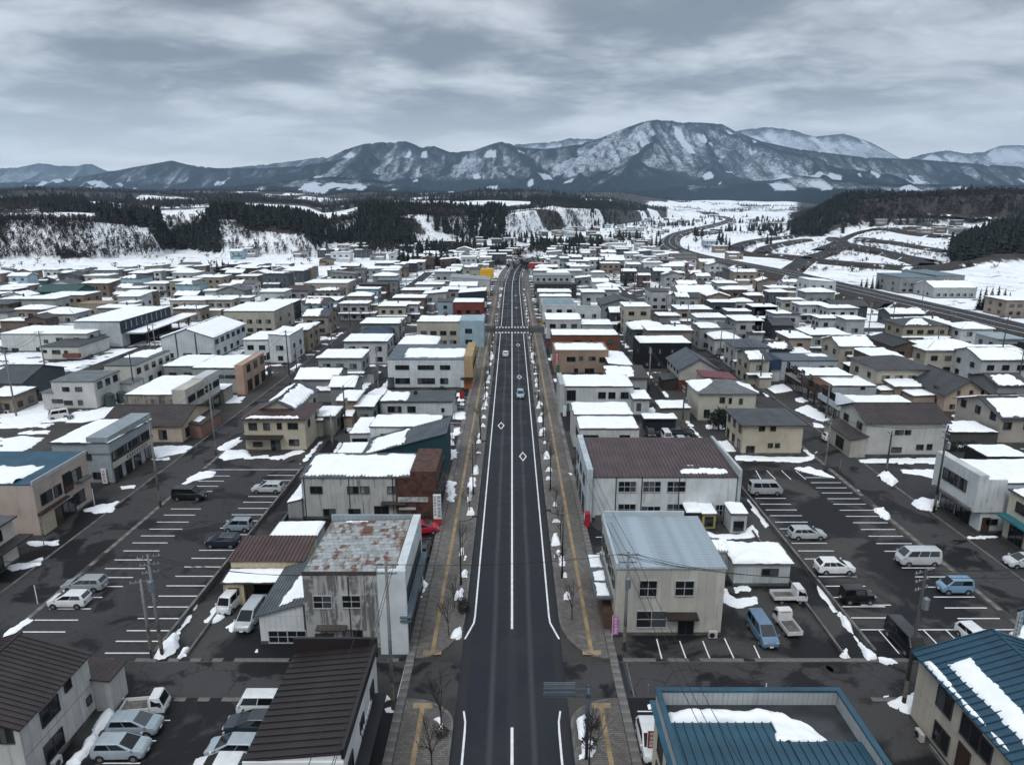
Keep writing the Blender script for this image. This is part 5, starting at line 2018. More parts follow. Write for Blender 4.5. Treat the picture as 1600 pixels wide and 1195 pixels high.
MB().box(W_ + 0.13, W_ + 0.5, -0.3, D_ + 0.3, 0, h + 1.2).build('end_wall', wallmat('a8b0b4', 1.0, 0.3), t)
MB().box(W_ * 0.02, W_ * 0.98, -0.30, -0.10, 0.0, 0.75).build('plinth', CONCD, t)

for (nm, lb, xl, xr, yt, hh, yr, wl) in (('storage_shed', 'small snow-capped dark shed behind the white works', 1074, 1096, 801, 2.1, 795, '3a3d3e'),
                                         ('storage_cabinet', 'yellowish cabinet with snow cap behind the white works', 1098, 1119, 803, 2.0, 797, 'a39a5e'),
                                         ('storage_shed', 'small white shed under tilted snow roof by the parking lot wall', 1143, 1168, 803, 2.6, 789, 'a9aeae')):
 t, b = B(nm, lb, xl, xr, yt, h=hh, yr=yr, cat='shed', wall=wl, seam=0.4, roof='my+', rcol='55595b', o=0.2, rise=0.2, snow='full', lod=0, found=False, amp=0.05)
 W_ = b[1] - b[0]
 window(t, (W_ / 2, 0, 1.0), 'f', W_ * 0.6, 1.2, 's', 0)
t, b = B('storage_shed', 'narrow corrugated lean-to with ribbed snow beside the cream corner building', 1105, 1143, 863, h=2.9, yr=848, cat='shed', wall='99a0a2', seam=0.3, dirt=0.4, roof='my+', rcol='8b9092', o=0.15, rise=0.15, ribs=0.3, snow=[(0, 0.03, 0.97, 0.1, 0.95)], lod=0, th=0.07)
t, b = B('storage_shed', 'wide low corrugated shed under thick snow beside the small flatbed trucks', 1148, 1236, 880, h=2.7, yr=853, cat='shed', wall='aeb4b5', seam=0.35, dirt=0.4, roof='my+', rcol='5d4f4c', o=0.3, rise=0.2, snow='full', th=0.4, amp=0.2, lod=0, front=[(1191, 889, 1215, 897.5, 'sl')])

t, b = B('shop_building', 'white shop with thick snow roof behind the brown ribbed works', 906, 999, 671, h=5.4, yr=652, cat='shop', wall='b9bcbb', seam=0.9, dirt=0.45, roof='flat', rcol='6e5a57', o=0.1, snow='full', lod=0, front=[(912, 680, 934, 691, 'sl'), (968, 680, 984, 691, 'sl')])
for i in range(3):
 window(t, (0, 2 + i * 2.2, 3.6), 'l', 1.4, 1.2, 'sl', 0)
t, b = B('shop_building', 'neighbouring shop with curved snow edge in front of three-window white block', 897, 989, 649, h=5.9, yr=631, cat='shop', wall='b4b6b5', seam=0.9, dirt=0.4, roof='flat', rcol='4b4d50', o=0.1, snow='full', lod=0, th=0.3)
t, b = B('shop_building', 'grey-white block with three square windows and full snow roof', 882, 990, 605, yb=643, yr=587, cat='shop', wall='b5b9ba', seam=1.0, dirt=0.25, roof='flat', rcol='3c3e41', o=0.1, snow='full', lod=0,
         front=[(935, 613, 946, 622, 'sl'), (951, 613, 961, 622, 'sl'), (970, 613, 982, 622, 'sl'), (886, 610, 899, 625, 'd')])
MB().box(-1.0, -0.01, -0.8, 9, 0, b[4] + 0.8).build('street_front', wallmat('a3a6a5', 1.0, 0.3), t)
t, b = B('annex_building', 'small white annex under snow behind the three-window block', 991, 1015, 624, h=3.4, yr=612, cat='annex', wall='b5b9ba', roof='flat', rcol='44474a', snow='full', lod=1, front=[(995, 630, 1001, 641, 'd')])
t, b = B('carport', 'dark carport with long snow roof behind parked vans', 1008, 1056, 655, h=2.6, yr=650, cat='carport', wall='20282d', roof='flat', rcol='33383b', snow='full', lod=1, seam=0.5)
t, b = B('shop_building', 'tan block with red upright sign and four upper windows', 867, 951, 549.5, yb=584, yr=537, cat='shop', wall='8d7c6d', seam=0, dirt=0.35, roof='parapet', rcol='6b7074', snow='full', lod=0,
         front=[(886, 558, 898.5, 564, 'n'), (905, 557.5, 911, 562.5, 's'), (920, 557.5, 930, 562.5, 'sl'), (936.5, 558.5, 945, 565.5, 'sl'), (897, 576, 903, 582, 's'), (914, 576.5, 928, 584, 'd')])
tx = t
t, b = B('annex_building', 'dark annex with tilted snow roof between tan block and black house', 952, 988, 572, h=3.4, yr=551, cat='annex', wall='46322c', roof='mx-', rcol='3b3b3c', rise=0.6, snow='full', lod=1, front=[(956, 576, 962, 581, 'n'), (966, 576, 972, 581)])
t, b = B('shop_building', 'long red-brown brick block with flat snow roof', 863, 967, 524.5, h=6.2, yr=516, cat='shop', wall='6d4636', seam=0, dirt=0.3, roof='flat', rcol='4a3a36', o=0.1, snow='full', lod=1, front=[(897, 532, 908, 537, 'n'), (918, 532, 925, 537, 'c'), (950, 532, 958, 537, 'sl')])
t, b = B('house', 'black cube house with pale windows and full snow roof', 1000, 1081, 537, yb=578, yr=526, wall='14181d', seam=0.5, dirt=0.05, roof='flat', rcol='1d2024', o=0.05, snow='full', lod=0,
         front=[(1014, 546, 1024, 552, 'c'), (1030, 546, 1035, 552, 'c'), (1049, 546, 1056, 551, 'c'), (1009, 567, 1017, 571, 'c'), (1028, 567, 1034, 571, 'c')], side=[('l', 4.6, 2, 1.2, 1.2, 'c')])
t, b = B('house', 'two-tone house with grey gable roof and brick base by the alley', 1062, 1122, 577, yb=612, d=12, wall='a6a59f', seam=0.5, roof='gy', rcol='454b52', o=0.5, snow=None, rise=2.4, lod=0, front=[(1098, 579, 1106, 585)], side=[('l', 4.4, 4, 0.9, 1.1, 'sl'), ('l', 1.5, 2, 1.2, 1.4, 'sl')])
W_, D_ = b[1] - b[0], b[3] - b[2]
MB().box(-0.03, W_ + 0.03, -0.04, D_, 0.36, 2.7).build('brick_base', wallmat('5a3428', 0.25, 0.3, True), t)
annex(t, -3.2, -0.05, 1.0, 6.0, 2.4, 2.9, 'x', '34322f', '3a3c3f', False)
t, b = B('house', 'house with dull red roof behind the cream hipped house', 1100, 1150, 593, h=5.6, yr=583, wall='8f8a82', roof='mx-', rise=0.6, rcol='6b3137', o=0.3, snow=None, lod=1)
t, b = B('house', 'cream house with grey hipped roof and snow on two corners', 1093, 1182, 615, yb=659, d=9.0, wall='a9a69a', seam=0, dirt=0.2, roof='hip', rcol='5c5f62', o=0.5, rise=1.6, snow=[(2, 0.05, 0.95, 0.0, 0.8), (3, 0.05, 0.6, 0.0, 0.6)], lod=0, front=[(1125, 621, 1132, 629), (1139, 622, 1143, 630, 's'), (1155, 623, 1160, 631, 's'), (1100, 640, 1108, 652)])
annex(t, -7.0, -1.4, 0.5, 5.5, 2.5, 2.6, 'x', '6d6a64', '4a4a4b', True)
t, b = B('apartment_house', 'yellow-cream plastered house with dark hipped roof facing the wet parking lot', 1162, 1256, 664, yb=712, yr=640, wall='a9a190', seam=0, dirt=0.15, roof='hip', rcol='3e4146', o=0.55, rise=1.1, snow=None, ribs=0, lod=0,
         front=[(1186, 666.5, 1195, 672.5), (1204, 666.5, 1212, 672.5), (1200, 692.5, 1207, 699), (1211, 692.5, 1218, 699), (1166, 697, 1178, 709.5, 'd')], side=[('l', 4.3, 3, 1.1, 1.3, 'sl'), ('l', 1.5, 3, 1.2, 1.6, 'sl')])
MB().box(-0.06, b[1] - b[0] + 0.06, -0.06, b[3] - b[2], 0, 0.5).build('plinth', CONCD, t)

# teal roofed pair at the bottom
t, b = B('shop_building', 'large building with recessed teal roof and snow-filled roof well at the bottom', 0, 0, 0, cat='shop', wall='b9b3a4', seam=0.9, dirt=0.3, roof='none', rcol='2c5a6e', snow=None, lod=0, world=(10.1, 22.85, 25.0, 40.9, 6.0), h=6.0)
x0, x1, y0, y1, h = b
W_, D_ = x1 - x0, y1 - y0
TEAL = roofmat('23495b', 0, 0, 0)
INN = wallmat('9ea4a6', 0.35, 0.5)
pb = MB()
e = 0.22
for a in ((0, W_, D_ - e, D_), (0, e, 0, D_ - e), (W_ - e, W_, 0, D_ - e)):
 pb.box(*a, h + 0.001, h + 1.25)
pb.build('parapet', INN, t)
cp = MB()
for a in ((-0.1, W_ + 0.1, D_ - e - 0.06, D_ + 0.1), (-0.1, e + 0.06, -0.1, D_ - e - 0.061), (W_ - e - 0.06, W_ + 0.1, -0.1, D_ - e - 0.061)):
 cp.box(*a, h + 1.251, h + 1.40, bottom=True)
cp.build('coping', TEAL, t)
yA = D_ - 2.1
yB = D_ - 3.9
rp = MB()
k = 21
pw = (W_ - 2 * e) / k
sl_len = yA
rp.hexa([(0.012, 0, 0.55), (pw - 0.012, 0, 0.55), (pw - 0.012, sl_len, 0.0), (0.012, sl_len, 0.0)], 0.06)
rp.hexa([(0, 0, 0.64), (0.09, 0, 0.64), (0.09, sl_len, 0.09), (0, sl_len, 0.09)], 0.10)
rme1 = rp.data('roof_panel', TEAL)
rp = MB()
s2 = yB
rp.hexa([(0.012, 0, 0.55), (pw - 0.012, 0, 0.55), (pw - 0.012, s2, 0.107), (0.012, s2, 0.107)], 0.06)
rp.hexa([(0, 0, 0.64), (0.09, 0, 0.64), (0.09, s2, 0.197), (0, s2, 0.197)], 0.10)
rme2 = rp.data('roof_panel', TEAL)
for i in range(k):
 link('roof_panel', rme1 if i < 13 else rme2, t, (e + i * pw, 0, h + 0.35))
MB().box(e + 0.01, W_ - e - 0.01, 0.1, D_ - e - 0.01, h + 0.13, h + 0.20).build('roof', plain('wet_deck', (0.03, 0.033, 0.036), 0.3, var=0.3), t)
roof_snow(t, [(e + 0.3, yA + 0.05, h + 0.21), (e + 13 * pw, yA + 0.05, h + 0.21), (e + 13 * pw, D_ - 0.9, h + 0.21), (e + 0.3, D_ - 0.9, h + 0.21)], (0, 1, 0, 1), 0.42, 0.10, random.Random(1))
roof_snow(t, [(e + 11.6 * pw, yB + 0.05, h + 0.21), (e + 18.6 * pw, yB + 0.05, h + 0.21), (e + 15.6 * pw, D_ - 1.6, h + 0.21), (e + 12.6 * pw, D_ - 1.0, h + 0.21)], (0, 1, 0, 1), 0.3, 0.4, random.Random(2))
for i in range(4):
 window(t, (0, D_ - 2.2 - i * 2.6, 4.3), 'l', 1.3, 1.3, 'sl', 0)
 window(t, (0, D_ - 2.2 - i * 2.6, 1.5), 'l', 1.6, 2.2, 'sh', 0)

t, b = B('apartment_house', 'beige house with teal gable roof and two snow bands along its eave', 0, 0, 0, wall='b3aca0', seam=0.9, dirt=0.2, roof='gy', rcol='1b3f52', o=0.45, rise=1.9, snow=[(0, 0.10, 1.0, 0.22, 0.52), (0, 0.06, 1.0, 0.02, 0.11)], amp=0.05, lod=0, world=(32.1, 43.2, 26.0, 46.6, 5.9), h=5.9, rpan=0.62, th=0.16)
wpx(t, b, [(1467, 1078, 1487, 1115, 'sl', 1.7, 1.6), (1461.6, 1130, 1480.6, 1174, 'sl', 1.7, 1.6), (1506, 1122.6, 1528.5, 1165, 'sl', 1.9, 1.6), (1535, 1157, 1548, 1188, 's', 1.0, 1.4), (1495, 1172, 1515, 1200, 'dd', 1.2, 2.0)], 'l')
outdoor_unit(31.5, 44.3, -math.pi / 2, 'air conditioner unit against the beige house with teal roof')
MB().box(31.8, 31.95, 40.5, 43.6, 0, 0.3).build('low_kerb', CONC, t).location = (-32.1, -26.0, 0)

# ---------------- street on the bluff side
t, b = B('shop_house', 'low-eaved white shop house with dark pent roof at the near end of the bluff-side street', 0, 0, 0, cat='house', wall='b8b6ae', seam=0, dirt=0.3, roof='flat', rcol='4a4a4e', o=0.4, snow=None, lod=0, world=(-72.0, -57.6, 60.2, 72.2, 5.2), h=5.2)
W_, D_ = b[1] - b[0], b[3] - b[2]
canopy(t, W_ - 0.0 + 0.01, W_ + 1.7, -0.4, D_ + 0.6, 3.0, '2f2b2a', 0.14)
for s in (2.5, 6.0, 9.3):
 window(t, (W_, s, 4.1), 'r', 1.5, 1.2, 'sl', 0)
for s in (2.4, 5.6, 8.4):
 window(t, (W_, s, 1.3), 'r', 2.2, 2.1, 'sh', 0)
t, b = B('shop_building', 'pinkish beige shop with bright blue roof and balcony recess', 37, 57.5, 759, yb=840, d=16.5, cat='shop', wall='a79a92', seam=0, dirt=0.35, roof='my+', rcol='1b4a60', o=0.05, rise=0.3, snow=None, lod=0, world=(-71.5, -58.6, 77.6, 88.4, 7.0), h=7.0)
W_, D_ = b[1] - b[0], b[3] - b[2]
roof_snow(t, [(1.5, 0.2, 7.2), (W_ - 2.5, 0.2, 7.2), (W_ - 2.0, 5.6, 7.3), (5.5, 5.6, 7.3)], (0, 1, 0, 1), 0.18, 0.8, random.Random(5))
MB().box(W_ - 0.12, W_ + 0.06, -0.06, D_ + 0.1, 7.0, 7.5).build('coping', FRAMEW, t)
wpx(t, b, [(65, 768, 80, 785, 'sl', 2.0, 1.4), (86, 758, 94, 774, 'sl', 1.3, 1.4), (115, 735, 124, 750, 'c', 1.9, 1.8), (119, 768, 129, 786, 'sl', 2.2, 1.6), (90, 797, 98, 818, 'dd', 1.6, 2.3), (101, 787, 115, 800, 'd', 2.6, 2.2)], 'r')
MB().box(W_ - 1.0, W_ + 0.02, 5.4, 7.2, 3.6, 6.1, bottom=True).build('balcony_recess_shade', plain('painted_shade', (0.006, 0.006, 0.006), 0.9), t)  # solid near-black block, its colour stands in for shade in the recess
MB().box(W_ + 0.03, W_ + 0.12, 5.4, 7.2, 3.5, 4.3, bottom=True).build('balcony_rail', plain('maroon', (0.05, 0.018, 0.016), 0.6), t)
MB().box(W_ + 0.01, W_ + 0.5, -0.05, 5.6, 3.0, 3.25, bottom=True).build('canopy', plain('maroon_trim', (0.04, 0.02, 0.018), 0.6), t)
MB().box(W_ + 0.02, W_ + 0.08, 0.4, 2.9, 0.1, 2.7, bottom=True).build('shutter', wallmat('b3ad97', 0.2, 0.2, True), t)
MB().box(W_ + 0.01, W_ + 0.75, 8.0, 10.4, 5.05 - 1.2, 5.05 - 0.85, bottom=True).build('bay_sill', CONC, t)

t, b = B('shop_building', 'blue-grey metal shop with snow roof and ribbon of upper windows', 80, 169, 695, yb=757, d=11.8, cat='shop', wall='8f989e', seam=1.2, dirt=0.15, roof='my-', rcol='33383d', o=0.3, rise=0.3, snow='full', lod=0)
x0, x1, y0, y1, h = b
W_, D_ = x1 - x0, y1 - y0
wpx(t, b, [(102, 706, 142, 718, 'n'), (146, 738, 158, 747, 'sl'), (127, 739, 138, 749, 'sl')], 'f')
MB().box(W_ - 3.0, W_ + 0.15, -0.2, D_ + 0.2, h - 1.3, h + 1.2, bottom=True).build('street_front', wallmat('8a9399', 1.5, 0.2), t)
for i in range(9):
 window(t, (W_ + 0.15, 0.9 + i * 1.24, 4.4), 'r', 1.0, 1.1, 'sl' if i % 3 else 'c', 0)
MB().box(W_ + 0.01, W_ + 0.25, 0.3, D_ - 0.2, 3.45, 3.85, bottom=True).build('window_ledge', plain('dark_ledge', (0.03, 0.028, 0.028), 0.6), t)
MB().box(W_ + 0.01, W_ + 0.3, 0.3, D_ - 0.2, 2.5, 3.4, bottom=True).build('sign_board', wallmat('a9a79f', 0, 0.2), t)
MB().box(W_ + 0.305, W_ + 0.34, 3.7, 9.4, 2.72, 3.2, bottom=True).build('sign_panel', plain('sign_black', (0.015, 0.015, 0.016), 0.5), t)
for i in range(8):
 m2 = MB()
 yq = 3.9 + i * 0.68
 X = W_ + 0.341
 m2.box(X, X + 0.015, yq, yq + 0.5, 2.80, 2.86)
 m2.box(X, X + 0.015, yq + 0.06, yq + 0.45, 2.93 + 0.02 * (i % 2), 2.98 + 0.02 * (i % 2))
 m2.box(X, X + 0.015, yq + 0.2 + 0.08 * (i % 3 - 1), yq + 0.27 + 0.08 * (i % 3 - 1), 2.78, 3.15)
 m2.box(X, X + 0.015, yq + 0.03, yq + 0.48, 3.08, 3.13)
 m2.build('lettering', WHITEP, t)
for i, (s, ww) in enumerate(((1.4, 1.8), (4.3, 1.6), (6.8, 1.8), (10.2, 2.2))):
 window(t, (W_, s, 1.25), 'r', ww, 2.1, 'sh', 0)

t, b = B('house', 'low house with brown ribbed gable roof and pinkish porch by the bluff-side street', 226, 281, 673, yb=700, d=13, wall='a99b8a', seam=0, dirt=0.3, roof='gx', rcol='3b3434', o=0.4, rise=1.9, ribs=0.5, snow=None, lod=0, world=(-71.0, -57.2, 112.3, 124.5, 3.3), h=3.3, side=[('r', 1.5, 3, 1.3, 1.6, 'sl')])
W_, D_ = b[1] - b[0], b[3] - b[2]
for s in (2.5, 6.5, 10.5):
 window(t, (s, 0, 1.7), 'f', 1.3, 1.6, 'sl', 0)
annex(t, W_ + 0.05, W_ + 2.0, 3.0, 11.5, 2.4, 2.8, '-x', '8a6a62', '34302f', False)
roof_snow(t, [(W_ + 0.1, 4, 2.95), (W_ + 1.4, 4, 2.65), (W_ + 1.4, 7, 2.65), (W_ + 0.1, 7, 2.95)], (0, 1, 0, 1), 0.14, 0.2, random.Random(4))

t, b = B('shop_building', 'shop with mould-stained concrete flank, snow roof and white upper front', 211, 299, 617, yb=648, d=30, cat='shop', wall='8d8a80', seam=0, dirt=0.95, roof='flat', rcol='45484a', o=0.05, snow='full', lod=0, world=(-72.0, -60.6, 121.8, 136.5, 6.1), h=6.0)
W_, D_ = b[1] - b[0], b[3] - b[2]
MB().box(W_ - 2.2, W_ + 0.3, -0.3, 7.6, 2.9, 7.2, bottom=True).build('street_front', wallmat('b3b0a8', 1.5, 0.2), t)
MB().box(W_ - 2.2, W_ + 0.2, 7.8, D_, 2.9, 7.4, bottom=True).build('street_front', wallmat('b9bcbc', 1.5, 0.2), t)
for i in range(4):
 window(t, (W_ + (0.3 if i < 2 else 0.2), 1.9 + i * 3.7, 5.0), 'r', 2.7, 1.2, 'n', 1)
 window(t, (W_, 1.9 + i * 3.7, 1.3), 'r', 2.6, 2.2, 'sh', 1)
annex(t, W_ - 3.5, W_ + 0.6, D_ + 0.5, D_ + 5.0, 3.0, 3.0, 'x', '8b8780', '3c3e40', True)

t, b = B('shop_building', 'grey hall with snow roof and salmon beige street front', 300, 372, 576, yb=616, yr=557, cat='shop', wall='8f9597', seam=0.6, dirt=0.3, roof='flat', rcol='3a3d40', o=0.15, snow='full', lod=0, front=[(327, 586, 350, 590.5, 'n'), (352, 586, 368, 590.5, 'n')])
W_, D_ = b[1] - b[0], b[3] - b[2]
MB().box(W_ - 0.6, W_ + 1.2, -0.4, D_ + 0.3, 0.0, b[4] + 0.9).build('street_front', wallmat('a98f7e', 0, 0.2), t)
for i in range(4):
 window(t, (W_ + 1.2, 2.6 + i * 4.2, 5.3), 'r', 1.9, 1.6, 'sl', 1)
 window(t, (W_ + 1.2, 2.6 + i * 4.2, 1.5), 'r', 2.4, 2.4, 'sh', 1)

t, b = B('factory_building', 'pale two-storey office block with bare grey roof in the snowy yard', 79, 146, 597, yb=640, yr=580, cat='office', wall='b6b8b6', seam=0.5, dirt=0.15, roof='flat', rcol='5f6669', o=0.12, snow=None, lod=0,
         front=[(98, 605, 108, 611), (118, 605, 128, 611), (101, 626, 113, 632, 'n'), (122.5, 625.5, 129, 632, 's'), (82, 624, 98, 629, 'n')], side=[('r', 4.7, 3, 1.5, 1.3, 'sl', 0.05, 0.95)])
W_, D_ = b[1] - b[0], b[3] - b[2]
annex(t, -2.2, -0.02, 0.0, 6, 3.6, 3.6, 'x', 'b6b8b6', '5f6669', False)
annex(t, W_ + 0.02, W_ + 2.2, 9, 14, 3.0, 3.2, '-x', 'aeb0ae', '5f6669', False)
tk = thing('water_tank', 'two dark green round tanks beside the pale office block', 'tank', (b[1] + 1.4, b[2] + 2.2, 0))
for i, (x_, y_, r_, hh) in enumerate(((0, 0, 1.0, 2.6), (1.0, 2.6, 1.0, 2.3))):
 mb = MB()
 mb.tube((x_, y_, 0), (x_, y_, hh), r_, n=18)
 mb.tube((x_, y_, hh), (x_, y_, hh + 0.3), r_ * 0.95, r_ * 0.5, n=18)
 mb.build('tank_body', plain('tank_green', (0.022, 0.035, 0.036), 0.5), tk, smooth=False)
t, b = B('apartment_house', 'long cream two-storey office behind the pale block, row of upper windows', 192, 211, 572, yb=612, d=46, cat='office', wall='c0bfb8', seam=0.5, dirt=0.15, roof='flat', rcol='4e5457', o=0.1, lod=1, snow=[(0, 0.0, 0.8, 0.5, 1.0)], world=(-90.0, -83.4, 146.8, 163, 5.8), h=5.8, side=[('r', 4.4, 5, 1.5, 1.2, 'sl'), ('r', 1.5, 4, 1.5, 1.3, 'sl')])
t, b = B('warehouse', 'big white gable hall with full snow roof and four ground windows', 251, 333, 528, yb=562, yr=506, wall='b7bfc3', seam=0.9, dirt=0.15, roof='gy', rcol='5a6064', o=0.3, rise=2.4, snow='full', lod=0, front=[(257, 552, 271, 558.5, 'n'), (287, 552, 300, 558.5, 'n'), (313, 552, 330, 558.5, 'n')], side=[('r', 4.6, 6, 2.0, 1.2, 'n'), ('r', 1.5, 5, 1.6, 1.3, 'sl')])
W_ = b[1] - b[0]
pipe = MB()
for s in (0.29, 0.66):
 pipe.tube((W_ * s, -0.1, 0.2), (W_ * s, -0.1, b[4] + 1.2), 0.12, n=6)
PIPES(pipe, t)
t, b = B('warehouse', 'dark blue fronted warehouse with open loading bays and long white canopy', 114, 187, 503, h=7.6, yr=480, wall='a9b0b3', seam=0.9, dirt=0.2, roof='flat', rcol='3a4650', o=0.2, snow='full', lod=0)
x0, x1, y0, y1, h = b
W_, D_ = x1 - x0, y1 - y0
MB().box(W_ + 0.01, W_ + 0.25, -0.2, D_, 4.2, 7.8).build('street_front', wallmat('27323d', 1.0, 0.1), t)
canopy(t, W_ + 0.2, W_ + 6.0, 1.0, D_ + 8, 4.5, '8d9498', 0.3, 0.3, True)
MB().box(W_ - 0.02, W_ + 0.05, 4, D_ - 1, 0.1, 4.1).build('open_bay_shade', plain('painted_shade', (0.006, 0.006, 0.006), 0.9), t)  # flat near-black sheet paints the shade inside the loading bays
for i in range(9):
 MB().box(W_ + 0.26, W_ + 0.4, 2 + i * D_ / 10, 2.5 + i * D_ / 10, 5.2, 7.4).build('fin', STEEL, t)
for i in range(5):
 MB().box(W_ + 5.3, W_ + 5.6, 3 + i * D_ / 4.4, 3.3 + i * D_ / 4.4, 0, 4.1).build('post', DARKM, t)
t, b = B('warehouse', 'long low white warehouse with snow roof and grey shutter end', 0, 135, 522.5, yb=550, yr=510, wall='b3b6b5', seam=1.2, dirt=0.3, roof='flat', rcol='4a4e50', o=0.15, snow='full', lod=0, front=[(88, 528, 98, 532.5), (116, 528, 124, 532.5), (19, 544, 29, 549), (69, 531, 75, 536), (4, 543, 12, 548), (57, 543, 62, 549)], side=[('r', 4.0, 3, 1.4, 1.0, 'sl')])
W_ = b[1] - b[0]
MB().box(W_ + 0.01, W_ + 0.1, 6, 13, 0.1, 3.9).build('shutter', wallmat('8d9290', 0.3, 0.2, True), t)
canopy(t, W_ + 0.02, W_ + 1.8, 5.4, 13.6, 4.3, 'a9adac', 0.2)
t, b = B('annex_building', 'small white annex with dark flat roof before the long low warehouse', 64, 122, 542, yb=563, d=14, cat='annex', wall='b5b5b1', seam=0, dirt=0.2, roof='flat', rcol='35393c', o=0.3, snow=None, lod=0, front=[(82, 547, 94, 553, 'n'), (101, 548, 106, 557, 'd'), (68, 547, 73, 551, 's')])
W_ = b[1] - b[0]
MB().box(W_ * 0.62, W_ + 0.5, -1.2, -0.02, 0.9, 2.0).build('loading_ramp', plain('red_brown_panel', (0.11, 0.035, 0.028), 0.7), t)
t, b = B('house', 'cream plastered house with brown roof and a dark gable rising behind', 380, 475.5, 655, yb=705, yr=632, wall='aca593', seam=0, dirt=0.12, roof='hip', rcol='3d2a2b', o=0.6, rise=1.7, snow=[(0, 0.08, 0.9, 0.05, 0.2)], lod=0,
         front=[(389, 661, 401, 671), (412, 661, 421, 671), (433, 661, 440, 670, 's'), (450, 661, 465, 670), (396, 691, 410, 697, 'n'), (424, 688, 438, 704, 'd'), (452, 686.5, 467, 695.5)], side=[('r', 4.3, 2, 1.2, 1.1, 'sl')])
canopy(t, -0.4, (b[1] - b[0]) * 0.64, -1.5, -0.02, 2.9, '2a2322', 0.16, 0.2)
t2, b2 = B('house', 'house with dark grey gable roof and twin snow squares behind the brown roofed cream house', 405, 462, 640, h=6.6, d=13, wall='9a958a', seam=0.9, roof='gy', rcol='42454b', o=0.4, rise=1.6, snow=[(0, 0.1, 0.7, 0.25, 0.9), (1, 0.05, 0.85, 0.1, 0.92)], lod=1, side=[('r', 5.0, 3, 1.1, 1.1, 'sl')])
t, b = B('annex_building', 'small annex with flat snow roof beside the brown roofed cream house', 480, 502, 658, h=3.2, yr=648, cat='annex', wall='a29d90', roof='flat', rcol='3c3c3d', snow='full', lod=0)
t, b = B('annex_building', 'little house under snow with dark window beside the alley', 491, 521, 664 - 12, h=3.6, yr=637, cat='annex', wall='7d7a74', roof='flat', rcol='3c3c3d', snow='full', lod=0, side=[('r', 1.8, 1, 1.0, 1.4, 'sl')])

# highway-side street
t, b = B('shop_building', 'white corner shop with stepped front wall, upper windows and teal-edged roof', 1530, 1578, 760, yb=840, d=18, cat='shop', wall='b7bdc0', seam=0, dirt=0.4, roof='flat', rcol='3f5a68', o=0.05, snow='full', lod=0, world=(58.8, 75.0, 78.8, 87.0, 6.6), h=6.6)
W_, D_ = b[1] - b[0], b[3] - b[2]
fb = MB()
fb.box(-1.2, -0.02, -0.3, D_ + 0.3, 3.0, 7.9, bottom=True)
fb.box(-0.019, 2.4, -0.3, -0.02, 3.0, 7.3, bottom=True)
fb.build('street_front', wallmat('bcc1c3', 0, 0.45), t)
MB().box(-1.6, -1.21, 0.2, D_ - 0.5, 3.0, 3.35, bottom=True).build('cornice', CONC, t)
for i in range(4):
 window(t, (-1.2, 2.2 + i * 1.25, 5.6), 'l', 1.0, 1.5, 'sl', 0)
for i in range(2):
 window(t, (0, 3.2 + i * 3.2, 1.4), 'l', 2.8, 2.3, 'sh', 0)
wpx(t, b, [(1544, 777, 1562, 785), (1540, 811, 1558, 819, 'n')], 'f')
window(t, (5.2, 0, 5.0), 'f', 1.9, 1.0, 'sl', 0)
window(t, (5.0, 0, 1.6), 'f', 1.9, 0.9, 'sl', 0)
window(t, (0.8, 0, 1.1), 'f', 0.9, 2.0, 'dd', 0)
t, b = B('shop_house', 'cream shop house with teal awning below the white corner shop', 0, 0, 0, cat='shop', wall='b9b3a4', seam=0.9, dirt=0.25, roof='flat', rcol='4a4f51', o=0.2, snow='full', lod=0, world=(61.0, 75, 66.0, 77.6, 6.3), h=6.3)
canopy(t, -1.3, -0.01, 0.2, 11.4, 3.4, '1f6a74', 0.2)
for i in range(3):
 window(t, (0, 2.2 + i * 3.6, 4.9), 'l', 1.6, 1.2, 'sl', 0)
 window(t, (0, 2.2 + i * 3.6, 1.4), 'l', 2.2, 2.1, 'sh', 0)
t, b = B('shed', 'black flat shed with full snow roof behind the white corner shop', 1543, 1606, 715, h=4.0, yr=697, cat='shed', wall='16181a', seam=0.4, dirt=0.1, roof='flat', rcol='202224', o=0.1, snow='full', lod=1)
t, b = B('house', 'white two-storey house with dark brown ribbed roof and hedge by the highway-side street', 1362, 1478, 672, yb=712, d=11, wall='a9a9a5', seam=0, dirt=0.3, roof='gx', rcol='3a3233', o=0.5, rise=1.8, ribs=0.5, snow=None, lod=0,
         front=[(1399, 672, 1411, 678.5), (1414, 672, 1423, 678.5), (1393, 699, 1408, 706), (1432, 695, 1442, 702), (1448, 694, 1456, 702)], world=(58.0, 71.0, 106.2, 115.5, 5.9), h=5.9, side=[('l', 4.6, 2, 1.6, 1.1, 'n')])
annex(t, -2.6, -0.05, -0.6, 9.0, 3.0, 3.6, 'x', 'a09d95', '3a3233', False, [((-2.6, 3.0, 1.4), 'l', 2.6, 1.8, 'sh')])
t, b = B('house', 'tan two-storey house with dark gable roof and three square windows', 1478, 1543, 614, yb=645, d=13, wall='a9998a', seam=0, dirt=0.15, roof='gy', rcol='34363b', o=0.7, rise=2.6, snow=None, lod=0, front=[(1496, 611, 1500, 616, 's'), (1515, 610, 1520, 615.5, 's'), (1533, 610, 1537, 615.5, 's'), (1484, 632, 1491, 638), (1520, 631, 1528, 637)], side=[('l', 4.3, 2, 1.5, 1.2, 'sl'), ('l', 1.6, 2, 1.6, 1.4, 'sl')])
annex(t, -4.4, -0.05, 3.0, 8.0, 2.6, 2.8, 'x', '98897c', '3a3c3f', True)
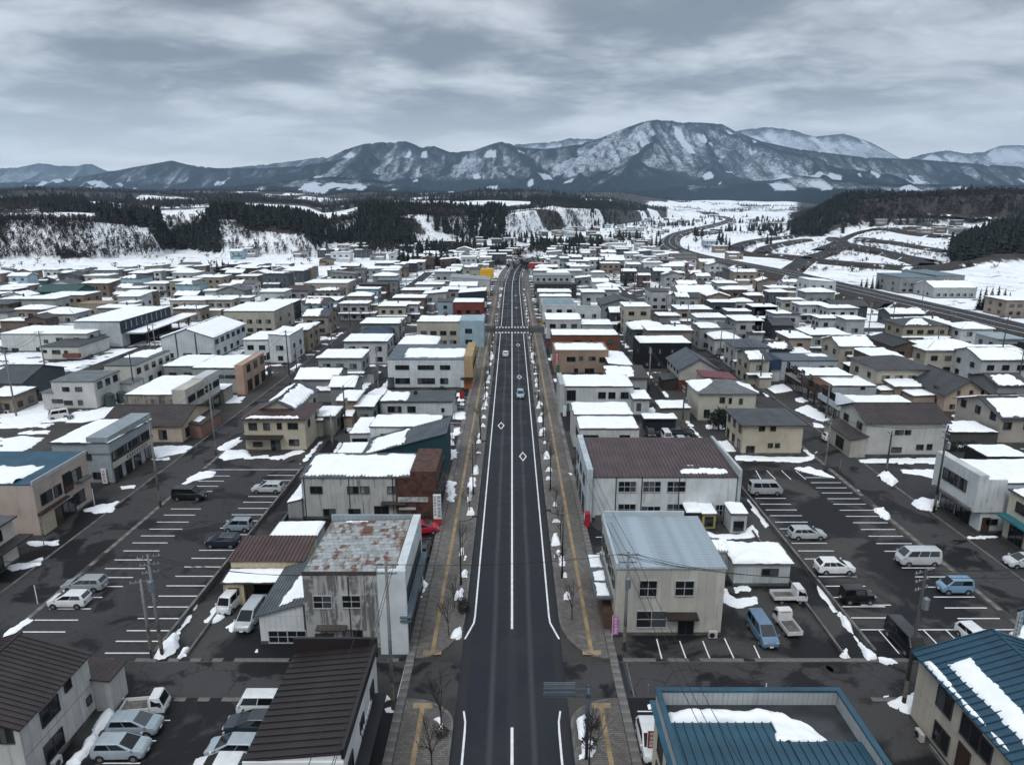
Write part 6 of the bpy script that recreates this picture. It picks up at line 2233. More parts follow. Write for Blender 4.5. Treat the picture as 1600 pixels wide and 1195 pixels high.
t, b = B('house', 'taupe house with dark roof under thick snow at the frame edge', 1565, 1640, 652, yb=694, d=12, wall='a09a92', seam=0, dirt=0.15, roof='gx', rcol='33353a', o=0.6, rise=2.0, snow=[(0, 0.1, 1.0, 0.1, 0.95), (1, 0, 1, 0, 1)], lod=0, front=[(1568, 660, 1580, 670), (1600, 660, 1615, 670)], side=[('l', 4.5, 3, 1.3, 1.3, 'sl')])
annex(t, -9.0, -1.0, -1.0, 5.0, 2.5, 2.5, 'x', '4a4a48', '2c2c2e', True)
t, b = B('shop_building', 'white shop with raised square front and long snow roof on the highway-side street', 1342, 1438, 636, yb=664, yr=619, cat='shop', wall='a9adad', seam=1.0, dirt=0.3, roof='flat', rcol='3a3c3e', o=0.1, snow='full', lod=0, front=[(1345, 646, 1358, 652.5, 'n'), (1376, 646, 1390, 651, 'n'), (1404, 646, 1419, 651, 'n')])
W_, D_ = b[1] - b[0], b[3] - b[2]
MB().box(-4.2, -0.02, -0.5, D_ + 0.5, 3.1, b[4] + 0.6, bottom=True).build('street_front', wallmat('a9b3b9', 0, 0.3), t)
MB().box(-2.6, -0.021, 0.5, D_, 0, 3.09).build('wall', wallmat('6a6c6c', 0, 0.3), t)
for i in range(6):
 window(t, (-4.2, 2.0 + i * 3.1, 5.1), 'l', 2.2, 1.3, 'n', 1)
 window(t, (-2.6, 2.0 + i * 3.1, 1.5), 'l', 2.2, 2.2, 'sh', 1)
t, b = B('shop_building', 'red-brown brick fronted shop with pale flank and snow roof', 1299, 1370, 604, yb=632, yr=591, cat='shop', wall='9da3a6', seam=1.0, dirt=0.3, roof='flat', rcol='3a3c3e', o=0.1, snow='full', lod=0, front=[(1345, 605, 1351, 608, 's')])
W_, D_ = b[1] - b[0], b[3] - b[2]
MB().box(-3.2, -0.02, -0.4, D_ + 0.4, 0, b[4] + 0.5).build('brick_front', wallmat('5d3c30', 0, 0.35), t)
for i in range(4):
 window(t, (-3.2, 2.6 + i * 4.0, 5.0), 'l', 1.6, 1.5, 'c', 1)
 window(t, (-3.2, 2.6 + i * 4.0, 1.5), 'l', 2.6, 2.3, 'sh', 1)
t, b = B('shop_building', 'cream two-storey shop beside the brick fronted shop', 1257, 1333, 588, yb=620, yr=576, cat='shop', wall='a9a597', seam=0.9, dirt=0.25, roof='flat', rcol='3a3c3e', o=0.1, snow='full', lod=1, front=[(1262, 594, 1269, 602, 'n'), (1259, 607, 1270, 615)], side=[('l', 4.6, 5, 1.4, 1.3, 'sl'), ('l', 1.5, 4, 2.2, 2.2, 'sh')])
t, b = B('shop_building', 'white shop with deep blue window front on the highway-side street', 1221, 1309, 564, yb=596, yr=553, cat='shop', wall='a3abb1', seam=0.9, dirt=0.2, roof='flat', rcol='4b565e', o=0.15, snow=[(0, 0.6, 0.95, 0.5, 0.9)], lod=1, front=[(1281, 572, 1288, 577), (1294, 572, 1302, 577), (1228, 575, 1236, 581)])
W_, D_ = b[1] - b[0], b[3] - b[2]
MB().box(-3.0, -0.02, -0.3, D_ + 0.3, 3.0, b[4] + 0.4, bottom=True).build('street_front', wallmat('243a52', 1.4, 0.1), t)
MB().box(-2.2, -0.02, 0.2, D_, 0.0, 2.99).build('wall', wallmat('b0b6b8', 0, 0.2), t)
for i in range(5):
 window(t, (-3.0, 2.2 + i * 3.6, 5.0), 'l', 2.2, 1.3, 'c', 1)
 window(t, (-2.2, 2.2 + i * 3.6, 1.4), 'l', 2.4, 2.1, 'sh', 1)
# ================================================================== the rest of the town: middle distance by measurement, then block by block
COLN = {'a9adaf': 'white', '959999': 'pale grey', '9f9b90': 'cream', '7c8081': 'grey', '857b70': 'taupe', '6d5f54': 'brown', '5a4c45': 'dark brown', '33363a': 'charcoal', '4c5257': 'slate grey', '83786d': 'tan', '8fa6b0': 'pale blue', '6f3a34': 'brick red', '26303a': 'navy', '2c5a58': 'teal', 'bcc0c2': 'bright white', '8b8474': 'ochre'}
PENDING = []
YARD = []


def zone(x, y):
 side = 'highway-side' if x > 0 else 'bluff-side'
 z = 'in snowy fields' if y > 520 else "at town's end" if y > 400 else 'in far blocks' if y > 330 else 'past the crossings' if y > 231 else 'before the crossings' if y > 150 else 'near parking lots'
 if abs(x) < 30:
  return 'main-road ' + side + ' ' + z.replace(' the', '').replace('in ', '').replace('at ', '')
 return side + ' ' + z


def later_label(t, desc, x, y, kind='house'):
 PENDING.append((t, desc, x, y, kind))


SNOWW = {'full': 'snowy', None: 'bare', 'part': 'half-snowed'}
RNAME = {'flat': 'flat roof', 'gx': 'gable roof', 'gy': 'gable roof', 'hip': 'hipped roof', 'mx+': 'sloped roof', 'mx-': 'sloped roof', 'my+': 'sloped roof', 'my-': 'sloped roof', 'parapet': 'flat roof'}


def M(xl, xr, yt, st=2, col='a9adaf', roof='flat', snow='full', d=None, yr=None, cat='house', rcol='3a3b3e', extra=True, yb=None):
 h = {1: 3.5, 2: 6.1, 3: 9.0, 1.5: 4.6, 2.5: 7.4}[st]
 rng = random.Random(int(xl * 31 + yt * 17))
 x0, y0 = at(xl, yt, h)
 w_m = at(xr, yt, h)[0] - x0
 if d is None and yr is None:
  d = min(max(w_m * 0.75, 6), 11) + rng.uniform(-1, 1)
 sn = snow
 if snow == 'part':
  sn = [(0, 0.05, rng.uniform(0.55, 0.8), 0.05, 0.9)]
 nw = max(1, int(w_m / 3.0))
 side_face = 'r' if x0 < 0 else 'l'
 sides = []
 for fl in range(int(st)):
  zc = 1.5 + 2.75 * fl
  sides.append(('f', zc, nw, rng.choice([1.2, 1.5, 1.7]), 1.1, rng.choice(['sl', 'sl', 'c']), 0.04, 0.96))
  sides.append((side_face, zc, 2, 1.3, 1.1, 'sl', 0.05, 0.95))
 nm = {'house': 'house', 'shop': 'shop_building', 'warehouse': 'warehouse', 'apartments': 'apartment_house'}[cat]
 t, b = B(nm, 'x', xl, xr, yt, h=h, d=d, yr=yr, cat=cat, wall=col, seam=0 if rng.random() < 0.5 else 0.9, dirt=rng.uniform(0.1, 0.35), roof=roof, rcol=rcol, o=0.45 if cat == 'house' else 0.15, snow=sn, side=sides, lod=1, th=rng.uniform(0.12, 0.28), amp=rng.uniform(0.12, 0.4), rise=None)
 size = 'wide ' if w_m > 16 else ('narrow ' if w_m < 7 else '')
 fl = {1: 'low', 1.5: 'low', 2: 'two-storey', 2.5: 'tall', 3: 'three-storey'}[st]
 later_label(t, f"{size}{COLN[col]} {fl} {cat if cat != 'apartments' else 'block'} with {SNOWW[snow]} {RNAME[roof]}", (b[0] + b[1]) / 2, b[2], nm)
 if rng.random() < 0.3:
  cx_, cy_ = rng.uniform(0.2, 0.8) * (b[1] - b[0]), rng.uniform(0.5, 0.85) * (b[3] - b[2])
  MB().box(cx_ - 0.22, cx_ + 0.22, cy_ - 0.22, cy_ + 0.22, b[4] - 0.1, b[4] + rng.uniform(1.1, 1.9)).build('chimney', rng.choice([CONCD, STEEL, UNITM]), t)
 YARD.append((b[0], b[1], b[2], rng.random()))
 if extra and cat == 'house':
  W_, D_ = b[1] - b[0], b[3] - b[2]
  if st >= 2 and rng.random() < 0.45:
   canopy(t, -0.8, W_ + 0.8, -1.1, -0.02, 3.05, rcol, 0.15, 0.25, rng.random() < 0.8, 'lower_roof')
  s = rng.random()
  if s < 0.6:
   aw = W_ * rng.uniform(0.35, 0.6)
   ax = rng.choice([0.2, W_ - aw - 0.2])
   annex(t, ax, ax + aw, -rng.uniform(1.6, 2.6), -0.03, 2.4, 2.8, 'y', col, rcol, rng.random() < 0.75)
  elif s < 0.9:
   xx = (W_ + 0.03, W_ + 2.6) if x0 < 0 else (-2.6, -0.03)
   annex(t, xx[0], xx[1], 0.5, D_ * 0.7, 2.5, 2.6, 'x', col, rcol, rng.random() < 0.75)
 return t, b


W, PG, CR, GR, TP, BR, DB, CH, SG, TN, PB, RD, NV, TE, BW, OC = 'a9adaf', '959999', '9f9b90', '7c8081', '857b70', '6d5f54', '5a4c45', '33363a', '4c5257', '83786d', '8fa6b0', '6f3a34', '26303a', '2c5a58', 'bcc0c2', '8b8474'
# bluff side, along the main road and behind it
t, b = M(651, 718, 503.5, 2.5, CR, 'flat', 'full', 11, cat='shop')
W_, D_ = b[1] - b[0], b[3] - b[2]
MB().box(W_ + 0.01, W_ + 7.0, -0.3, D_, 0, b[4] + 0.5).build('street_front', wallmat(PB, 0, 0.1), t)
for zc in (1.7, 4.9):
 window(t, (W_ + 2.6, -0.3, zc), 'f', 1.9, 1.2, 'sl', 1)
t, b = M(708, 755, 473, 2.5, RD, 'flat', 'full', 10, cat='shop')
M(684, 707, 472, 2, PB, 'flat', None, 9, cat='shop')
t, b = M(716, 759, 458, 2.5, NV, 'mx+', 'full', 12, cat='shop')
M(703, 765, 438, 2.5, W, 'mx-', None, 16, cat='shop', rcol='8c9498')
t, b = M(733, 750, 421, 2.5, CR, 'flat', None, 14, cat='shop')
MB().box(b[1] - b[0] + 0.02, b[1] - b[0] + 7, -0.5, 9, 2.5, b[4]).build('banner_wall', plain('yellow_banner', (0.62, 0.34, 0.02), 0.6, var=0.1), t)
M(720, 744, 402, 3, W, 'flat', 'full', 12, cat='shop')
M(749, 768, 403, 2, W, 'flat', 'full', 14, cat='shop')
M(474, 543, 443, 2.5, CR, 'flat', 'full', 16, cat='apartments')
M(556, 591, 452, 2, PB, 'flat', 'full')
M(649, 692, 445, 2, W, 'flat', 'full')
M(679, 711, 425, 2.5, PG, 'flat', 'full')
M(561, 604, 445, 2, DB, 'flat', None, rcol='2b2426')
M(590, 621, 438, 2, GR, 'my+', None, rcol='5b6b72')
M(553, 570, 420, 2.5, GR, 'flat', None, rcol='70767a')
M(516, 554, 428, 2, GR, 'mx-', None, rcol='6a7074')
M(543, 579, 463, 2, TP, 'hip', 'full')
M(627, 673, 454, 2, TN, 'flat', 'full')
M(614, 663, 466, 2, BR, 'flat', 'full')
M(591, 633, 479, 2, CR, 'flat', 'full', 12)
M(634, 653, 476, 2, W, 'flat', 'full')
M(564, 623, 506, 2, GR, 'flat', 'full', 10)
M(561, 606, 522, 1.5, W, 'hip', None, 9, rcol='20384c')
M(537, 604, 534, 2, W, 'flat', 'full', 10)
M(497, 564, 560, 2, PG, 'flat', 'full', 9)
M(463, 527, 592, 1.5, GR, 'gx', 'full', 9)
M(516, 552, 604, 1.5, GR, 'gx', 'full', 8)
t, b = M(380, 419, 532, 2, BW, 'flat', 'full', 12, cat='shop', extra=False)
M(419, 452, 525, 2.5, BW, 'mx-', 'full', 12, cat='shop')
M(449, 480, 518, 2, OC, 'mx+', 'full', 12)
M(473, 512, 494, 2, TP, 'gx', 'part', 11, rcol='3b4148')
M(414, 459, 473, 2, SG, 'flat', 'full')
M(469, 527, 470, 1.5, PG, 'flat', 'full')
M(531, 574, 475, 2, PG, 'flat', 'full')
M(349, 428, 487, 2.5, CR, 'flat', 'full', 20, cat='apartments')
M(265, 320, 470, 2, CR, 'flat', 'full', 12, cat='apartments')
M(322, 362, 469, 2, CR, 'flat', 'full', 12)
M(270, 312, 483, 1.5, TP, 'flat', 'full')
M(264, 299, 440, 2.5, OC, 'flat', 'full', 12, cat='apartments')
M(300, 346, 434, 2, OC, 'flat', 'full', 14, cat='shop')
M(317, 349, 455, 1.5, W, 'flat', 'full')
M(342, 362, 447, 2, W, 'flat', 'full')
M(366, 390, 466, 2, W, 'flat', 'full')
M(176, 220, 461, 2, BR, 'flat', 'full', 14, cat='shop')
M(67, 130, 462, 2, TN, 'flat', 'full', 12, cat='shop')
M(121, 174, 475, 1.5, OC, 'flat', None, 8, cat='shop', rcol='8a7a60')
M(54, 117, 456, 2, TE, 'gx', None, 14, rcol='1c4745')
M(0, 45, 468, 2, W, 'flat', 'full')
M(24, 69, 484, 2, TP, 'hip', 'full')
M(60, 115, 491, 2, PG, 'hip', 'full')
M(0, 43, 502, 1.5, BR, 'flat', 'full')
M(38, 70, 498, 2, DB, 'gy', None)
M(192, 219, 451, 2, W, 'flat', 'full')
M(188, 208, 474, 2, W, 'flat', 'full')
M(-20, 33, 598, 1.5, SG, 'gx', None, 14, rcol='3d4347')
M(36, 54, 588, 1, SG, 'flat', None, 6, cat='warehouse')
M(-30, 18, 620, 1, TP, 'flat', 'full', 7)
M(255, 306, 573, 1, GR, 'flat', 'full', 12, cat='warehouse')
M(556, 582, 636, 1, GR, 'flat', 'full', 7)
M(527, 555, 627, 1.5, TP, 'flat', 'full', 7)
# highway side
M(834, 893, 431, 2, PG, 'flat', None, 14, cat='shop', rcol='868d90')
M(836, 901, 445, 2, CH, 'flat', None, 9, cat='shop', rcol='14211f')
M(840, 893, 457, 2, TN, 'flat', 'full', 10, cat='shop')
M(843, 893, 464, 2, W, 'flat', 'full', 6, cat='shop')
t, b = M(848, 900, 478, 2, BW, 'parapet', None, 16, cat='shop', rcol='6f8b92')
M(900, 939, 485, 2, BW, 'parapet', None, 9, cat='shop', rcol='7c878a')
M(853, 908, 500, 2, W, 'my+', 'full', 9, cat='shop')
M(909, 958, 508, 1.5, PG, 'flat', 'full', 9, cat='shop')
t, b = M(976, 1017, 480, 3, CR, 'flat', 'full', 10, cat='apartments')
M(941, 998, 476, 2, GR, 'gy', None, 14, rcol='3c4045')
M(954, 974, 488, 2, CH, 'gx', 'full', 8)
M(934, 967, 449, 2, PG, 'flat', 'full')
M(1017, 1045, 456, 2.5, W, 'flat', None, 12, cat='shop')
M(1046, 1074, 461, 1.5, W, 'flat', 'full', 12, cat='shop')
M(1060, 1118, 457, 2, TP, 'gx', 'full', 14, cat='apartments')
M(1060, 1112, 484, 2, TP, 'flat', 'full', 10)
M(1090, 1133, 497, 2, W, 'flat', 'full', 8)
M(1094, 1149, 514, 2, GR, 'flat', 'part', 10, cat='shop')
M(1117, 1156, 530, 1.5, W, 'hip', 'full', 9)
M(1151, 1191, 502, 2, PG, 'flat', 'full', 10)
M(1150, 1202, 543, 2, W, 'hip', None, 9, rcol='444c54')
M(1172, 1203, 562, 2, CR, 'gx', 'part', 9)
M(1112, 1149, 473, 2, SG, 'flat', 'full')
M(1138, 1172, 487, 2, GR, 'flat', 'full')
M(1149, 1176, 472, 2, W, 'hip', 'full')
M(1177, 1215, 480, 2, CH, 'flat', 'full')
M(1131, 1168, 453, 2, DB, 'hip', 'full')
M(1168, 1192, 462, 2, DB, 'hip', 'full')
t, b = M(828, 858, 414, 2, W, 'flat', 'full', 14, cat='shop')
MB().box(-0.5, b[1] - b[0] + 0.3, -0.9, -0.05, 4.4, 7.3, bottom=True).build('red_fascia', plain('red_fascia', (0.32, 0.02, 0.025), 0.5), t)
M(861, 875, 405, 3, BW, 'flat', None, 12, cat='shop')
M(892, 922, 417, 2, W, 'flat', 'full')
M(925, 945, 426, 1.5, W, 'hip', 'full')
M(972, 994, 424, 2, CH, 'gx', 'full')
M(998, 1016, 430, 2, DB, 'gx', 'full')
M(940, 969, 412, 2, TP, 'flat', 'full')
M(1264, 1307, 441, 3, W, 'mx-', 'full', 12, cat='apartments')
M(1222, 1257, 469, 2, CR, 'flat', 'full')
M(1250, 1295, 477, 2, W, 'flat', 'full')
M(1294, 1341, 482, 2, W, 'flat', 'full')
M(1300, 1356, 478, 1.5, CH, 'gx', None, 10)
M(1202, 1231, 457, 2, SG, 'hip', 'full')
M(1180, 1213, 480, 2, TP, 'flat', 'full')
M(1209, 1250, 491, 2, W, 'flat', 'part')
M(1208, 1240, 508, 1.5, CH, 'gx', None, 9)
M(1281, 1319, 498, 2, W, 'flat', 'full')
M(1323, 1352, 500, 2.5, PG, 'flat', 'full')
M(1267, 1328, 524, 2, PG, 'flat', 'full', 10)
M(1234, 1267, 529, 2, TP, 'flat', 'full', 9)
M(1313, 1365, 541, 2, CR, 'gx', 'full', 10)
M(1396, 1444, 541, 2, DB, 'gy', None, 12, rcol='191b1f')
M(1412, 1483, 509, 2, OC, 'hip', 'part', 10)
M(1402, 1444, 546, 1.5, TP, 'flat', 'full', 8)
M(1364, 1410, 558, 2, DB, 'flat', 'full', 9)
M(1372, 1461, 578, 2, CR, 'hip', None, 12, rcol='3b3c3f')
M(1399, 1456, 604, 1, TP, 'my+', 'full', 7)
t, b = M(1447, 1541, 548, 2, CR, 'hip', 'full', 10)
t, b = M(1535, 1612, 562, 2, W, 'gx', 'full', 11)
M(1408, 1463, 434, 2.5, GR, 'flat', None, 22, cat='warehouse', rcol='59707a')
M(1463, 1508, 431, 2.5, GR, 'flat', None, 30, cat='warehouse', rcol='59707a')
M(1460, 1527, 450, 1.5, PG, 'gx', 'full', 16, cat='warehouse')
M(1574, 1640, 470, 2, TP, 'flat', 'full', 12)
M(1337, 1361, 577, 1, CH, 'flat', 'full', 6)
M(1180, 1192, 502, 2, W, 'flat', 'full')
M(1345, 1372, 566, 1, TP, 'hip', 'full', 6)
M(1560, 1600, 530, 2, PG, 'flat', None, 9, rcol='8fa0a6')
M(1030, 1062, 494, 1.5, GR, 'flat', 'full')
M(985, 1012, 516, 1, TP, 'flat', 'full', 6)
M(1203, 1238, 545, 1.5, SG, 'gx', 'part', 8)
M(1238, 1268, 553, 1, GR, 'flat', 'full', 7)
M(1560, 1610, 602, 1.5, GR, 'gx', 'part', 9)

# ---- the blocks behind, house by house
def free(x0, x1, y0, y1, g=1.2):
 for (a, b_, c, d_) in FOOT:
  if x0 - g < b_ and x1 + g > a and y0 - g < d_ and y1 + g > c:
   return False
 return True


ROADX = (-106, -51.7, -31.2, 0, 31.9, 53.4, 112)
ROADH = (4.0, 4.0, 2.2, 10.2, 2.2, 4.0, 3.5)
ROADY = (51.3, 103, 225, 330)
hw_pts = [(p[0], p[1]) for p in HW]


def on_road(x0, x1, y0, y1):
 for rx, rh in zip(ROADX, ROADH):
  if y0 > 215 and abs(rx) < 33 and rx != 0:
   continue
  if rx == 0 and y0 > 345:
   cxr = np.interp(y0, [p[1] for p in MAINC], [p[0] for p in MAINC])
   if x0 < cxr + rh and x1 > cxr - rh:
    return True
   continue
  if x0 < rx + rh and x1 > rx - rh and y0 < 425:
   return True
 for ry in ROADY:
  if y0 < ry + 4.4 and y1 > ry - 4.4:
   return True
 xm, ym = (x0 + x1) / 2, (y0 + y1) / 2
 for p, q in zip(hw_pts[:-1], hw_pts[1:]):
  for k in (0, 0.5):
   if math.hypot(xm - p[0] - (q[0] - p[0]) * k, ym - p[1] - (q[1] - p[1]) * k) < 24:
    return True
 return False


frng = random.Random(77)
cand = []
y = 118.0
while y < 640:
 x = -430.0
 while x < 400:
  w_ = frng.uniform(7.5, 12.5)
  d_ = frng.uniform(7, 10.5)
  jx, jy = frng.uniform(0, 3.0), frng.uniform(-2.5, 2.5)
  x0, y0 = x + jx, y + jy
  a_ = (x0 + w_ / 2) / y0
  ok = abs(a_) < 0.82
  edge = 412 - 0.06 * abs(x0) + 16 * math.sin(x0 / 37.0)
  if -40 < x0 < 70:
   edge = 640
  elif -90 < x0 <= -40:
   edge = 480 + (x0 + 90) * 1.9
  if x0 > 70:
   edge = 445
  if x0 > 158 - 0.02 * y0 or (x0 > 120 and y0 < 150):
   ok = False
  if x0 < -140 and y0 < 190:
   ok = False
  if x0 < -55 and y0 < 225 and not (x0 < -175):
   ok = False
  if ok and y0 < edge and not on_road(x0, x0 + w_, y0, y0 + d_) and free(x0, x0 + w_, y0, y0 + d_):
   if frng.random() < 0.90:
    cand.append((x0, y0, w_, d_))
    FOOT.append((x0, x0 + w_, y0, y0 + d_))
  x += w_ + frng.uniform(1.8, 4.2)
 y += 12.0 + frng.uniform(0, 1.6)
# farms out on the fields
for (px, py, n, sp) in ((470, 396, 9, 60), (560, 404, 14, 70), (620, 392, 10, 60), (700, 378, 10, 80), (860, 382, 12, 90), (920, 372, 12, 120), (1000, 385, 10, 70), (1000, 402, 16, 70), (940, 396, 14, 60), (1185, 352, 14, 160), (1400, 372, 12, 40), (1440, 381, 9, 40), (1090, 425, 5, 30), (1030, 366, 8, 110), (900, 360, 16, 150), (960, 366, 22, 160), (880, 392, 14, 50), (760, 384, 12, 70), (840, 368, 16, 130), (1090, 346, 12, 260), (690, 370, 12, 100), (1020, 352, 14, 200), (960, 405, 16, 40), (1060, 405, 12, 40), (1075, 425, 10, 30), (1000, 415, 14, 40)):
 cx_, cy_ = at(px, py)
 for k in range(n):
  x0, y0 = cx_ + frng.gauss(0, sp * 0.5), cy_ + frng.gauss(0, sp * 0.5)
  w_, d_ = frng.uniform(8, 15), frng.uniform(7, 10)
  if (hill_z(x0, y0) < 1 or px > 1300) and free(x0, x0 + w_, y0, y0 + d_, 3) and not on_road(x0, x0 + w_, y0, y0 + d_):
   cand.append((x0, y0, w_, d_))
   FOOT.append((x0, x0 + w_, y0, y0 + d_))
cand.sort(key=lambda c: c[1])
WALLS = [W, W, PG, PG, PG, CR, GR, GR, TP, DB, CH, SG, SG, TN, PB, BW, BR]
ROOFS = ['3a3b3e', '33353a', '4a4d50', '2b2c30', '3a2f2e', '55595b', '3d2c2c']
far_stuff = {}
NIND = 232
for i, (x0, y0, w_, d_) in enumerate(cand):
 rng = random.Random(i * 3 + 1)
 col, rc = rng.choice(WALLS), rng.choice(ROOFS)
 st = rng.choice([1.5, 2, 2, 2, 2, 2.5]) if w_ > 8 else rng.choice([1, 1.5, 2])
 h = {1: 3.3, 1.5: 4.4, 2: 6.0, 2.5: 7.0}[st] * rng.uniform(0.93, 1.07)
 roof = rng.choice(['flat', 'flat', 'flat', 'hip', 'gx', 'gy', 'mx+', 'my+'])
 snow = 'full' if rng.random() < 0.66 else rng.choice([None, 'part', 'part'])
 if roof == 'gy' and x0 > 0 and rng.random() < 0.5:
  roof = 'gx'
 zb = float(hill_z(x0 + w_ / 2, y0 + d_ / 2))
 if i < NIND:
  sn = snow
  if snow == 'part':
   sn = [(0, 0.05, rng.uniform(0.5, 0.8), 0.05, 0.9)]
  near = y0 < 330
  sides = []
  for fl in range(2 if st >= 2 else 1):
   sides.append(('f', 1.5 + 2.75 * fl, 3 if w_ > 9.5 else 2, 1.4, 1.1, rng.choice(['sl', 'c', 'sl']), 0.05, 0.95))
   if near:
    sides.append(('r' if x0 < 0 else 'l', 1.5 + 2.75 * fl, 2, 1.3, 1.1, 'sl'))
  t, b = B('house', 'x', 0, 0, 0, h=h, wall=col, seam=0, dirt=0.2, roof=roof, rcol=rc, o=0.5, rise=None if roof != 'mx+' else 0.9, snow=sn, side=sides, lod=1, th=rng.uniform(0.12, 0.30), amp=rng.uniform(0.15, 0.5), found=False, world=(x0, x0 + w_, y0, y0 + d_, h), seed=i)
  t.location.z = zb
  if near:
   YARD.append((x0, x0 + w_, y0, rng.random()))
   if rng.random() < 0.25:
    MB().box(w_ * 0.7 - 0.2, w_ * 0.7 + 0.2, d_ * 0.6, d_ * 0.6 + 0.4, h - 0.1, h + 1.6).build('chimney', CONCD, t)
  if st >= 2 and rng.random() < 0.4 and near:
   canopy(t, -0.8, w_ + 0.8, -1.0, -0.02, 3.0, rc, 0.15, 0.25, rng.random() < 0.8, 'lower_roof')
  if rng.random() < 0.75:
   aw = w_ * rng.uniform(0.4, 0.7)
   ax = rng.choice([0.2, w_ - aw - 0.2])
   annex(t, ax, ax + aw, -rng.uniform(1.4, 2.4), -0.03, 2.3, 2.8, 'y', col, rc, rng.random() < 0.8)
  size = 'wide ' if w_ > 12 else ('narrow ' if w_ < 8.5 else '')
  fl = {1: 'low', 1.5: 'low', 2: 'two-storey', 2.5: 'tall'}[st]
  later_label(t, f"{size}{COLN[col]} {fl} house with {SNOWW[snow]} {RNAME[roof]}", x0 + w_ / 2, y0, 'house')
 else:
  k = col
  mb = far_stuff.setdefault(k, MB())
  mb.box(x0, x0 + w_, y0, y0 + d_, zb, zb + h, 0)
  for fl in range(2 if st >= 2 else 1):
   for q in range(3):
    xx = x0 + w_ * (q + 0.5) / 3
    mb.box(xx - 0.7, xx + 0.7, y0 - 0.06, y0, zb + 1.0 + 2.7 * fl, zb + 2.1 + 2.7 * fl, 2)
  mb.box(x0 - 0.5, x0 + w_ + 0.5, y0 - 0.5, y0 + d_ + 0.5, zb + h, zb + h + 0.2, 3, True)
  if snow:
   mb.box(x0 - 0.4, x0 + w_ + 0.4, y0 - 0.4, y0 + d_ + 0.4, zb + h + 0.2, zb + h + 0.55, 1)
  mb.box(x0 + 1, x0 + w_ * 0.7, y0 - 2.2, y0 - 0.05, zb, zb + 2.6, 0)
  mb.box(x0 + 0.8, x0 + w_ * 0.7 + 0.2, y0 - 2.4, y0 - 0.07, zb + 2.601, zb + 2.9, 1 if rng.random() < 0.8 else 3, True)
open('/tmp/w/log.txt', 'w').write('town %d' % len(cand)) if False else None
allb = MB()
mats_ = [SNOW, GLASS, roofmat('3a3b3e', 0.45)]
for ci, (k, mb) in enumerate(sorted(far_stuff.items())):
 mats_.append(wallmat(k, 0, 0.2))
 o = len(allb.v)
 allb.v += mb.v
 allb.f += [tuple(o + q for q in f) for f in mb.f]
 allb.m += [{0: 3 + ci, 1: 0, 2: 1, 3: 2}[q] for q in mb.m]
if allb.v:
 tag(allb.build('distant_town', mats_), 'far small houses under snow at the end of the valley', None, None, 'stuff')

# ---- what stands against the walls and along the plots: outdoor units, oil tanks, garden walls
TANK = None
for (xa, xb, yf, r_) in YARD:
 if r_ < 0.22:
  o = outdoor_unit(xa + (xb - xa) * 0.8, yf - 0.35, 0, 'x')
  later_label(o, 'cream air conditioner unit at a house wall', xb, yf, 'outdoor_unit')
 elif r_ < 0.42:
  if TANK is None:
   TANK = thing('oil_tank', 'x', 'oil tank', (0, 0, 0), 0, 'heating oil tanks by the houses')
   MB().box(-0.65, 0.65, -0.22, 0.22, 0.55, 1.45, 0, True).build('tank_body', STEEL, TANK)
   for q in (-0.5, 0.5):
    MB().box(q - 0.04, q + 0.04, -0.2, 0.2, 0, 0.549).build('leg', DARKM, TANK)
   o = TANK
   o.location = (xa + 1.2, yf - 0.45, 0)
  else:
   o = dup(TANK, (xa + 1.2, yf - 0.45, 0), 0)
  later_label(o, 'grey heating oil tank at a house wall', xa, yf, 'oil_tank')
 elif r_ < 0.72:
  L = xb - xa
  if free(xa, xb, yf - 3.6, yf - 3.2, 0.1) and not on_road(xa, xb, yf - 3.6, yf - 3.2):
   t = thing('garden_wall', 'x', 'wall', ((xa + xb) / 2, yf - 3.4, 0), 0, 'low garden walls between plots')
   MB().box(-L / 2, L / 2 - 2.2, -0.08, 0.08, 0, 0.85).build('wall', CONCD if r_ < 0.6 else CONC, t)
   MB().box(-L / 2 - 0.04, L / 2 - 2.16, -0.12, 0.12, 0.852, 0.92, 0, True).build('coping', CONC, t)
   if r_ < 0.65:
    q = [(-L / 2, -0.12, 0.93), (L / 2 - 2.2, -0.12, 0.93), (L / 2 - 2.2, 0.12, 0.93), (-L / 2, 0.12, 0.93)]
    roof_snow(t, q, (0, 1, 0, 1), 0.12, 0.02, random.Random(int(xa)))
   t['kind'] = 'thing'
   later_label(t, 'low concrete garden wall' + (' under snow' if r_ < 0.65 else ''), xa, yf, 'garden_wall')
# ================================================================== VEHICLES
def paint(name, hexc, rough=0.28):
 key = ('car', hexc)
 if key not in MATS:
  m, t, p = newmat('car_paint')
  c = t.node('ShaderNodeTexCoord')
  f = t.noise(c.outputs['Object'], 1.2, 4.0, 0.6)
  col = lin(hexc)
  t.l.new(t.mix(t.ramp(f, 0.35, 0.75), col, tuple(x * 0.82 + 0.006 for x in col)), p.inputs['Base Color'])
  p.inputs['Roughness'].default_value = rough
  p.inputs['Coat Weight'].default_value = 0.35
  p.inputs['Coat Roughness'].default_value = 0.1
  MATS[key] = m
 return MATS[key]


RIM = plain('wheel_rim', (0.28, 0.29, 0.30), 0.4, 0.6)
LAMPM = plain('lamp_lens', (0.55, 0.57, 0.58), 0.15)
TAILM = plain('tail_lens', (0.16, 0.012, 0.012), 0.2)
_wm = {}


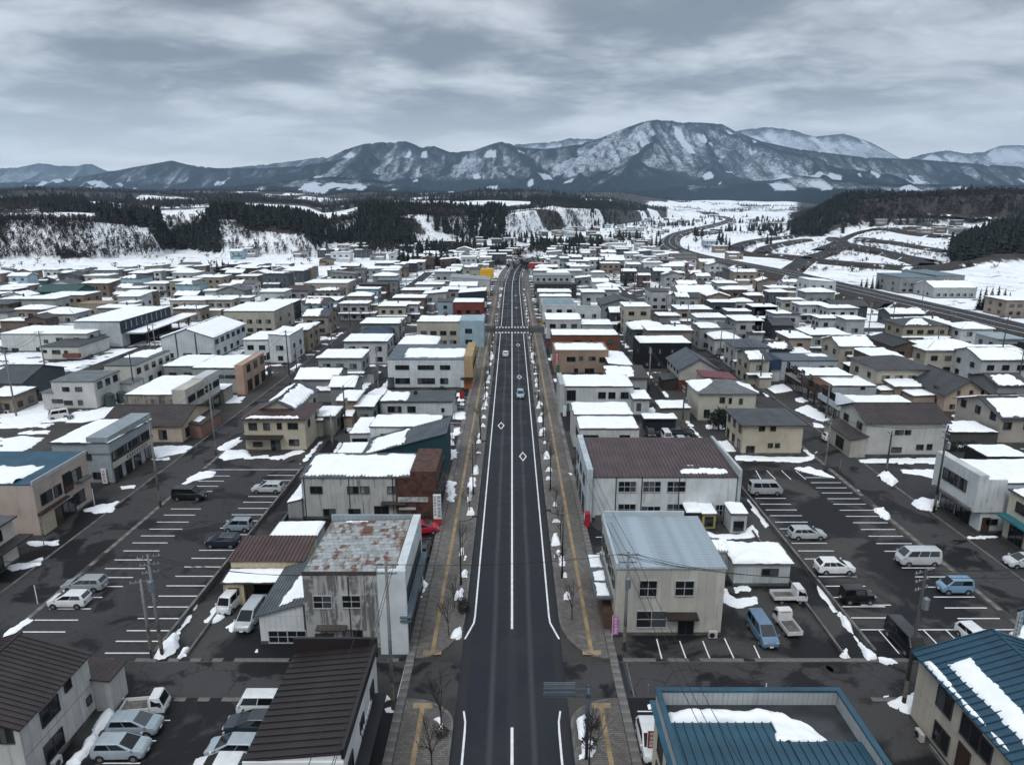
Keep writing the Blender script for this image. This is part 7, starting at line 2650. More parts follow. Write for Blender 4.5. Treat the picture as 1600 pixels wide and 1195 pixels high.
def wheel(parent, x, y, r=0.29, w=0.19):
 if r not in _wm:
  a = MB().tube((0, -w / 2, 0), (0, w / 2, 0), r, n=18).data('wheel', BLACK)
  b = MB()
  b.tube((0, -w / 2 - 0.012, 0), (0, w / 2 + 0.012, 0), r * 0.62, n=12)
  for k in range(5):
   q = k * 2 * math.pi / 5
   for s in (-1, 1):
    b.tube((0, s * (w / 2 + 0.014), 0), (r * 0.55 * math.cos(q), s * (w / 2 + 0.014), r * 0.55 * math.sin(q)), 0.025, n=4)
  _wm[r] = (a, b.data('rim', RIM))
 o = link('wheel', _wm[r][0], parent, (x, y, r))
 link('rim', _wm[r][1], o)


# kind: L, W, H, belt, hood height at nose, greenhouse base rear/front (fractions from the tail), roof rear/front, number of side windows
CARS = {
 'hatch':   (3.95, 1.68, 1.53, 0.99, 0.84, 0.00, 0.82, 0.09, 0.54, 2),
 'wagon':   (4.45, 1.70, 1.52, 0.98, 0.82, 0.01, 0.79, 0.09, 0.54, 3),
 'suv':     (4.20, 1.78, 1.62, 1.06, 0.90, 0.01, 0.79, 0.13, 0.54, 3),
 'sedan':   (4.50, 1.70, 1.46, 0.97, 0.80, 0.14, 0.79, 0.30, 0.55, 2),
 'kei':     (3.40, 1.48, 1.68, 1.02, 0.90, 0.00, 0.89, 0.04, 0.66, 2),
 'boxy':    (3.40, 1.48, 1.74, 1.05, 1.00, 0.01, 0.73, 0.03, 0.66, 2),
 'minivan': (4.55, 1.70, 1.84, 1.06, 0.90, 0.00, 0.88, 0.04, 0.64, 3),
 'van':     (4.70, 1.72, 2.00, 1.16, 1.00, 0.01, 0.95, 0.03, 0.80, 3),
 'keivan':  (3.40, 1.48, 1.90, 1.12, 0.95, 0.01, 0.96, 0.03, 0.83, 2),
}


def car(kind, hexc, px, py, head, label, group='parked cars', scale=1.0, roof=None):
 L, Wd, H, zb, zh, r0, f0, r1, f1, ns = CARS[kind]
 x, y = at(px, py)
 t = thing('car' if kind not in ('van', 'keivan') else 'van', label, 'car' if kind not in ('van', 'keivan') else 'van', (x, y, 0.012), head, group)
 t.scale = (scale,) * 3
 P = paint('car', hexc)
 xr, xf = -L / 2, L / 2
 hw = Wd / 2
 xg0, xg1 = xr + L * r0, xr + L * f0
 xt0, xt1 = xr + L * r1, xr + L * f1
 mb = MB()
 st = [(xr, 0.34, zb - 0.14, 0.82), (xr + 0.05, 0.26, zb - 0.03, 0.91), (xr + 0.35, 0.22, zb, 0.985), (xr + L * 0.3, 0.20, zb, 1.0), (xr + L * 0.6, 0.20, zb, 1.0), (xg1, 0.21, zb - 0.01, 0.99), (xf - 0.42 if f0 < 0.8 else xf - 0.2, 0.22, zh + 0.05, 0.96), (xf - 0.10, 0.25, zh - 0.05, 0.86), (xf, 0.33, zh - 0.20, 0.74)]
 rings = []
 for (sx_, z0, z1, f) in st:
  w_ = hw * f
  rings.append([(sx_, -w_ * 0.9, z0), (sx_, -w_, z0 + 0.14), (sx_, -w_ * 1.0, z0 + (z1 - z0) * 0.62), (sx_, -w_ * 0.93, z1), (sx_, w_ * 0.93, z1), (sx_, w_, z0 + (z1 - z0) * 0.62), (sx_, w_, z0 + 0.14), (sx_, w_ * 0.9, z0)])
 k0 = len(mb.v)
 for r in rings:
  mb.v += r
 for i in range(len(rings) - 1):
  for j in range(8):
   a, b = k0 + i * 8 + j, k0 + i * 8 + (j + 1) % 8
   mb.f.append((a, b, b + 8, a + 8))
   mb.m.append(0)
 mb.f.append(tuple(k0 + j for j in range(7, -1, -1)))
 mb.f.append(tuple(k0 + (len(rings) - 1) * 8 + j for j in range(8)))
 mb.m += [0, 0]
 gb, gt = hw * 0.925, hw * 0.77
 zr = H
 # greenhouse
 B0 = [(xg0, -gb, zb - 0.02), (xg1, -gb, zb - 0.03), (xg1, gb, zb - 0.03), (xg0, gb, zb - 0.02)]
 T0 = [(xt0, -gt, zr - 0.06), (xt1, -gt, zr - 0.06), (xt1, gt, zr - 0.06), (xt0, gt, zr - 0.06)]
 T1 = [(xt0 + 0.22, -gt * 0.84, zr - 0.01), (xt1 - 0.32, -gt * 0.84, zr), (xt1 - 0.32, gt * 0.84, zr), (xt0 + 0.22, gt * 0.84, zr - 0.01)]
 k = len(mb.v)
 mb.v += B0 + T0 + T1
 for lv in (0, 4):
  for j in range(4):
   a, b = k + lv + j, k + lv + (j + 1) % 4
   mb.f.append((a, b, b + 4, a + 4))
   mb.m.append(0)
 mb.f.append((k + 8, k + 9, k + 10, k + 11))
 mb.m.append(0)
 body = mb.build('body', P, t)
 bv = body.modifiers.new('soft_edges', 'BEVEL')
 bv.width, bv.segments, bv.limit_method, bv.angle_limit = 0.075, 3, 'ANGLE', math.radians(24)
 body.data.polygons.foreach_set('use_smooth', [True] * len(body.data.polygons))
 body.data.set_sharp_from_angle(angle=math.radians(38))

 def pane(nm, q, u0, u1, v0, v1, out=0.012):
  a, b, c, d = [Vector(p) for p in q]
  n = (b - a).cross(d - a).normalized() * out
  f = lambda u, v: (a * (1 - u) + b * u) * (1 - v) + (d * (1 - u) + c * u) * v + n
  m = MB()
  m.poly([f(u0, v0), f(u1, v0), f(u1, v1), f(u0, v1)])
  q2 = [f(u0, v0) - n * 2.2, f(u1, v0) - n * 2.2, f(u1, v1) - n * 2.2, f(u0, v1) - n * 2.2]
  q1 = [f(u0, v0), f(u1, v0), f(u1, v1), f(u0, v1)]
  for i in range(4):
   j = (i + 1) % 4
   m.poly([q2[i], q2[j], q1[j], q1[i]])
  m.build(nm, CARGL, t)
 pane('windscreen', [B0[1], B0[2], T0[2], T0[1]], 0.06, 0.94, 0.10, 0.95)
 pane('rear_window', [B0[3], B0[0], T0[0], T0[3]], 0.08, 0.92, 0.22, 0.92)
 for sd_, q in ((-1, [B0[0], B0[1], T0[1], T0[0]]), (1, [B0[2], B0[3], T0[3], T0[2]])):
  e = 0.07 if kind in ('kei', 'boxy', 'van', 'keivan', 'minivan') else 0.09
  wn = (1 - 2 * e) / ns
  for i in range(ns):
   pane('side_window', q, e + wn * i + 0.012, e + wn * (i + 1) - 0.012, 0.14, 0.90)
 wb = L * 0.31
 for sx_ in (-wb, wb):
  for sy_ in (-1, 1):
   wheel(t, sx_, sy_ * (hw - 0.085), 0.31 if kind in ('suv', 'van') else 0.28)
   MB().tube((sx_, sy_ * (hw - 0.16), 0.30), (sx_, sy_ * (hw + 0.004), 0.30), 0.36, n=16).build('wheel_arch', BLACK, t)
 for sy_ in (-1, 1):
  MB().box(xf - 0.22, xf - 0.06, sy_ * hw * 0.66 - 0.16, sy_ * hw * 0.66 + 0.16, zh - 0.21, zh - 0.07, 0, True).build('headlight', LAMPM, t)
  MB().box(xr - 0.012, xr + 0.06, sy_ * hw * 0.72 - 0.08, sy_ * hw * 0.72 + 0.08, zb - 0.42, zb - 0.12, 0, True).build('tail_light', TAILM, t)
  MB().box(xg1 - 0.25, xg1 - 0.1, sy_ * (hw + 0.06) - 0.07, sy_ * (hw + 0.06) + 0.07, zb + 0.02, zb + 0.15, 0, True).build('mirror', P, t)
 MB().box(xf - 0.04, xf + 0.015, -hw * 0.6, hw * 0.6, 0.34, 0.46, 0, True).build('grille', DARKM, t)
 MB().box(xr - 0.025, xr + 0.02, -0.17, 0.17, 0.48, 0.62, 0, True).build('number_plate', WHITEP, t)
 MB().box(xf + 0.0, xf + 0.03, -0.17, 0.17, 0.36, 0.50, 0, True).build('number_plate', WHITEP, t)
 if roof:
  MB().box(xt0 + 0.2, xt1 - 0.2, -gt * 0.8, gt * 0.8, zr + 0.002, zr + 0.012).build('roof_panel', paint('car', roof), t)
 return t


def kei_truck(px, py, head, label):
 x, y = at(px, py)
 t = thing('flatbed_truck', label, 'truck', (x, y, 0.012), head, 'small flatbed trucks')
 P = paint('truck', 'd3d5d6')
 mb = MB()
 hw = 0.74
 prof = [(0.55, 0.45), (1.70, 0.40), (1.74, 0.78), (1.66, 0.98), (1.36, 1.74), (1.22, 1.80), (0.62, 1.80), (0.55, 1.72)]
 n = len(prof)
 for s in (-1, 1):
  mb.v += [(p[0], s * hw * (1.0 if p[1] < 1.05 else 0.92), p[1]) for p in prof]
 for i in range(n):
  j = (i + 1) % n
  mb.f.append((i, j, n + j, n + i))
  mb.m.append(0)
 mb.f += [tuple(range(n - 1, -1, -1)), tuple(range(n, 2 * n))]
 mb.m += [0, 0]
 c = mb.build('cab', P, t)
 bv = c.modifiers.new('soft_edges', 'BEVEL')
 bv.width, bv.segments, bv.limit_method, bv.angle_limit = 0.04, 2, 'ANGLE', math.radians(28)
 m = MB()
 m.hexa([(1.648, -0.62, 1.03), (1.648, 0.62, 1.03), (1.395, 0.58, 1.68), (1.395, -0.58, 1.68)], -0.02)
 m.hexa([(1.658, -0.62, 1.035), (1.658, 0.62, 1.035), (1.405, 0.58, 1.685), (1.405, -0.58, 1.685)], 0.02)
 m.build('windscreen', CARGL, t)
 MB().box(0.535, 0.549, -0.52, 0.52, 1.15, 1.62, 0, True).build('rear_window', CARGL, t)
 for s in (-1, 1):
  m = MB()
  ya, yb_ = s * 0.735, s * 0.690
  q = [(0.72, ya, 1.06), (1.56, ya, 1.06), (1.34, yb_, 1.62), (0.74, yb_, 1.62)]
  m.hexa(q if s < 0 else q[::-1], 0.03)
  m.build('side_window', CARGL, t)
  MB().box(1.70, 1.755, s * 0.52 - 0.14, s * 0.52 + 0.14, 0.66, 0.80, 0, True).build('headlight', LAMPM, t)
  MB().box(-1.72, -1.69, s * 0.6 - 0.08, s * 0.6 + 0.08, 0.52, 0.62, 0, True).build('tail_light', TAILM, t)
  MB().box(1.35, 1.47, s * 0.86 - 0.06, s * 0.86 + 0.06, 1.08, 1.30, 0, True).build('mirror', DARKM, t)
 MB().box(-1.68, 0.52, -0.70, 0.70, 0.62, 0.68, 0, True).build('bed_floor', plain('worn_bed', (0.10, 0.095, 0.085), 0.8, var=0.4, vs=2), t)
 for nm, a in (('side_board', (-1.70, 0.53, -0.74, -0.70)), ('side_board', (-1.70, 0.53, 0.70, 0.74)), ('tail_board', (-1.74, -1.70, -0.74, 0.74)), ('head_board', (0.50, 0.54, -0.70, 0.70))):
  MB().box(*a, 0.58, 0.98 if nm != 'head_board' else 1.55, 0, True).build(nm, P, t)
 MB().box(-1.6, 1.5, -0.45, 0.45, 0.30, 0.57, 0, True).build('chassis', DARKM, t)
 for sx_ in (-0.95, 0.98):
  for s in (-1, 1):
   wheel(t, sx_, s * 0.64, 0.27)
 MB().box(1.745, 1.76, -0.17, 0.17, 0.46, 0.60, 0, True).build('number_plate', WHITEP, t)
 return t


N_, E_, S_, W__ = math.pi / 2, 0.0, -math.pi / 2, math.pi
car('hatch', 'd8d9da', 110, 945, W__, 'white compact hatchback in the silver-car lot, nearest the street edge')
car('wagon', '8f9498', 134, 920, W__ + 0.02, 'silver-grey wagon parked just behind the white compact hatchback')
car('minivan', '101113', 297, 779, E_, 'black minivan alone at the far street edge of the parking lot')
car('wagon', 'aeb2b5', 419, 768, W__, 'silver wagon parked by the low wall at the far end of the lot')
car('kei', '7e8b94', 373, 828, W__, 'grey-blue tall small car parked behind the navy hatchback')
car('hatch', '152036', 349, 852, W__, 'navy blue hatchback by the low wall beside the brown garage roof')
car('keivan', 'dadbdc', 362, 949, S_ - 0.12, 'white box van facing out in front of the beige garage')
car('minivan', 'aab0b4', 393, 971, S_ - 0.05, 'silver people carrier beside the sloped lean-to, snow by its wheel')
kei_truck(229, 1113, E_ + 0.12, 'white small flatbed truck at the lot by the brown ribbed house')
car('hatch', '8b98a1', 213, 1142, E_ + 0.02, 'blue-grey hatchback between small flatbed truck and pale blue hatchback')
car('hatch', '97a3ab', 192, 1178, E_ + 0.02, 'pale blue hatchback nearest the bottom of the small lot')
car('keivan', 'd2d4d5', 406, 1112, W__, 'white boxy van beside the dark brown seamed hall')
car('wagon', '2a333b', 397, 1140, W__, 'dark blue-grey car half hidden by the dark brown hall')
car('hatch', '9aa5ad', 366, 1178, W__ - 0.02, 'silver hatchback facing the small lot, below the dark blue-grey car')
car('suv', 'd6d8d9', 345, 1212, W__, 'white car roof cut by the bottom of the picture')
car('hatch', 'd4d7d9', 1015, 1166, S_, 'white car tucked against the recessed teal roof building')
car('minivan', '5c7890', 1190, 994, S_ + 0.04, 'blue minivan facing the cross street beside a small flatbed truck')
kei_truck(1231, 939, E_ + 0.02, 'white small flatbed truck parked sideways by the wide low shed')
kei_truck(1229, 984, N_ + 0.06, 'white small flatbed truck seen from its bed, beside the blue minivan')
car('van', '9a9fa3', 1195, 771, E_, 'silver long van at the far end of the wet lot by the white works')
car('wagon', 'a9aeb2', 1260, 840, E_, 'silver wagon with roof rails alone in the wet lot')
car('suv', 'e0e1e2', 1303, 893, E_, 'white sport utility car in the wet lot below the silver wagon')
car('boxy', '0c0d0f', 1338, 939, E_, 'black boxy small car in the wet lot by the wall')
car('van', 'b9bdc0', 1433, 880, W__, 'silver-white van parked at the street edge of the wet lot')
car('kei', '6f92ad', 1490, 924, W__, 'light blue small tall car at the street edge of the wet lot')
car('van', '1a1b1f', 1413, 1009, S_ + 0.02, 'black van in the slanted bay behind the utility pole')
car('hatch', 'dfe0e1', 1524, 1006, S_ + 0.10, 'white hatchback in the last slanted bay beside the blue sign')
car('hatch', 'c6cacd', 1597, 884, W__, 'silver-white car cut by the frame in front of the teal awning shop')
car('wagon', 'd0d3d5', 790, 556, N_, 'white car driving away on the main road before the crossings', 'cars on the main road')
car('hatch', '8fa3b0', 813, 620, S_, 'pale blue car driving towards the viewer on the main road', 'cars on the main road')
car('hatch', '33383e', 805, 439.5, S_, 'dark tiny car on the main road past the crossings', 'cars on the main road')
car('boxy', '15191d', 1016, 683, S_, 'dark boxy car under the snowy dark carport')
car('keivan', 'd5d7d8', 1041, 688, S_, 'white van in the yard behind the brown ribbed works')
car('sedan', '9fb0bc', 1066, 693, E_, 'silver-blue saloon in the yard behind the brown ribbed works')
car('wagon', '23272c', 1062, 681, E_, 'dark car behind the silver-blue saloon')
car('keivan', 'd0d2d2', 92, 654, S_ - 0.9, 'white van alone in the snowy yard before the pale office block')
car('hatch', 'a5162c', 661, 832, E_ + 0.2, 'bright red car beside the rust brown street end')
car('wagon', '22262c', 661, 862, N_, 'dark car squeezed beside the white street face')
car('wagon', 'd4d6d7', 243, 541, W__, 'white car outside the open warehouse bays')
car('hatch', 'd9dadb', 1303, 689, E_, 'white car half hidden beneath the raised white shop front')
car('hatch', 'c9cccf', 950, 890, S_ + 0.05, 'white car in the narrow bays beside the cream corner building')

# ================================================================== STREET FURNITURE
WIREM = plain('cable', (0.012, 0.012, 0.013), 0.6)
INSUL = plain('insulator', (0.35, 0.35, 0.34), 0.3)


def utility_pole(base, top_row, label, arms=3, rz=0.0, trafo=True, dark=False, h=None):
 x, y = at(*base)
 h = h or max(min(hgt(base[1], top_row), 14), 6)
 t = thing('utility_pole', label, 'utility pole', (x, y, 0), rz, 'utility poles along the streets')
 M_ = plain('pole_dark', (0.05, 0.048, 0.046), 0.85, var=0.25, vs=0.5) if dark else POLEM
 MB().tube((0, 0, 0), (0, 0, h), 0.17, 0.105, n=10).build('shaft', M_, t, smooth=True)
 for k in range(arms):
  z = h - 0.35 - k * 0.75
  L = (0.95, 0.8, 0.7)[k % 3]
  a = MB().box(-L, L, 0.11, 0.19, z - 0.05, z + 0.05, 0, True).build('crossarm', STEEL, t)
  for s in (-0.9, -0.45, 0.45, 0.9):
   MB().tube((s * L, 0.15, z + 0.05), (s * L, 0.15, z + 0.22), 0.045, 0.03, n=6).build('insulator', INSUL, a)
  if k < 2:
   MB().tube((0, 0.1, z - 0.5), (L * 0.6, 0.15, z - 0.04), 0.02, n=4).build('brace', STEEL, t)
 if trafo:
  b = MB().tube((0, -0.42, h - 3.3), (0, -0.42, h - 2.4), 0.26, n=12).tube((0, -0.42, h - 2.4), (0, -0.42, h - 2.28), 0.2, 0.12, n=12).build('transformer', STEEL, t)
  MB().box(-0.06, 0.06, -0.25, 0, h - 3.1, h - 2.6, 0, True).build('bracket', STEEL, b)
 MB().tube((0, 0, 1.0), (0, 0, 2.6), 0.172, 0.166, n=10).build('sleeve', plain('pole_sleeve', (0.13, 0.12, 0.10), 0.7, var=0.3, vs=2), t)
 bolts = MB()
 for k in range(8):
  bolts.tube((-0.25, 0, 2.8 + k * 0.6), (0.25, 0, 2.8 + k * 0.6), 0.014, n=4)
 tag(bolts.build('step_bolt', STEEL, t), kind='stuff')
 return (x, y, h)


PX1 = utility_pole((254, 1026), 866, 'grey utility pole with crossarms at the corner of the silver-car lot', 3, 0.3)
PX1b = utility_pole((238, 1028), 905, 'thinner pole with red-white foot beside the corner utility pole', 1, 0.3, False)
PX2 = utility_pole((614.5, 1108), 877, 'tall grey utility pole in front of the stained concrete building', 2, 0.0, False)
PX3 = utility_pole((975, 1016), 862, 'utility pole crowded with crossarms before the cream corner building', 3, 0.0, True)
PX4 = utility_pole((1411, 1104), 888, 'dark utility pole standing in snow beside the beige teal-roofed house', 3, 0.4, True, True)
PX5 = utility_pole((251, 792), 650, 'slim grey pole between blue-grey shop and parking lot', 1, 1.57, False)
PX6 = utility_pole((338, 711), 597, 'utility pole on the street corner by the cream brown-roofed house', 2, 1.57, False)
PX7 = utility_pole((26, 651), 545, 'utility pole on the snowy kerb near the dark gable house', 2, 0.5, False)
PX8 = utility_pole((76, 607), 517, 'utility pole before the long low white warehouse', 2, 0.5, False)
PX9 = utility_pole((211, 617), 550, 'dark pole between pale office block and stained shop', 1, 0.5, False, True)
PX10 = utility_pole((245, 560), 506, 'pole beside the big white gable hall', 1, 0.5, False)
PX11 = utility_pole((520, 700), 651, 'pole in the alley behind the teal flank', 1, 0.0, False)
PX12 = utility_pole((453.5, 604), 516, 'pole on the bluff-side street by the bright white shop', 2, 1.57, False, True)
PX13 = utility_pole((495.5, 578), 508, 'pole on the bluff-side street across from the grey gable house', 2, 1.57, False, True)
PX14 = utility_pole((548, 525), 473, 'pole far up the bluff-side street by the cream block', 2, 1.57, False, True)
PX15 = utility_pole((1288.5, 735), 650, 'utility pole at the top corner of the wet parking lot', 2, 1.57, False)
PX16 = utility_pole((1384, 741), 674, 'slim pole in the snow heap beyond the highway-side street', 1, 1.57, False, True)
PX17 = utility_pole((1459, 800), 664, 'tall dark utility pole beside the white corner shop', 3, 1.57, True, True)
PX18 = utility_pole((1142, 583), 508, 'utility pole by the red roof and cream hipped house', 2, 1.57, False)
PX19 = utility_pole((1379, 540), 497, 'pole behind the black triangular roof house', 1, 1.57, False, True)
PX20 = utility_pole((1391, 530), 479, 'taller pole next to the one behind the triangular roof house', 1, 1.57, False, True)
PX21 = utility_pole((1483, 538), 487, 'dark pole at the snowy bank below the highway', 2, 0.0, False, True)
PX22 = utility_pole((1560, 580), 481, 'tall pole in front of the highway at the frame edge', 2, 0.0, False, True)
PX23 = utility_pole((1040, 485), 450, 'far pole on the highway-side street by the white shop', 1, 1.57, False)
PX24 = utility_pole((1290, 655), 600, 'pole rising behind the yellow-cream house', 1, 1.57, False)
PX25 = utility_pole((1440, 478), 438, 'thin pole next to the grey block beyond the highway', 1, 1.57, False)


def power_line(a, b, sag, label, off=(0, 0, 0), off2=None):
 off2 = off2 or off
 p = Vector((a[0] + off[0], a[1] + off[1], a[2] + off[2]))
 q = Vector((b[0] + off2[0], b[1] + off2[1], b[2] + off2[2]))
 mb = MB()
 n = 14
 pts = []
 for i in range(n + 1):
  t_ = i / n
  v = p.lerp(q, t_)
  v.z -= sag * 4 * t_ * (1 - t_)
  pts.append(v)
 for i in range(n):
  mb.tube(pts[i], pts[i + 1], 0.022, n=4, cap=False)
 o = mb.build('power_line', WIREM)
 return tag(o, label, 'cable', 'overhead cables')


PNAMES = {id(PX1): 'x'}


NTH = ['nearest', 'second', 'third', 'fourth', 'fifth', 'sixth', 'seventh', 'eighth', 'ninth', 'tenth', 'eleventh', 'twelfth', 'thirteenth', 'fourteenth', 'fifteenth', 'sixteenth']


def pj_row(x, y, z=0.0):
 dpt = y * CT - (z - CAM_H) * ST
 return CY - FPX * (y * ST + (z - CAM_H) * CT) / dpt


def span(a, b, label, k=3, sag=0.8):
 for i in range(k):
  s = (-0.8, 0.8, 0.35)[i % 3]
  power_line(a, b, sag + 0.1 * i, (label if k == 1 else ('upper ', 'second ', 'lowest ')[i % 3] + label), (s * 0.8, 0, -0.2 - 0.6 * (i // 2)))


span(PX2, PX3, 'thin black cable crossing the main road between two utility poles', 1, 0.5)
span(PX2, (-9.8, 22, 13.0), 'cable running down from the pole before the stained building towards the viewer', 3)
span(PX3, (12.9, 22, 11.0), 'cable running from the crowded pole over the recessed teal roof', 3)
span(PX3, (9.9, 85.5, 6.5), 'cable from the crowded pole back to the white works', 3, 0.3)
span(PX1, (-29.5, 53.9, 8.5), 'short cable leaving the corner utility pole', 1, 0.2)
span(PX1, (-75, 58, 9.0), 'cable from the corner pole out over the bluff-side street', 2)
span(PX1, (-16.5, 55.0, 8.2), 'cable from the corner pole to the stained concrete building', 2, 0.6)
span(PX3, (19.5, 58.5, 7.0), 'cable from the crowded pole across the cream wall', 2, 0.5)
span(PX4, (75, 58, 10.0), 'cable from the dark pole in snow out past the blue sign', 3)
span(PX3, PX4, 'long cable between crowded pole and dark pole in snow', 2, 1.3)
span(PX5, PX6, 'cable along the bluff-side street beside the parking lot', 2)
span(PX6, PX12, 'cable along the bluff-side street past the stained shop', 2)
span(PX12, PX13, 'cable along the bluff-side street by the grey gable house', 2)
span(PX13, PX14, 'cable far up the bluff-side street', 2)
span(PX15, PX18, 'cable along the highway-side street behind the cream houses', 2)
span(PX17, PX15, 'cable along the highway-side street above the wet lot', 2)
span(PX18, PX23, 'cable far up the highway-side street', 2)
span(PX7, PX8, 'cable over the snowy yard near the long warehouse', 2)
span(PX21, PX22, 'cable below the highway at the frame edge', 2)

# more poles down the side streets, with their cables
PNUM = 0
for (x_, y0_, y1_, nm_) in ((-48.6, 150, 400, 'bluff-side street'), (56.3, 150, 400, 'highway-side street'), (-102.6, 190, 420, 'outer bluff-side street'), (114.8, 150, 395, 'outer highway-side street'), (-30.2, 118, 210, 'alley behind the bluff-side shops'), (30.9, 118, 210, 'alley behind the highway-side shops')):
 pr_ = None
 y = y0_
 k_ = 0
 while y < y1_:
  rr_ = pj_row(x_, y)
  q = utility_pole((CX + x_ * FPX / (y * CT + CAM_H * ST), rr_), 0, f'{NTH[k_]} slim pole along the {nm_}', 2, 1.57, k_ % 2 == 0, k_ % 3 == 0, h=9.0 + (k_ % 3) * 0.6)
  if pr_:
   for e_ in (-0.7, 0.7):
    power_line(pr_, q, 0.6, f"{'inner' if e_ < 0 else 'outer'} cable of the {NTH[k_]} span along the {nm_}", (e_ * 0.1, 0, -0.15 if e_ < 0 else -0.9))
  pr_ = q
  y += 31 + (k_ % 2) * 5
  k_ += 1
# street lamps in pairs along the pavements
LAMP = None
SIDEN = {-1: 'bluff-side', 1: 'highway-side'}
nth = ['nearest', 'second', 'third', 'fourth', 'fifth', 'sixth', 'seventh', 'eighth', 'ninth', 'tenth', 'eleventh', 'twelfth', 'thirteenth', 'fourteenth']


def street_lamp():
 t = thing('street_lamp', 'x', 'street lamp', (0, 0, 0.13), 0, 'street lamps of the main road')
 MB().tube((0, 0, 0), (0, 0, 7.6), 0.09, 0.055, n=8).build('pole', DARKM, t, smooth=True)
 MB().tube((0, 0, 0), (0, 0, 0.9), 0.14, 0.12, n=8).build('base', DARKM, t)
 a = MB()
 pr = (0, 0, 7.5)
 for k in range(1, 6):
  q = k / 5 * math.pi / 2
  c = (1.5 * math.sin(q), 0, 7.5 + 0.5 * (1 - math.cos(q)) * 1.2)
  a.tube(pr, c, 0.045, n=6)
  pr = c
 a.build('arm', DARKM, t)
 MB().box(1.35, 2.05, -0.12, 0.12, 8.02, 8.14, 0, True).build('lamp_head', DARKM, t)
 MB().box(1.45, 1.98, -0.09, 0.09, 7.99, 8.018, 0, True).build('lens', FRAMEW, t)
 return t


for s in (-1, 1):
 for k, y in enumerate((66.5, 90.5, 114, 138, 163, 188, 212, 240, 268, 298, 328)):
  yy_ = y + (1.5 if s > 0 else 0)
  if LAMP is None:
   LAMP = street_lamp()
   o = LAMP
   o.location = (s * 5.55, yy_, 0.13)
  else:
   o = dup(LAMP, (s * 5.55, yy_, 0.13), 0)
  o.rotation_euler = (0, 0, 0 if s < 0 else math.pi)
  o['label'] = f'{nth[k]} dark street lamp along the {SIDEN[s]} pavement' + ('' if k else ' of the main road')

# ---- bare street trees
def branchy(rng, h):
 mb = MB()

 def grow(p, d, L, r, lv):
  q = p + d * L
  mb.tube(p, q, r, r * 0.62, n=5 if lv < 2 else 3, cap=False)
  if lv == 4:
   return
  n = (3, 3, 3, 2)[lv]
  for i in range(n):
   ax = Vector((rng.gauss(0, 1), rng.gauss(0, 1), rng.gauss(0, 0.4))).normalized()
   nd = (d + ax * rng.uniform(0.45, 0.8) + Vector((0, 0, 0.22))).normalized()
   grow(p + d * L * rng.uniform(0.6, 1.0), nd, L * rng.uniform(0.58, 0.8), r * 0.55, lv + 1)
  if lv < 3:
   grow(q, (d + Vector((rng.gauss(0, 0.12), rng.gauss(0, 0.12), 0.1))).normalized(), L * 0.7, r * 0.6, lv + 1)
 grow(Vector((0, 0, 0)), Vector((rng.gauss(0, 0.03), rng.gauss(0, 0.03), 1)).normalized(), h * 0.36, h * 0.014, 0)
 return mb


BT = []
for i in range(3):
 t = thing('bare_tree', 'x', 'tree', (0, 0, 0), 0, 'bare street trees')
 r_ = random.Random(40 + i)
 full = branchy(r_, 4.6)
 # the first tube is the trunk; the rest is the crown of twigs
 tr = MB()
 tr.v, tr.f, tr.m = full.v[:10], [f for f in full.f if max(f) < 10], [0] * len([f for f in full.f if max(f) < 10])
 cr = MB()
 cr.v = full.v
 cr.f = [f for f in full.f if max(f) >= 10]
 cr.m = [0] * len(cr.f)
 tr.build('trunk', BARK, t)
 cr.build('crown', BARK, t)
 BT.append(t)
used = [False] * 3
spots = [(-1, 41.0), (1, 41.6), (-1, 45.5), (-1, 57.4), (-1, 62), (1, 60), (1, 69.5), (-1, 73), (1, 77), (-1, 84), (1, 86.5), (-1, 100), (1, 99), (-1, 108), (1, 108.5), (-1, 122), (1, 121), (-1, 131), (1, 133), (-1, 148), (1, 150), (-1, 156), (1, 158), (-1, 172), (1, 170), (-1, 181), (1, 180), (-1, 197), (1, 199), (-1, 206), (1, 207)]
cnt = {-1: 0, 1: 0}
trng = random.Random(9)
ORDT = ['nearest', 'second', 'third', 'fourth', 'fifth', 'sixth', 'seventh', 'eighth', 'ninth', 'tenth', 'eleventh', 'twelfth', 'thirteenth', 'fourteenth', 'fifteenth', 'sixteenth', 'seventeenth']
for i, (s, y) in enumerate(spots):
 v = i % 3
 lb = f'{ORDT[cnt[s]]} bare thin tree in the {SIDEN[s]} pavement of the main road'
 cnt[s] += 1
 loc, rz = (s * (5.6 + trng.uniform(0, 0.5)), y, 0.13), trng.uniform(0, 6)
 if not used[v]:
  used[v] = True
  o = BT[v]
  o.location, o.rotation_euler = loc, (0, 0, rz)
  o['label'] = lb
 else:
  o = dup(BT[v], loc, rz, lb)
 o.scale = (trng.uniform(0.75, 1.1),) * 3 if y > 50 else (1.15,) * 3

# ---- dark conifers standing among and behind the houses, each a tree of its own
def conifer_big(rng, h):
 mb = MB()
 tiers = 15
 for k in range(tiers):
  f = k / (tiers - 1)
  z = h * (0.06 + 0.90 * f)
  r = h * 0.20 * (1 - f) ** 0.8 + 0.12
  n = int(11 * (1 - f) + 5)
  for j in range(n):
   an = 2 * math.pi * (j + rng.uniform(-0.4, 0.4)) / n
   rr = r * rng.uniform(0.65, 1.15)
   w_ = rr * 0.34
   c, s_ = math.cos(an), math.sin(an)
   zt, ze = z + h * 0.05, z - h * 0.035 * rng.uniform(0.3, 1.5)
   px_, py_ = -s_ * w_, c * w_
   mid = (c * rr * 0.55, s_ * rr * 0.55, (zt + ze) / 2 + 0.02 * h)
   mb.poly([(0, 0, zt), (mid[0] + px_, mid[1] + py_, mid[2] - 0.02 * h), (c * rr, s_ * rr, ze), (mid[0] - px_, mid[1] - py_, mid[2] - 0.02 * h)])
 return mb


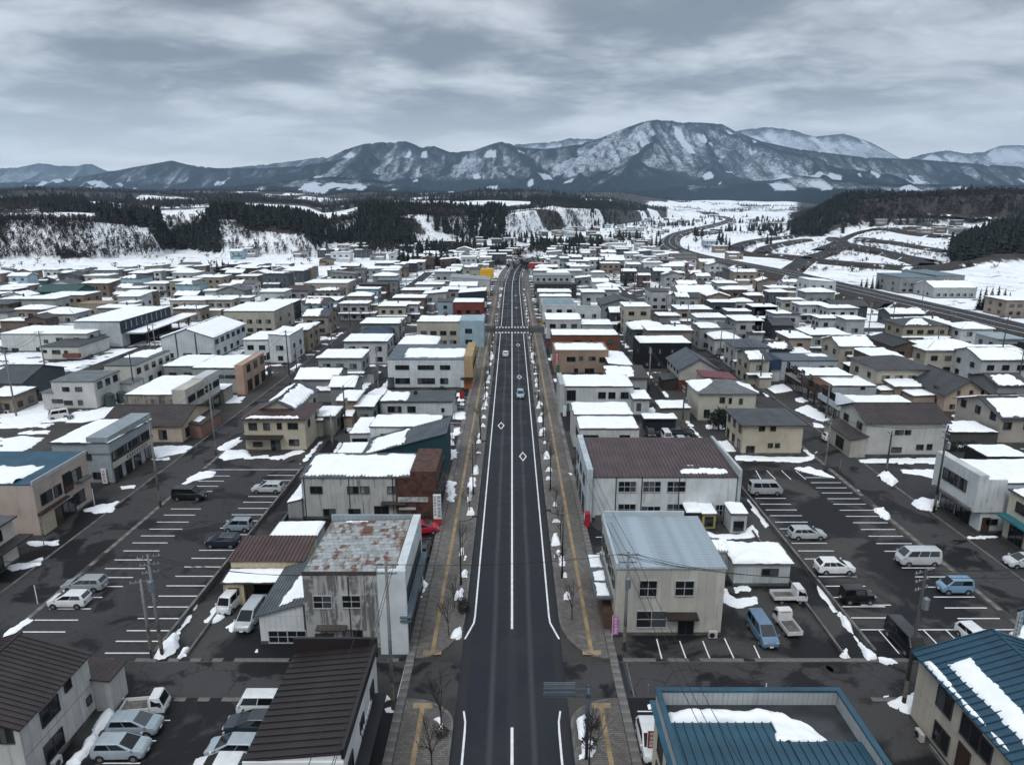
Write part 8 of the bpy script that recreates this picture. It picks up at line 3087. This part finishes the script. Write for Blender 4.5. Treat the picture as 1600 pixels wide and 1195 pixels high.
CF = []
for i in range(3):
 t = thing('conifer_tree', 'x', 'tree', (0, 0, 0), 0, 'dark conifers round the town')
 r_ = random.Random(60 + i)
 conifer_big(r_, 10.0).build('crown', CONIF2, t)
 MB().tube((0, 0, 0), (0, 0, 9), 0.22, 0.05, n=6).build('trunk', BARK, t)
 CF.append(t)
cused = [False] * 3
cspec = []   # (px, base row, top row, width factor)
for px, py, tp in ((625, 417, 381), (631, 418, 378), (638, 417, 384), (646, 418, 386), (653, 418, 383), (666, 416, 390), (672, 416, 389), (682, 416, 388), (690, 416, 385), (699, 416, 386), (709, 415, 392), (716, 415, 392), (757, 400, 387), (439, 440, 419), (450, 440, 418), (457, 440, 419), (463, 440, 424), (332, 433, 408), (341, 434, 405), (350, 434, 404), (359, 434, 408), (367, 434, 413), (883, 411, 379), (889, 411, 376), (896, 411, 377), (902, 412, 384), (909, 416, 398), (917, 417, 401), (924, 417, 403), (935, 423, 401), (941, 423, 404), (952, 410, 397), (960, 410, 396), (967, 410, 399), (1018, 386, 366), (1025, 386, 362), (1031, 385, 365), (1119, 393, 370), (1126, 394, 366), (1133, 393, 364), (1139, 391, 369), (1198, 382, 363), (1204, 382, 366), (1345, 452, 434), (1353, 453, 433), (1362, 452, 431), (1371, 452, 434), (1528, 484, 450), (1536, 485, 446), (1546, 484, 448), (1556, 482, 445), (1566, 484, 449), (1574, 485, 455), (830, 388, 372), (838, 385, 366), (846, 385, 368), (905, 375, 362), (920, 376, 364), (978, 372, 358), (760, 372, 356), (772, 372, 357), (784, 374, 358), (511, 390, 373), (560, 399, 386), (1030, 455, 437), (977, 448, 428), (1075, 396, 380), (735, 395, 380), (743, 396, 381), (1181, 455, 440)):
 cspec.append((px, py, tp))
crng = random.Random(3)
for i, (px, py, tp) in enumerate(cspec):
 x, y = at(px, py)
 zb = float(hill_z(x, y))
 h = max(hgt(py, tp), 5)
 v = i % 3
 side = 'highway' if px > 800 else 'bluff'
 k_ = sum(1 for q in cspec[:i] if (q[0] > 800) == (px > 800))
 z_ = zone(x, y)
 if not cused[v]:
  cused[v] = True
  o = CF[v]
  o.location = (x, y, zb)
 else:
  o = dup(CF[v], (x, y, zb), crng.uniform(0, 6))
 o.scale = (h / 10 * crng.uniform(0.9, 1.25),) * 2 + (h / 10,)
 later_label(o, 'tall dark conifer' if h > 14 else 'dark conifer', x, y, 'tree')

# ---- low dark shrubs and hedges in yards, and a full evergreen by the cream house
def shrub_mesh(rng, n=150):
 mb = MB()
 for k in range(n):
  v = Vector((rng.gauss(0, 1), rng.gauss(0, 1), rng.gauss(0, 0.8)))
  v = v.normalized() * rng.uniform(0.55, 1.0)
  p = Vector((v.x * 0.8, v.y * 0.8, 0.75 + v.z * 0.7))
  a = Vector((rng.gauss(0, 1), rng.gauss(0, 1), rng.gauss(0, 1))).normalized() * rng.uniform(0.10, 0.24)
  b = Vector((rng.gauss(0, 1), rng.gauss(0, 1), rng.gauss(0, 1))).normalized() * rng.uniform(0.10, 0.24)
  mb.poly([p - a, p + b, p + a])
 return mb


SH = []
for i in range(3):
 t = thing('shrub', 'low dark shrub in a yard between snow patches', 'shrub', (0, 0, 0), 0, 'dark shrubs in the yards')
 shrub_mesh(random.Random(i)).build('foliage', CONIF2 if i else TWIGD, t)
 MB().tube((0, 0, 0), (0, 0, 0.7), 0.06, 0.03, n=5).build('stem', BARK, t)
 SH.append(t)
sused = [False] * 3


def shrub(x, y, s, v, label=None, zs=1.0):
 if not sused[v]:
  sused[v] = True
  o = SH[v]
  o.location = (x, y, 0)
  if label:
   o['label'] = label
 else:
  o = dup(SH[v], (x, y, 0), crng.uniform(0, 6), label or 'low dark shrub in a yard between snow patches')
 o.scale = (s, s, s * zs)
 return o


for i, (px, py, s) in enumerate(((1114, 672, 1.5), (1123, 674, 1.7), (1133, 673, 1.6), (1128, 668, 1.5))):
 x, y = at(px, py)
 shrub(x, y, s, 1, ['nearest', 'second', 'third', 'fourth'][i] + ' bushy evergreen by the cream hipped house', 1.9)
for px, py, s in ((1458, 701, 0.9), (1466, 702, 1.0), (1475, 703, 1.1), (1440, 704, 0.8), (1486, 704, 1.2), (1499, 705, 1.3), (1510, 704, 1.2), (1520, 702, 1.1), (725, 954, 0.75), (722, 945, 0.7), (724, 958, 0.8), (690, 1152, 0.7), (924, 1138, 0.8), (921, 1170, 0.8), (872, 872, 0.6), (540, 662, 0.8)):
 x, y = at(px, py)
 later_label(shrub(x, y, s, 0 if s < 0.85 else 2), 'tiny shrub beside the street' if s < 0.85 else 'hedge shrub by the fence', x, y, 'shrub')
n = 0
while n < 120:
 y = crng.uniform(125, 400)
 x = crng.uniform(-0.72, 0.70) * y
 if x > 155 or abs(x) < 11:
  continue
 if free(x - 0.8, x + 0.8, y - 0.8, y + 0.8, 0.2) and not on_road(x - 1, x + 1, y - 1, y + 1):
  s_, v_ = crng.uniform(0.7, 1.6), crng.randrange(3)
  later_label(shrub(x, y, s_, v_), ('small ' if s_ < 1 else 'broad ' if s_ > 1.3 else 'round ') + ('twiggy brown shrub', 'dark evergreen shrub', 'dense dark shrub')[v_], x, y, 'shrub')
  n += 1

# ---- snow heaps and patches, the nearer ones as measured
G = ground_snow
for q, th, cr in (
 ([(238, 1029), (249, 1012), (262, 1000), (275, 988), (281, 998), (274, 1016), (258, 1030)], 0.25, 0.3), ([(278, 1029), (284, 1014), (298, 1012), (291, 1024)], 0.2, 0.15),
 ([(262, 1000), (276, 984), (300, 955), (308, 938), (313, 940), (297, 968), (281, 992)], 0.15, 0),
 ([(0, 1009), (12, 986), (30, 972), (46, 964), (44, 975), (22, 990), (5, 1003)], 0.12, 0), ([(319, 973), (330, 955), (338, 945), (350, 963), (336, 972)], 0.14, 0.1), ([(354, 979), (370, 966), (374, 975), (363, 990)], 0.14, 0.1),
 ([(108, 1195), (140, 1150), (160, 1113), (173, 1109), (176, 1117), (152, 1150), (126, 1195)], 0.22, 0.15), ([(160, 1103), (180, 1090), (190, 1085), (195, 1091), (176, 1104)], 0.2, 0.1),
 ([(395, 1020), (400, 1010), (406, 1013), (404, 1020)], 0.2, 0.1),
 ([(698, 1000), (711, 985), (722, 979), (719, 998), (706, 1002)], 0.2, 0.15), ([(709, 932), (724, 916), (728, 935), (716, 945)], 0.3, 0.25), ([(675, 1125), (690, 1114), (700, 1133), (694, 1147), (683, 1144)], 0.22, 0.2), ([(720, 880), (724, 868), (732, 868), (731, 878)], 0.2, 0.1),
 ([(867, 869), (881, 869), (884, 885), (873, 888)], 0.25, 0.15), ([(874, 922), (886, 921), (887, 929), (874, 930)], 0.15, 0), ([(879, 968), (892, 967), (894, 976), (881, 975)], 0.06, 0),
 ([(903, 1128), (913, 1121), (919, 1140), (914, 1158), (905, 1152)], 0.3, 0.2), ([(906, 1188), (905, 1162), (922, 1152), (931, 1166), (932, 1190)], 0.3, 0.25),
 ([(1012, 1101), (1022, 1098), (1026, 1104), (1014, 1107)], 0.12, 0), ([(592, 1090), (604, 1084), (612, 1092), (600, 1098)], 0.2, 0.1), ([(600, 1107), (612, 1104), (617, 1113), (604, 1112)], 0.12, 0),
 ([(652, 940), (662, 908), (669, 910), (664, 934)], 0.15, 0.1), ([(696, 783), (700, 752), (712, 755), (708, 785)], 0.2, 0.1), ([(703, 770), (710, 766), (713, 774), (705, 777)], 0.3, 0.1),
 ([(1125, 926), (1150, 937), (1182, 930), (1184, 942), (1150, 949), (1131, 941)], 0.14, 0), ([(1126, 915), (1136, 920), (1154, 945), (1150, 950), (1133, 934)], 0.14, 0), ([(1144, 916), (1170, 914), (1172, 924), (1150, 926)], 0.12, 0),
 ([(1309, 1023), (1321, 1016), (1333, 1029), (1318, 1033)], 0.3, 0.25), ([(1310, 960), (1322, 968), (1345, 1000), (1368, 1028), (1356, 1031), (1335, 1003), (1318, 976)], 0.28, 0.1), ([(1372, 1030), (1390, 1026), (1407, 1037), (1385, 1038)], 0.2, 0.1), ([(1274, 913), (1280, 913), (1308, 955), (1302, 956)], 0.12, 0),
 ([(1388, 1098), (1410, 1088), (1447, 1083), (1446, 1112), (1418, 1114), (1395, 1106)], 0.25, 0.2), ([(1375, 1086), (1390, 1083), (1393, 1090), (1380, 1092)], 0.2, 0.1), ([(1576, 996), (1600, 985), (1640, 990), (1630, 1018), (1585, 1010)], 0.5, 0.5),
 ([(1240, 732), (1262, 729), (1282, 735), (1300, 742), (1311, 749), (1290, 745), (1262, 740)], 0.25, 0.1), ([(1370, 742), (1385, 735), (1405, 752), (1394, 759), (1378, 749)], 0.3, 0.2), ([(1405, 733), (1470, 733), (1472, 751), (1440, 743), (1410, 739)], 0.1, 0), ([(1425, 787), (1440, 779), (1468, 784), (1461, 800), (1438, 796)], 0.3, 0.2),
 ([(1150, 712), (1200, 715), (1258, 714), (1276, 706), (1272, 718), (1250, 722), (1149, 719)], 0.16, 0), ([(1342, 718), (1400, 716), (1540, 717), (1540, 724), (1400, 724), (1345, 723)], 0.2, 0), ([(1513, 838), (1540, 836), (1556, 838), (1540, 842), (1515, 842)], 0.1, 0), ([(1368, 796), (1380, 794), (1390, 806), (1384, 812), (1370, 803)], 0.2, 0.1),
 ([(1096, 827), (1120, 835), (1160, 832), (1175, 821), (1186, 838), (1150, 843), (1110, 839)], 0.14, 0), ([(1163, 772), (1169, 774), (1202, 822), (1196, 824)], 0.14, 0), ([(1108, 690), (1140, 688), (1150, 705), (1130, 704)], 0.15, 0),
 ([(186, 760), (213, 757), (210, 763), (190, 764)], 0.12, 0), ([(128, 796), (160, 788), (186, 783), (176, 800), (150, 803), (136, 801)], 0.2, 0.1), ([(40, 846), (90, 845), (94, 851), (45, 853)], 0.2, 0.05), ([(0, 885), (40, 880), (70, 868), (62, 884), (20, 893)], 0.15, 0),
 ([(234, 699), (270, 696), (302, 697), (286, 708), (246, 715)], 0.18, 0), ([(237, 717), (262, 715), (266, 718), (240, 720)], 0.1, 0), ([(282, 756), (310, 738), (340, 736), (331, 745), (300, 752), (290, 758)], 0.2, 0.1), ([(340, 701), (356, 690), (379, 680), (377, 690), (353, 705)], 0.2, 0), ([(340, 713), (356, 704), (386, 706), (392, 714), (350, 719)], 0.3, 0.15),
 ([(0, 640), (40, 632), (72, 625), (75, 645), (110, 648), (150, 640), (205, 620), (250, 600), (256, 608), (192, 645), (130, 660), (92, 658), (60, 662), (36, 668), (0, 668)], 0.16, 0), ([(0, 686), (30, 682), (66, 684), (46, 700), (20, 712), (0, 717)], 0.15, 0), ([(-40, 690), (0, 683), (0, 720), (-40, 725)], 0.15, 0),
 ([(420, 716), (450, 708), (476, 700), (478, 706), (440, 718)], 0.2, 0.05), ([(378, 714), (420, 710), (424, 716), (380, 718)], 0.15, 0), ([(455, 790), (462, 770), (470, 760), (470, 772), (460, 790)], 0.2, 0.1),
 ([(707, 645), (726, 643), (727, 656), (708, 655)], 0.2, 0.05), ([(705, 672), (712, 670), (720, 668), (719, 679), (706, 681)], 0.2, 0.05), ([(698, 706), (716, 700), (714, 716), (699, 718)], 0.15, 0), ([(889, 740), (897, 739), (897, 745), (890, 745)], 0.15, 0), ([(941, 840), (951, 838), (954, 845), (943, 846)], 0.1, 0),
 ([(545, 645), (562, 640), (566, 660), (550, 674), (540, 672)], 0.2, 0.05), ([(508, 720), (520, 705), (532, 690), (536, 694), (524, 712)], 0.2, 0), ([(565, 622), (585, 608), (604, 602), (606, 612), (580, 628)], 0.15, 0),
 ([(1240, 640), (1262, 632), (1276, 640), (1300, 654), (1290, 660), (1262, 650)], 0.2, 0), ([(1195, 604), (1235, 600), (1240, 610), (1212, 614)], 0.2, 0), ([(1000, 640), (1020, 636), (1036, 650), (1020, 655)], 0.15, 0), ([(1268, 660), (1284, 662), (1290, 668), (1270, 668)], 0.15, 0)):
 G(q, th, 0.22, 0.4, cr, seed=int(q[0][0] + q[0][1]))
# small heaps along the kerbs and in the tree pits, running up the road
hrng = random.Random(21)
for s in (-1, 1):
 y = 64.0
 while y < 345:
  if not 217 < y < 233 and hrng.random() < 0.78:
   x = s * (5.5 + hrng.uniform(-0.15, 0.45))
   L, w_ = hrng.choice([0.4, 0.7, 1.0, 1.6, 3.2]) * hrng.uniform(0.8, 1.2), hrng.uniform(0.25, 0.6)
   P = [(x - w_, y - L * 0.6), (x + w_, y - L * 0.5), (x + w_ * 0.8, y + L * 0.6), (x - w_ * 0.7, y + L * 0.5)]
   G(P, hrng.uniform(0.15, 0.4), 0.14, 0.35, hrng.uniform(0.05, 0.35), world=True, z=0.13, seed=int(y * 10))
   if hrng.random() < 0.5:
    x2 = s * (10.3 + hrng.uniform(0, 1.2))
    P = [(x2 - 0.5, y - 1.2), (x2 + 0.6, y - 1.0), (x2 + 0.4, y + 1.1), (x2 - 0.6, y + 1.3)]
    if free(x2 - 0.6, x2 + 0.6, y - 1.2, y + 1.3, 0.1):
     G(P, hrng.uniform(0.12, 0.35), 0.2, 0.4, 0.1, world=True, seed=int(y * 11))
  y += hrng.uniform(2.6, 6.5) if y < 230 else hrng.uniform(5, 10)
# old snow beside houses and along side streets
k = 0
while k < 190:
 y = hrng.uniform(108, 330)
 x = hrng.uniform(-0.75, 0.72) * y
 if x > 158:
  continue
 w_, d_ = hrng.uniform(1.2, 4.5), hrng.uniform(0.8, 3.2)
 if abs(x) > 12 and free(x - w_, x + w_, y - d_, y + d_, 0.1) and not on_road(x - w_, x + w_, y - d_, y + d_):
  P = [(x - w_, y - d_), (x, y - d_ * hrng.uniform(0.6, 1.1)), (x + w_, y - d_ * 0.8), (x + w_ * hrng.uniform(0.6, 1), y + d_), (x - w_ * 0.8, y + d_ * hrng.uniform(0.4, 1))]
  G(P, hrng.uniform(0.1, 0.3), 0.35, 0.7, 0, world=True, seed=k)
  k += 1
for sx_ in (-1, 1):
 y = 108.0
 while y < 400:
  for x in (sx_ * (48.2 if sx_ < 0 else 49.6), sx_ * 55.6, sx_ * 33.6, sx_ * 29.2):
   if hrng.random() < 0.42 and (abs(x) > 40 or y < 214) and not (y < 230 and y > 217):
    L, w_ = hrng.uniform(1.5, 5.5), hrng.uniform(0.3, 0.7)
    if free(x - w_, x + w_, y - L, y + L, 0.0):
     G([(x - w_, y - L), (x + w_, y - L * 0.8), (x + w_ * 0.8, y + L), (x - w_, y + L * 0.9)], hrng.uniform(0.1, 0.25), 0.25, 0.6, 0, world=True, seed=int(y + x))
  y += 9.0

# ================================================================== SIGNS
def glyphs(parent, x0, x1, z0, z1, y, n, mat, seed, axis='x', flip=1):
 """a column of n upright characters drawn with strokes on a sign face"""
 rng = random.Random(seed)
 hh = (z1 - z0) / n
 for i in range(n):
  zc1 = z1 - i * hh - hh * 0.12
  zc0 = z1 - (i + 1) * hh + hh * 0.12
  w_ = x1 - x0
  mb = MB()
  s = (zc1 - zc0)

  def bar(u0, u1, v0, v1):
   a = (x0 + w_ * u0, x0 + w_ * u1)
   b = (zc0 + s * v0, zc0 + s * v1)
   if axis == 'x':
    mb.box(a[0], a[1], y, y + 0.008, b[0], b[1], 0, True)
   else:
    mb.box(y, y + 0.008 * flip, a[0], a[1], b[0], b[1], 0, True)
  k = rng.randrange(4)
  bar(0.08, 0.92, 0.84, 0.96)
  bar(0.44, 0.56, 0.05, 0.83)
  if k in (0, 2):
   bar(0.1, 0.22, 0.25, 0.70)
   bar(0.78, 0.90, 0.25, 0.70)
  bar(0.15, 0.85, 0.42, 0.53)
  if k in (1, 2):
   bar(0.05, 0.95, 0.06, 0.16)
  if k == 3:
   bar(0.12, 0.40, 0.14, 0.24)
   bar(0.60, 0.90, 0.20, 0.30)
  mb.build('lettering', mat, parent)


# back of a direction sign on its bracket
x, y = at(916, 1187)
t = thing('direction_sign', 'grey back of a road direction sign on a bracket over the lane', 'road sign', (x, y, 0.13))
SG_ = plain('sign_pole_blue_grey', (0.055, 0.085, 0.12), 0.4, 0.4)
MB().tube((0, 0, 0), (0, 0, 6.3), 0.13, 0.11, n=12).build('pole', SG_, t, smooth=True)
for z_ in (5.55, 6.05):
 MB().tube((-3.3, 0.0, z_), (0.1, 0.0, z_), 0.055, n=8).build('arm', SG_, t)
for k in range(3):
 MB().box(-3.25, -0.95, 0.10, 0.13, 5.28 + k * 0.42, 5.28 + k * 0.42 + 0.41, 0, True).build('panel', plain('alu_back', (0.20, 0.23, 0.26), 0.4, 0.5), t)
for k in range(4):
 MB().box(-3.2, -1.0, 0.065, 0.10, 5.36 + k * 0.33, 5.40 + k * 0.33, 0, True).build('rail', STEEL, t)
MB().tube((0, 0, 6.3), (0, 0, 6.4), 0.14, 0.1, n=12).build('pole_cap', SG_, t)
MB().box(-0.16, 0.16, -0.15, 0.15, 5.4, 5.7, 0, True).build('clamp', SG_, t)

x, y = at(683, 822)
t = thing('shop_sign', 'white upright sign with two black columns of characters before the rust front', 'sign', (x + 0.1, y, 0))
MB().box(-0.5, 0.5, -0.12, 0.12, 1.1, 4.4, 0, True).build('sign_box', WHITEP, t)
MB().box(-0.5, 0.5, -0.14, 0.14, 0.0, 1.09, 0, True).build('red_base', plain('red_sign', (0.30, 0.03, 0.04), 0.5), t)
MB().box(-0.04, 0.5, -0.128, -0.12, 1.2, 4.4, 0, True).build('panel', plain('sign_pale', (0.55, 0.60, 0.64), 0.5), t)
MB().box(-0.5, -0.2, -0.15, -0.141, 0.1, 0.45, 0, True).build('panel', WHITEP, t)
glyphs(t, -0.45, -0.08, 1.5, 4.3, -0.13, 7, DARKM, 1)
glyphs(t, 0.02, 0.46, 1.3, 4.3, -0.137, 6, plain('sign_navy', (0.012, 0.018, 0.03), 0.5), 2)

x, y = at(1577, 1024)
t = thing('shop_sign', 'leaning blue and white two-column sign board on a cream post by the snow heap', 'sign', (x, y, 0), 0.45)
MB().tube((0, 0, 0), (0.06, 0, 4.4), 0.10, 0.08, n=8).build('post', plain('cream_post', (0.36, 0.33, 0.26), 0.6), t)
MB().box(0.0, 0.95, -0.06, 0.06, 1.9, 4.6, 0, True).build('board', plain('sign_light_blue', (0.42, 0.55, 0.62), 0.5), t)
MB().box(-0.05, 1.0, -0.08, 0.08, 4.601, 4.85, 0, True).build('board_cap', plain('sign_navy', (0.012, 0.018, 0.03), 0.5), t)
glyphs(t, 0.06, 0.44, 2.0, 4.5, -0.07, 6, plain('sign_blue', (0.02, 0.05, 0.11), 0.5), 3)
glyphs(t, 0.54, 0.90, 2.0, 4.5, -0.07, 5, plain('sign_blue', (0.02, 0.05, 0.11), 0.5), 4)

PINK = plain('pink_cloth', (0.42, 0.13, 0.38), 0.8, var=0.2)
x, y = at(956, 1000)
t = thing('banner_flag', 'pink upright banner flag at the corner of the cream building', 'banner', (x, y, 0))
MB().tube((0, 0, 0), (0, 0, 2.7), 0.025, n=6).build('pole', WHITEP, t)
mb = MB()
for k in range(8):
 a, b_ = 0.6 + k * 0.25, 0.6 + (k + 1) * 0.25
 o1, o2 = 0.05 * math.sin(k * 1.1), 0.05 * math.sin((k + 1) * 1.1)
 mb.hexa([(0.03, o1, a), (0.58, -o1, a), (0.58, -o2, b_), (0.03, o2, b_)], 0.012)
mb.build('cloth', PINK, t)
glyphs(t, 0.14, 0.46, 0.75, 2.5, -0.075, 5, WHITEP, 5)
MB().tube((0, 0, 0), (0, 0, 0.12), 0.2, n=8).build('base', CONCD, t)

RED = plain('vending_red', (0.30, 0.02, 0.035), 0.4)
x, y = at(917, 821)
t = thing('vending_machine', 'red vending machine under the street end of the white works', 'vending machine', (x, y, 0), -math.pi / 2)
MB().box(-0.5, 0.5, -0.35, 0.35, 0.05, 1.85, 0, True).build('cabinet', RED, t)
MB().box(-0.42, 0.42, -0.375, -0.351, 0.95, 1.7, 0, True).build('display', WHITEP, t)
MB().box(-0.35, 0.25, -0.375, -0.351, 0.25, 0.5, 0, True).build('chute', DARKM, t)
x, y = at(1020, 1192)
t = thing('banner_flag', 'dark red banner cut by the bottom edge beside the recessed teal roof', 'banner', (x - 0.4, y + 0.4, 0))
MB().tube((0, 0, 0), (0, 0, 2.6), 0.025, n=6).build('pole', WHITEP, t)
MB().box(0.03, 0.6, -0.01, 0.01, 0.5, 2.5, 0, True).build('cloth', plain('red_cloth', (0.20, 0.02, 0.025), 0.8), t)
glyphs(t, 0.12, 0.5, 0.7, 2.4, -0.02, 5, WHITEP, 6)
x, y = at(870, 583)
t = thing('shop_sign', 'tall red upright sign at the street corner of the tan block', 'sign', (x - 0.1, y - 0.6, 0))
MB().box(-0.45, 0.45, -0.1, 0.1, 1.2, 5.4, 0, True).build('sign_box', plain('red_sign', (0.30, 0.03, 0.03), 0.5), t)
MB().box(-0.06, 0.06, -0.05, 0.05, 0, 1.199).build('post', DARKM, t)
glyphs(t, -0.35, 0.35, 1.4, 5.2, -0.11, 7, WHITEP, 7)
x, y = at(165, 758)
t = thing('shop_sign', 'small red and white upright sign at the near corner of the blue-grey shop', 'sign', (x, y, 0))
MB().box(-0.35, 0.35, -0.08, 0.08, 0.3, 2.6, 0, True).build('sign_box', WHITEP, t)
MB().box(-0.05, 0.05, -0.05, 0.05, 0, 0.299).build('post', DARKM, t)
glyphs(t, -0.25, 0.25, 0.5, 2.5, -0.09, 4, RED, 8)
# little signs, boards and boxes that crowd the shop fronts up the road
srng = random.Random(33)
SC = ['c9cccd', 'c9cccd', '8a2a2c', '28425e', '8d8f90', '9a7c3a', '365f4a']
SCN = {'c9cccd': 'white', '8a2a2c': 'dark red', '28425e': 'blue', '8d8f90': 'grey', '9a7c3a': 'yellow', '365f4a': 'green'}
for s in (-1, 1):
 y = 112.0
 while y < 320:
  if not 216 < y < 234:
   c = srng.choice(SC)
   w_, h_ = srng.uniform(0.5, 0.9), srng.uniform(1.0, 2.2)
   z0 = srng.choice([0.1, 2.2, 2.8])
   x = s * srng.uniform(9.9, 10.8)
   if free(x - 0.5, x + 0.5, y - 0.2, y + 0.2, 0.05):
    t = thing('shop_sign', 'x', 'sign', (x, y, 0), 0, 'small shop signs along the main road')
    MB().box(-w_ / 2, w_ / 2, -0.08, 0.08, z0, z0 + h_, 0, True).build('sign_box', wallmat(c, 0, 0.2), t)
    MB().box(-0.04, 0.04, -0.04, 0.04, 0, z0 - 0.001).build('post', DARKM, t)
    later_label(t, f'small {SCN[c]} upright shop sign', x, y, 'sign')
  y += srng.uniform(5.5, 11)
for (px, py, hh, lb) in ((1013, 1084, 0.9, 'short yellow and black marker post by the cross street kerb'), (59, 943, 2.2, 'thin pale post at the street edge of the silver-car lot'), (693, 1139, 1.6, 'short grey post in the snowy tree pit at the crossing'), (1196, 1083, 1.1, 'short white post near the recessed teal roof corner'), (148, 790, 2.6, 'thin white post before the pinkish beige shop'), (69, 852, 3.0, 'slim pole before the shutter of the pinkish beige shop'), (1312, 735, 2.0, 'small post on the kerb of the wet lot')):
 x, y = at(px, py)
 t = thing('marker_post', lb, 'post', (x, y, 0))
 MB().tube((0, 0, 0), (0, 0, hh), 0.05, n=8).build('shaft', WHITEP if 'white' in lb or 'pale' in lb else POLEM, t)
 MB().tube((0, 0, hh), (0, 0, hh + 0.05), 0.06, n=8).build('cap', DARKM if 'yellow' not in lb else TACT, t)

# ---- finish the labels of houses, trees and signs: its rank among its likes
ORD = ['', 'second ', 'third ', 'fourth ', 'fifth ', 'sixth ', 'seventh ', 'eighth ', 'ninth ', 'tenth ', 'eleventh ', 'twelfth ', 'thirteenth ', 'fourteenth ', 'fifteenth ', 'sixteenth ', 'seventeenth ', 'eighteenth ', 'nineteenth ', 'twentieth ', 'twenty-first ', 'twenty-second ', 'twenty-third ', 'twenty-fourth ', 'twenty-fifth ', 'twenty-sixth ', 'twenty-seventh ']
bykey = {}
for (t, desc, x, y, kind) in PENDING:
 bykey.setdefault(desc + ', ' + zone(x, y), []).append((x, y, t))
for k, lst in bykey.items():
 lst.sort(key=lambda q: q[1])
 for i, (x, y, t) in enumerate(lst):
  if len(lst) == 1:
   t['label'] = k
  elif i == len(lst) - 1:
   t['label'] = 'farthest ' + k
  else:
   t['label'] = ORD[i] + 'nearest ' + k
  if not t.get('group'):
   t['group'] = 'houses of the snowy town' if t.name.startswith('house') else 'larger buildings of the town'
# ------------------------------------------------------------------ air: far things fade to blue-grey
hz = MB()
hz.box(-21000, 21000, -300, 18500, -7, 1960, 0, True)
m = bpy.data.materials.new('haze')
m.use_nodes = True
m.node_tree.nodes.clear()
t = NT(m.node_tree)
ho = t.node('ShaderNodeOutputMaterial')
hv = t.node('ShaderNodeVolumePrincipled')
hv.inputs['Color'].default_value = (0.55, 0.75, 0.97, 1)
hv.inputs['Density'].default_value = 0.000032
hv.inputs['Anisotropy'].default_value = 0.0
t.l.new(hv.outputs[0], ho.inputs['Volume'])
tag(hz.build('haze', m), kind='stuff')
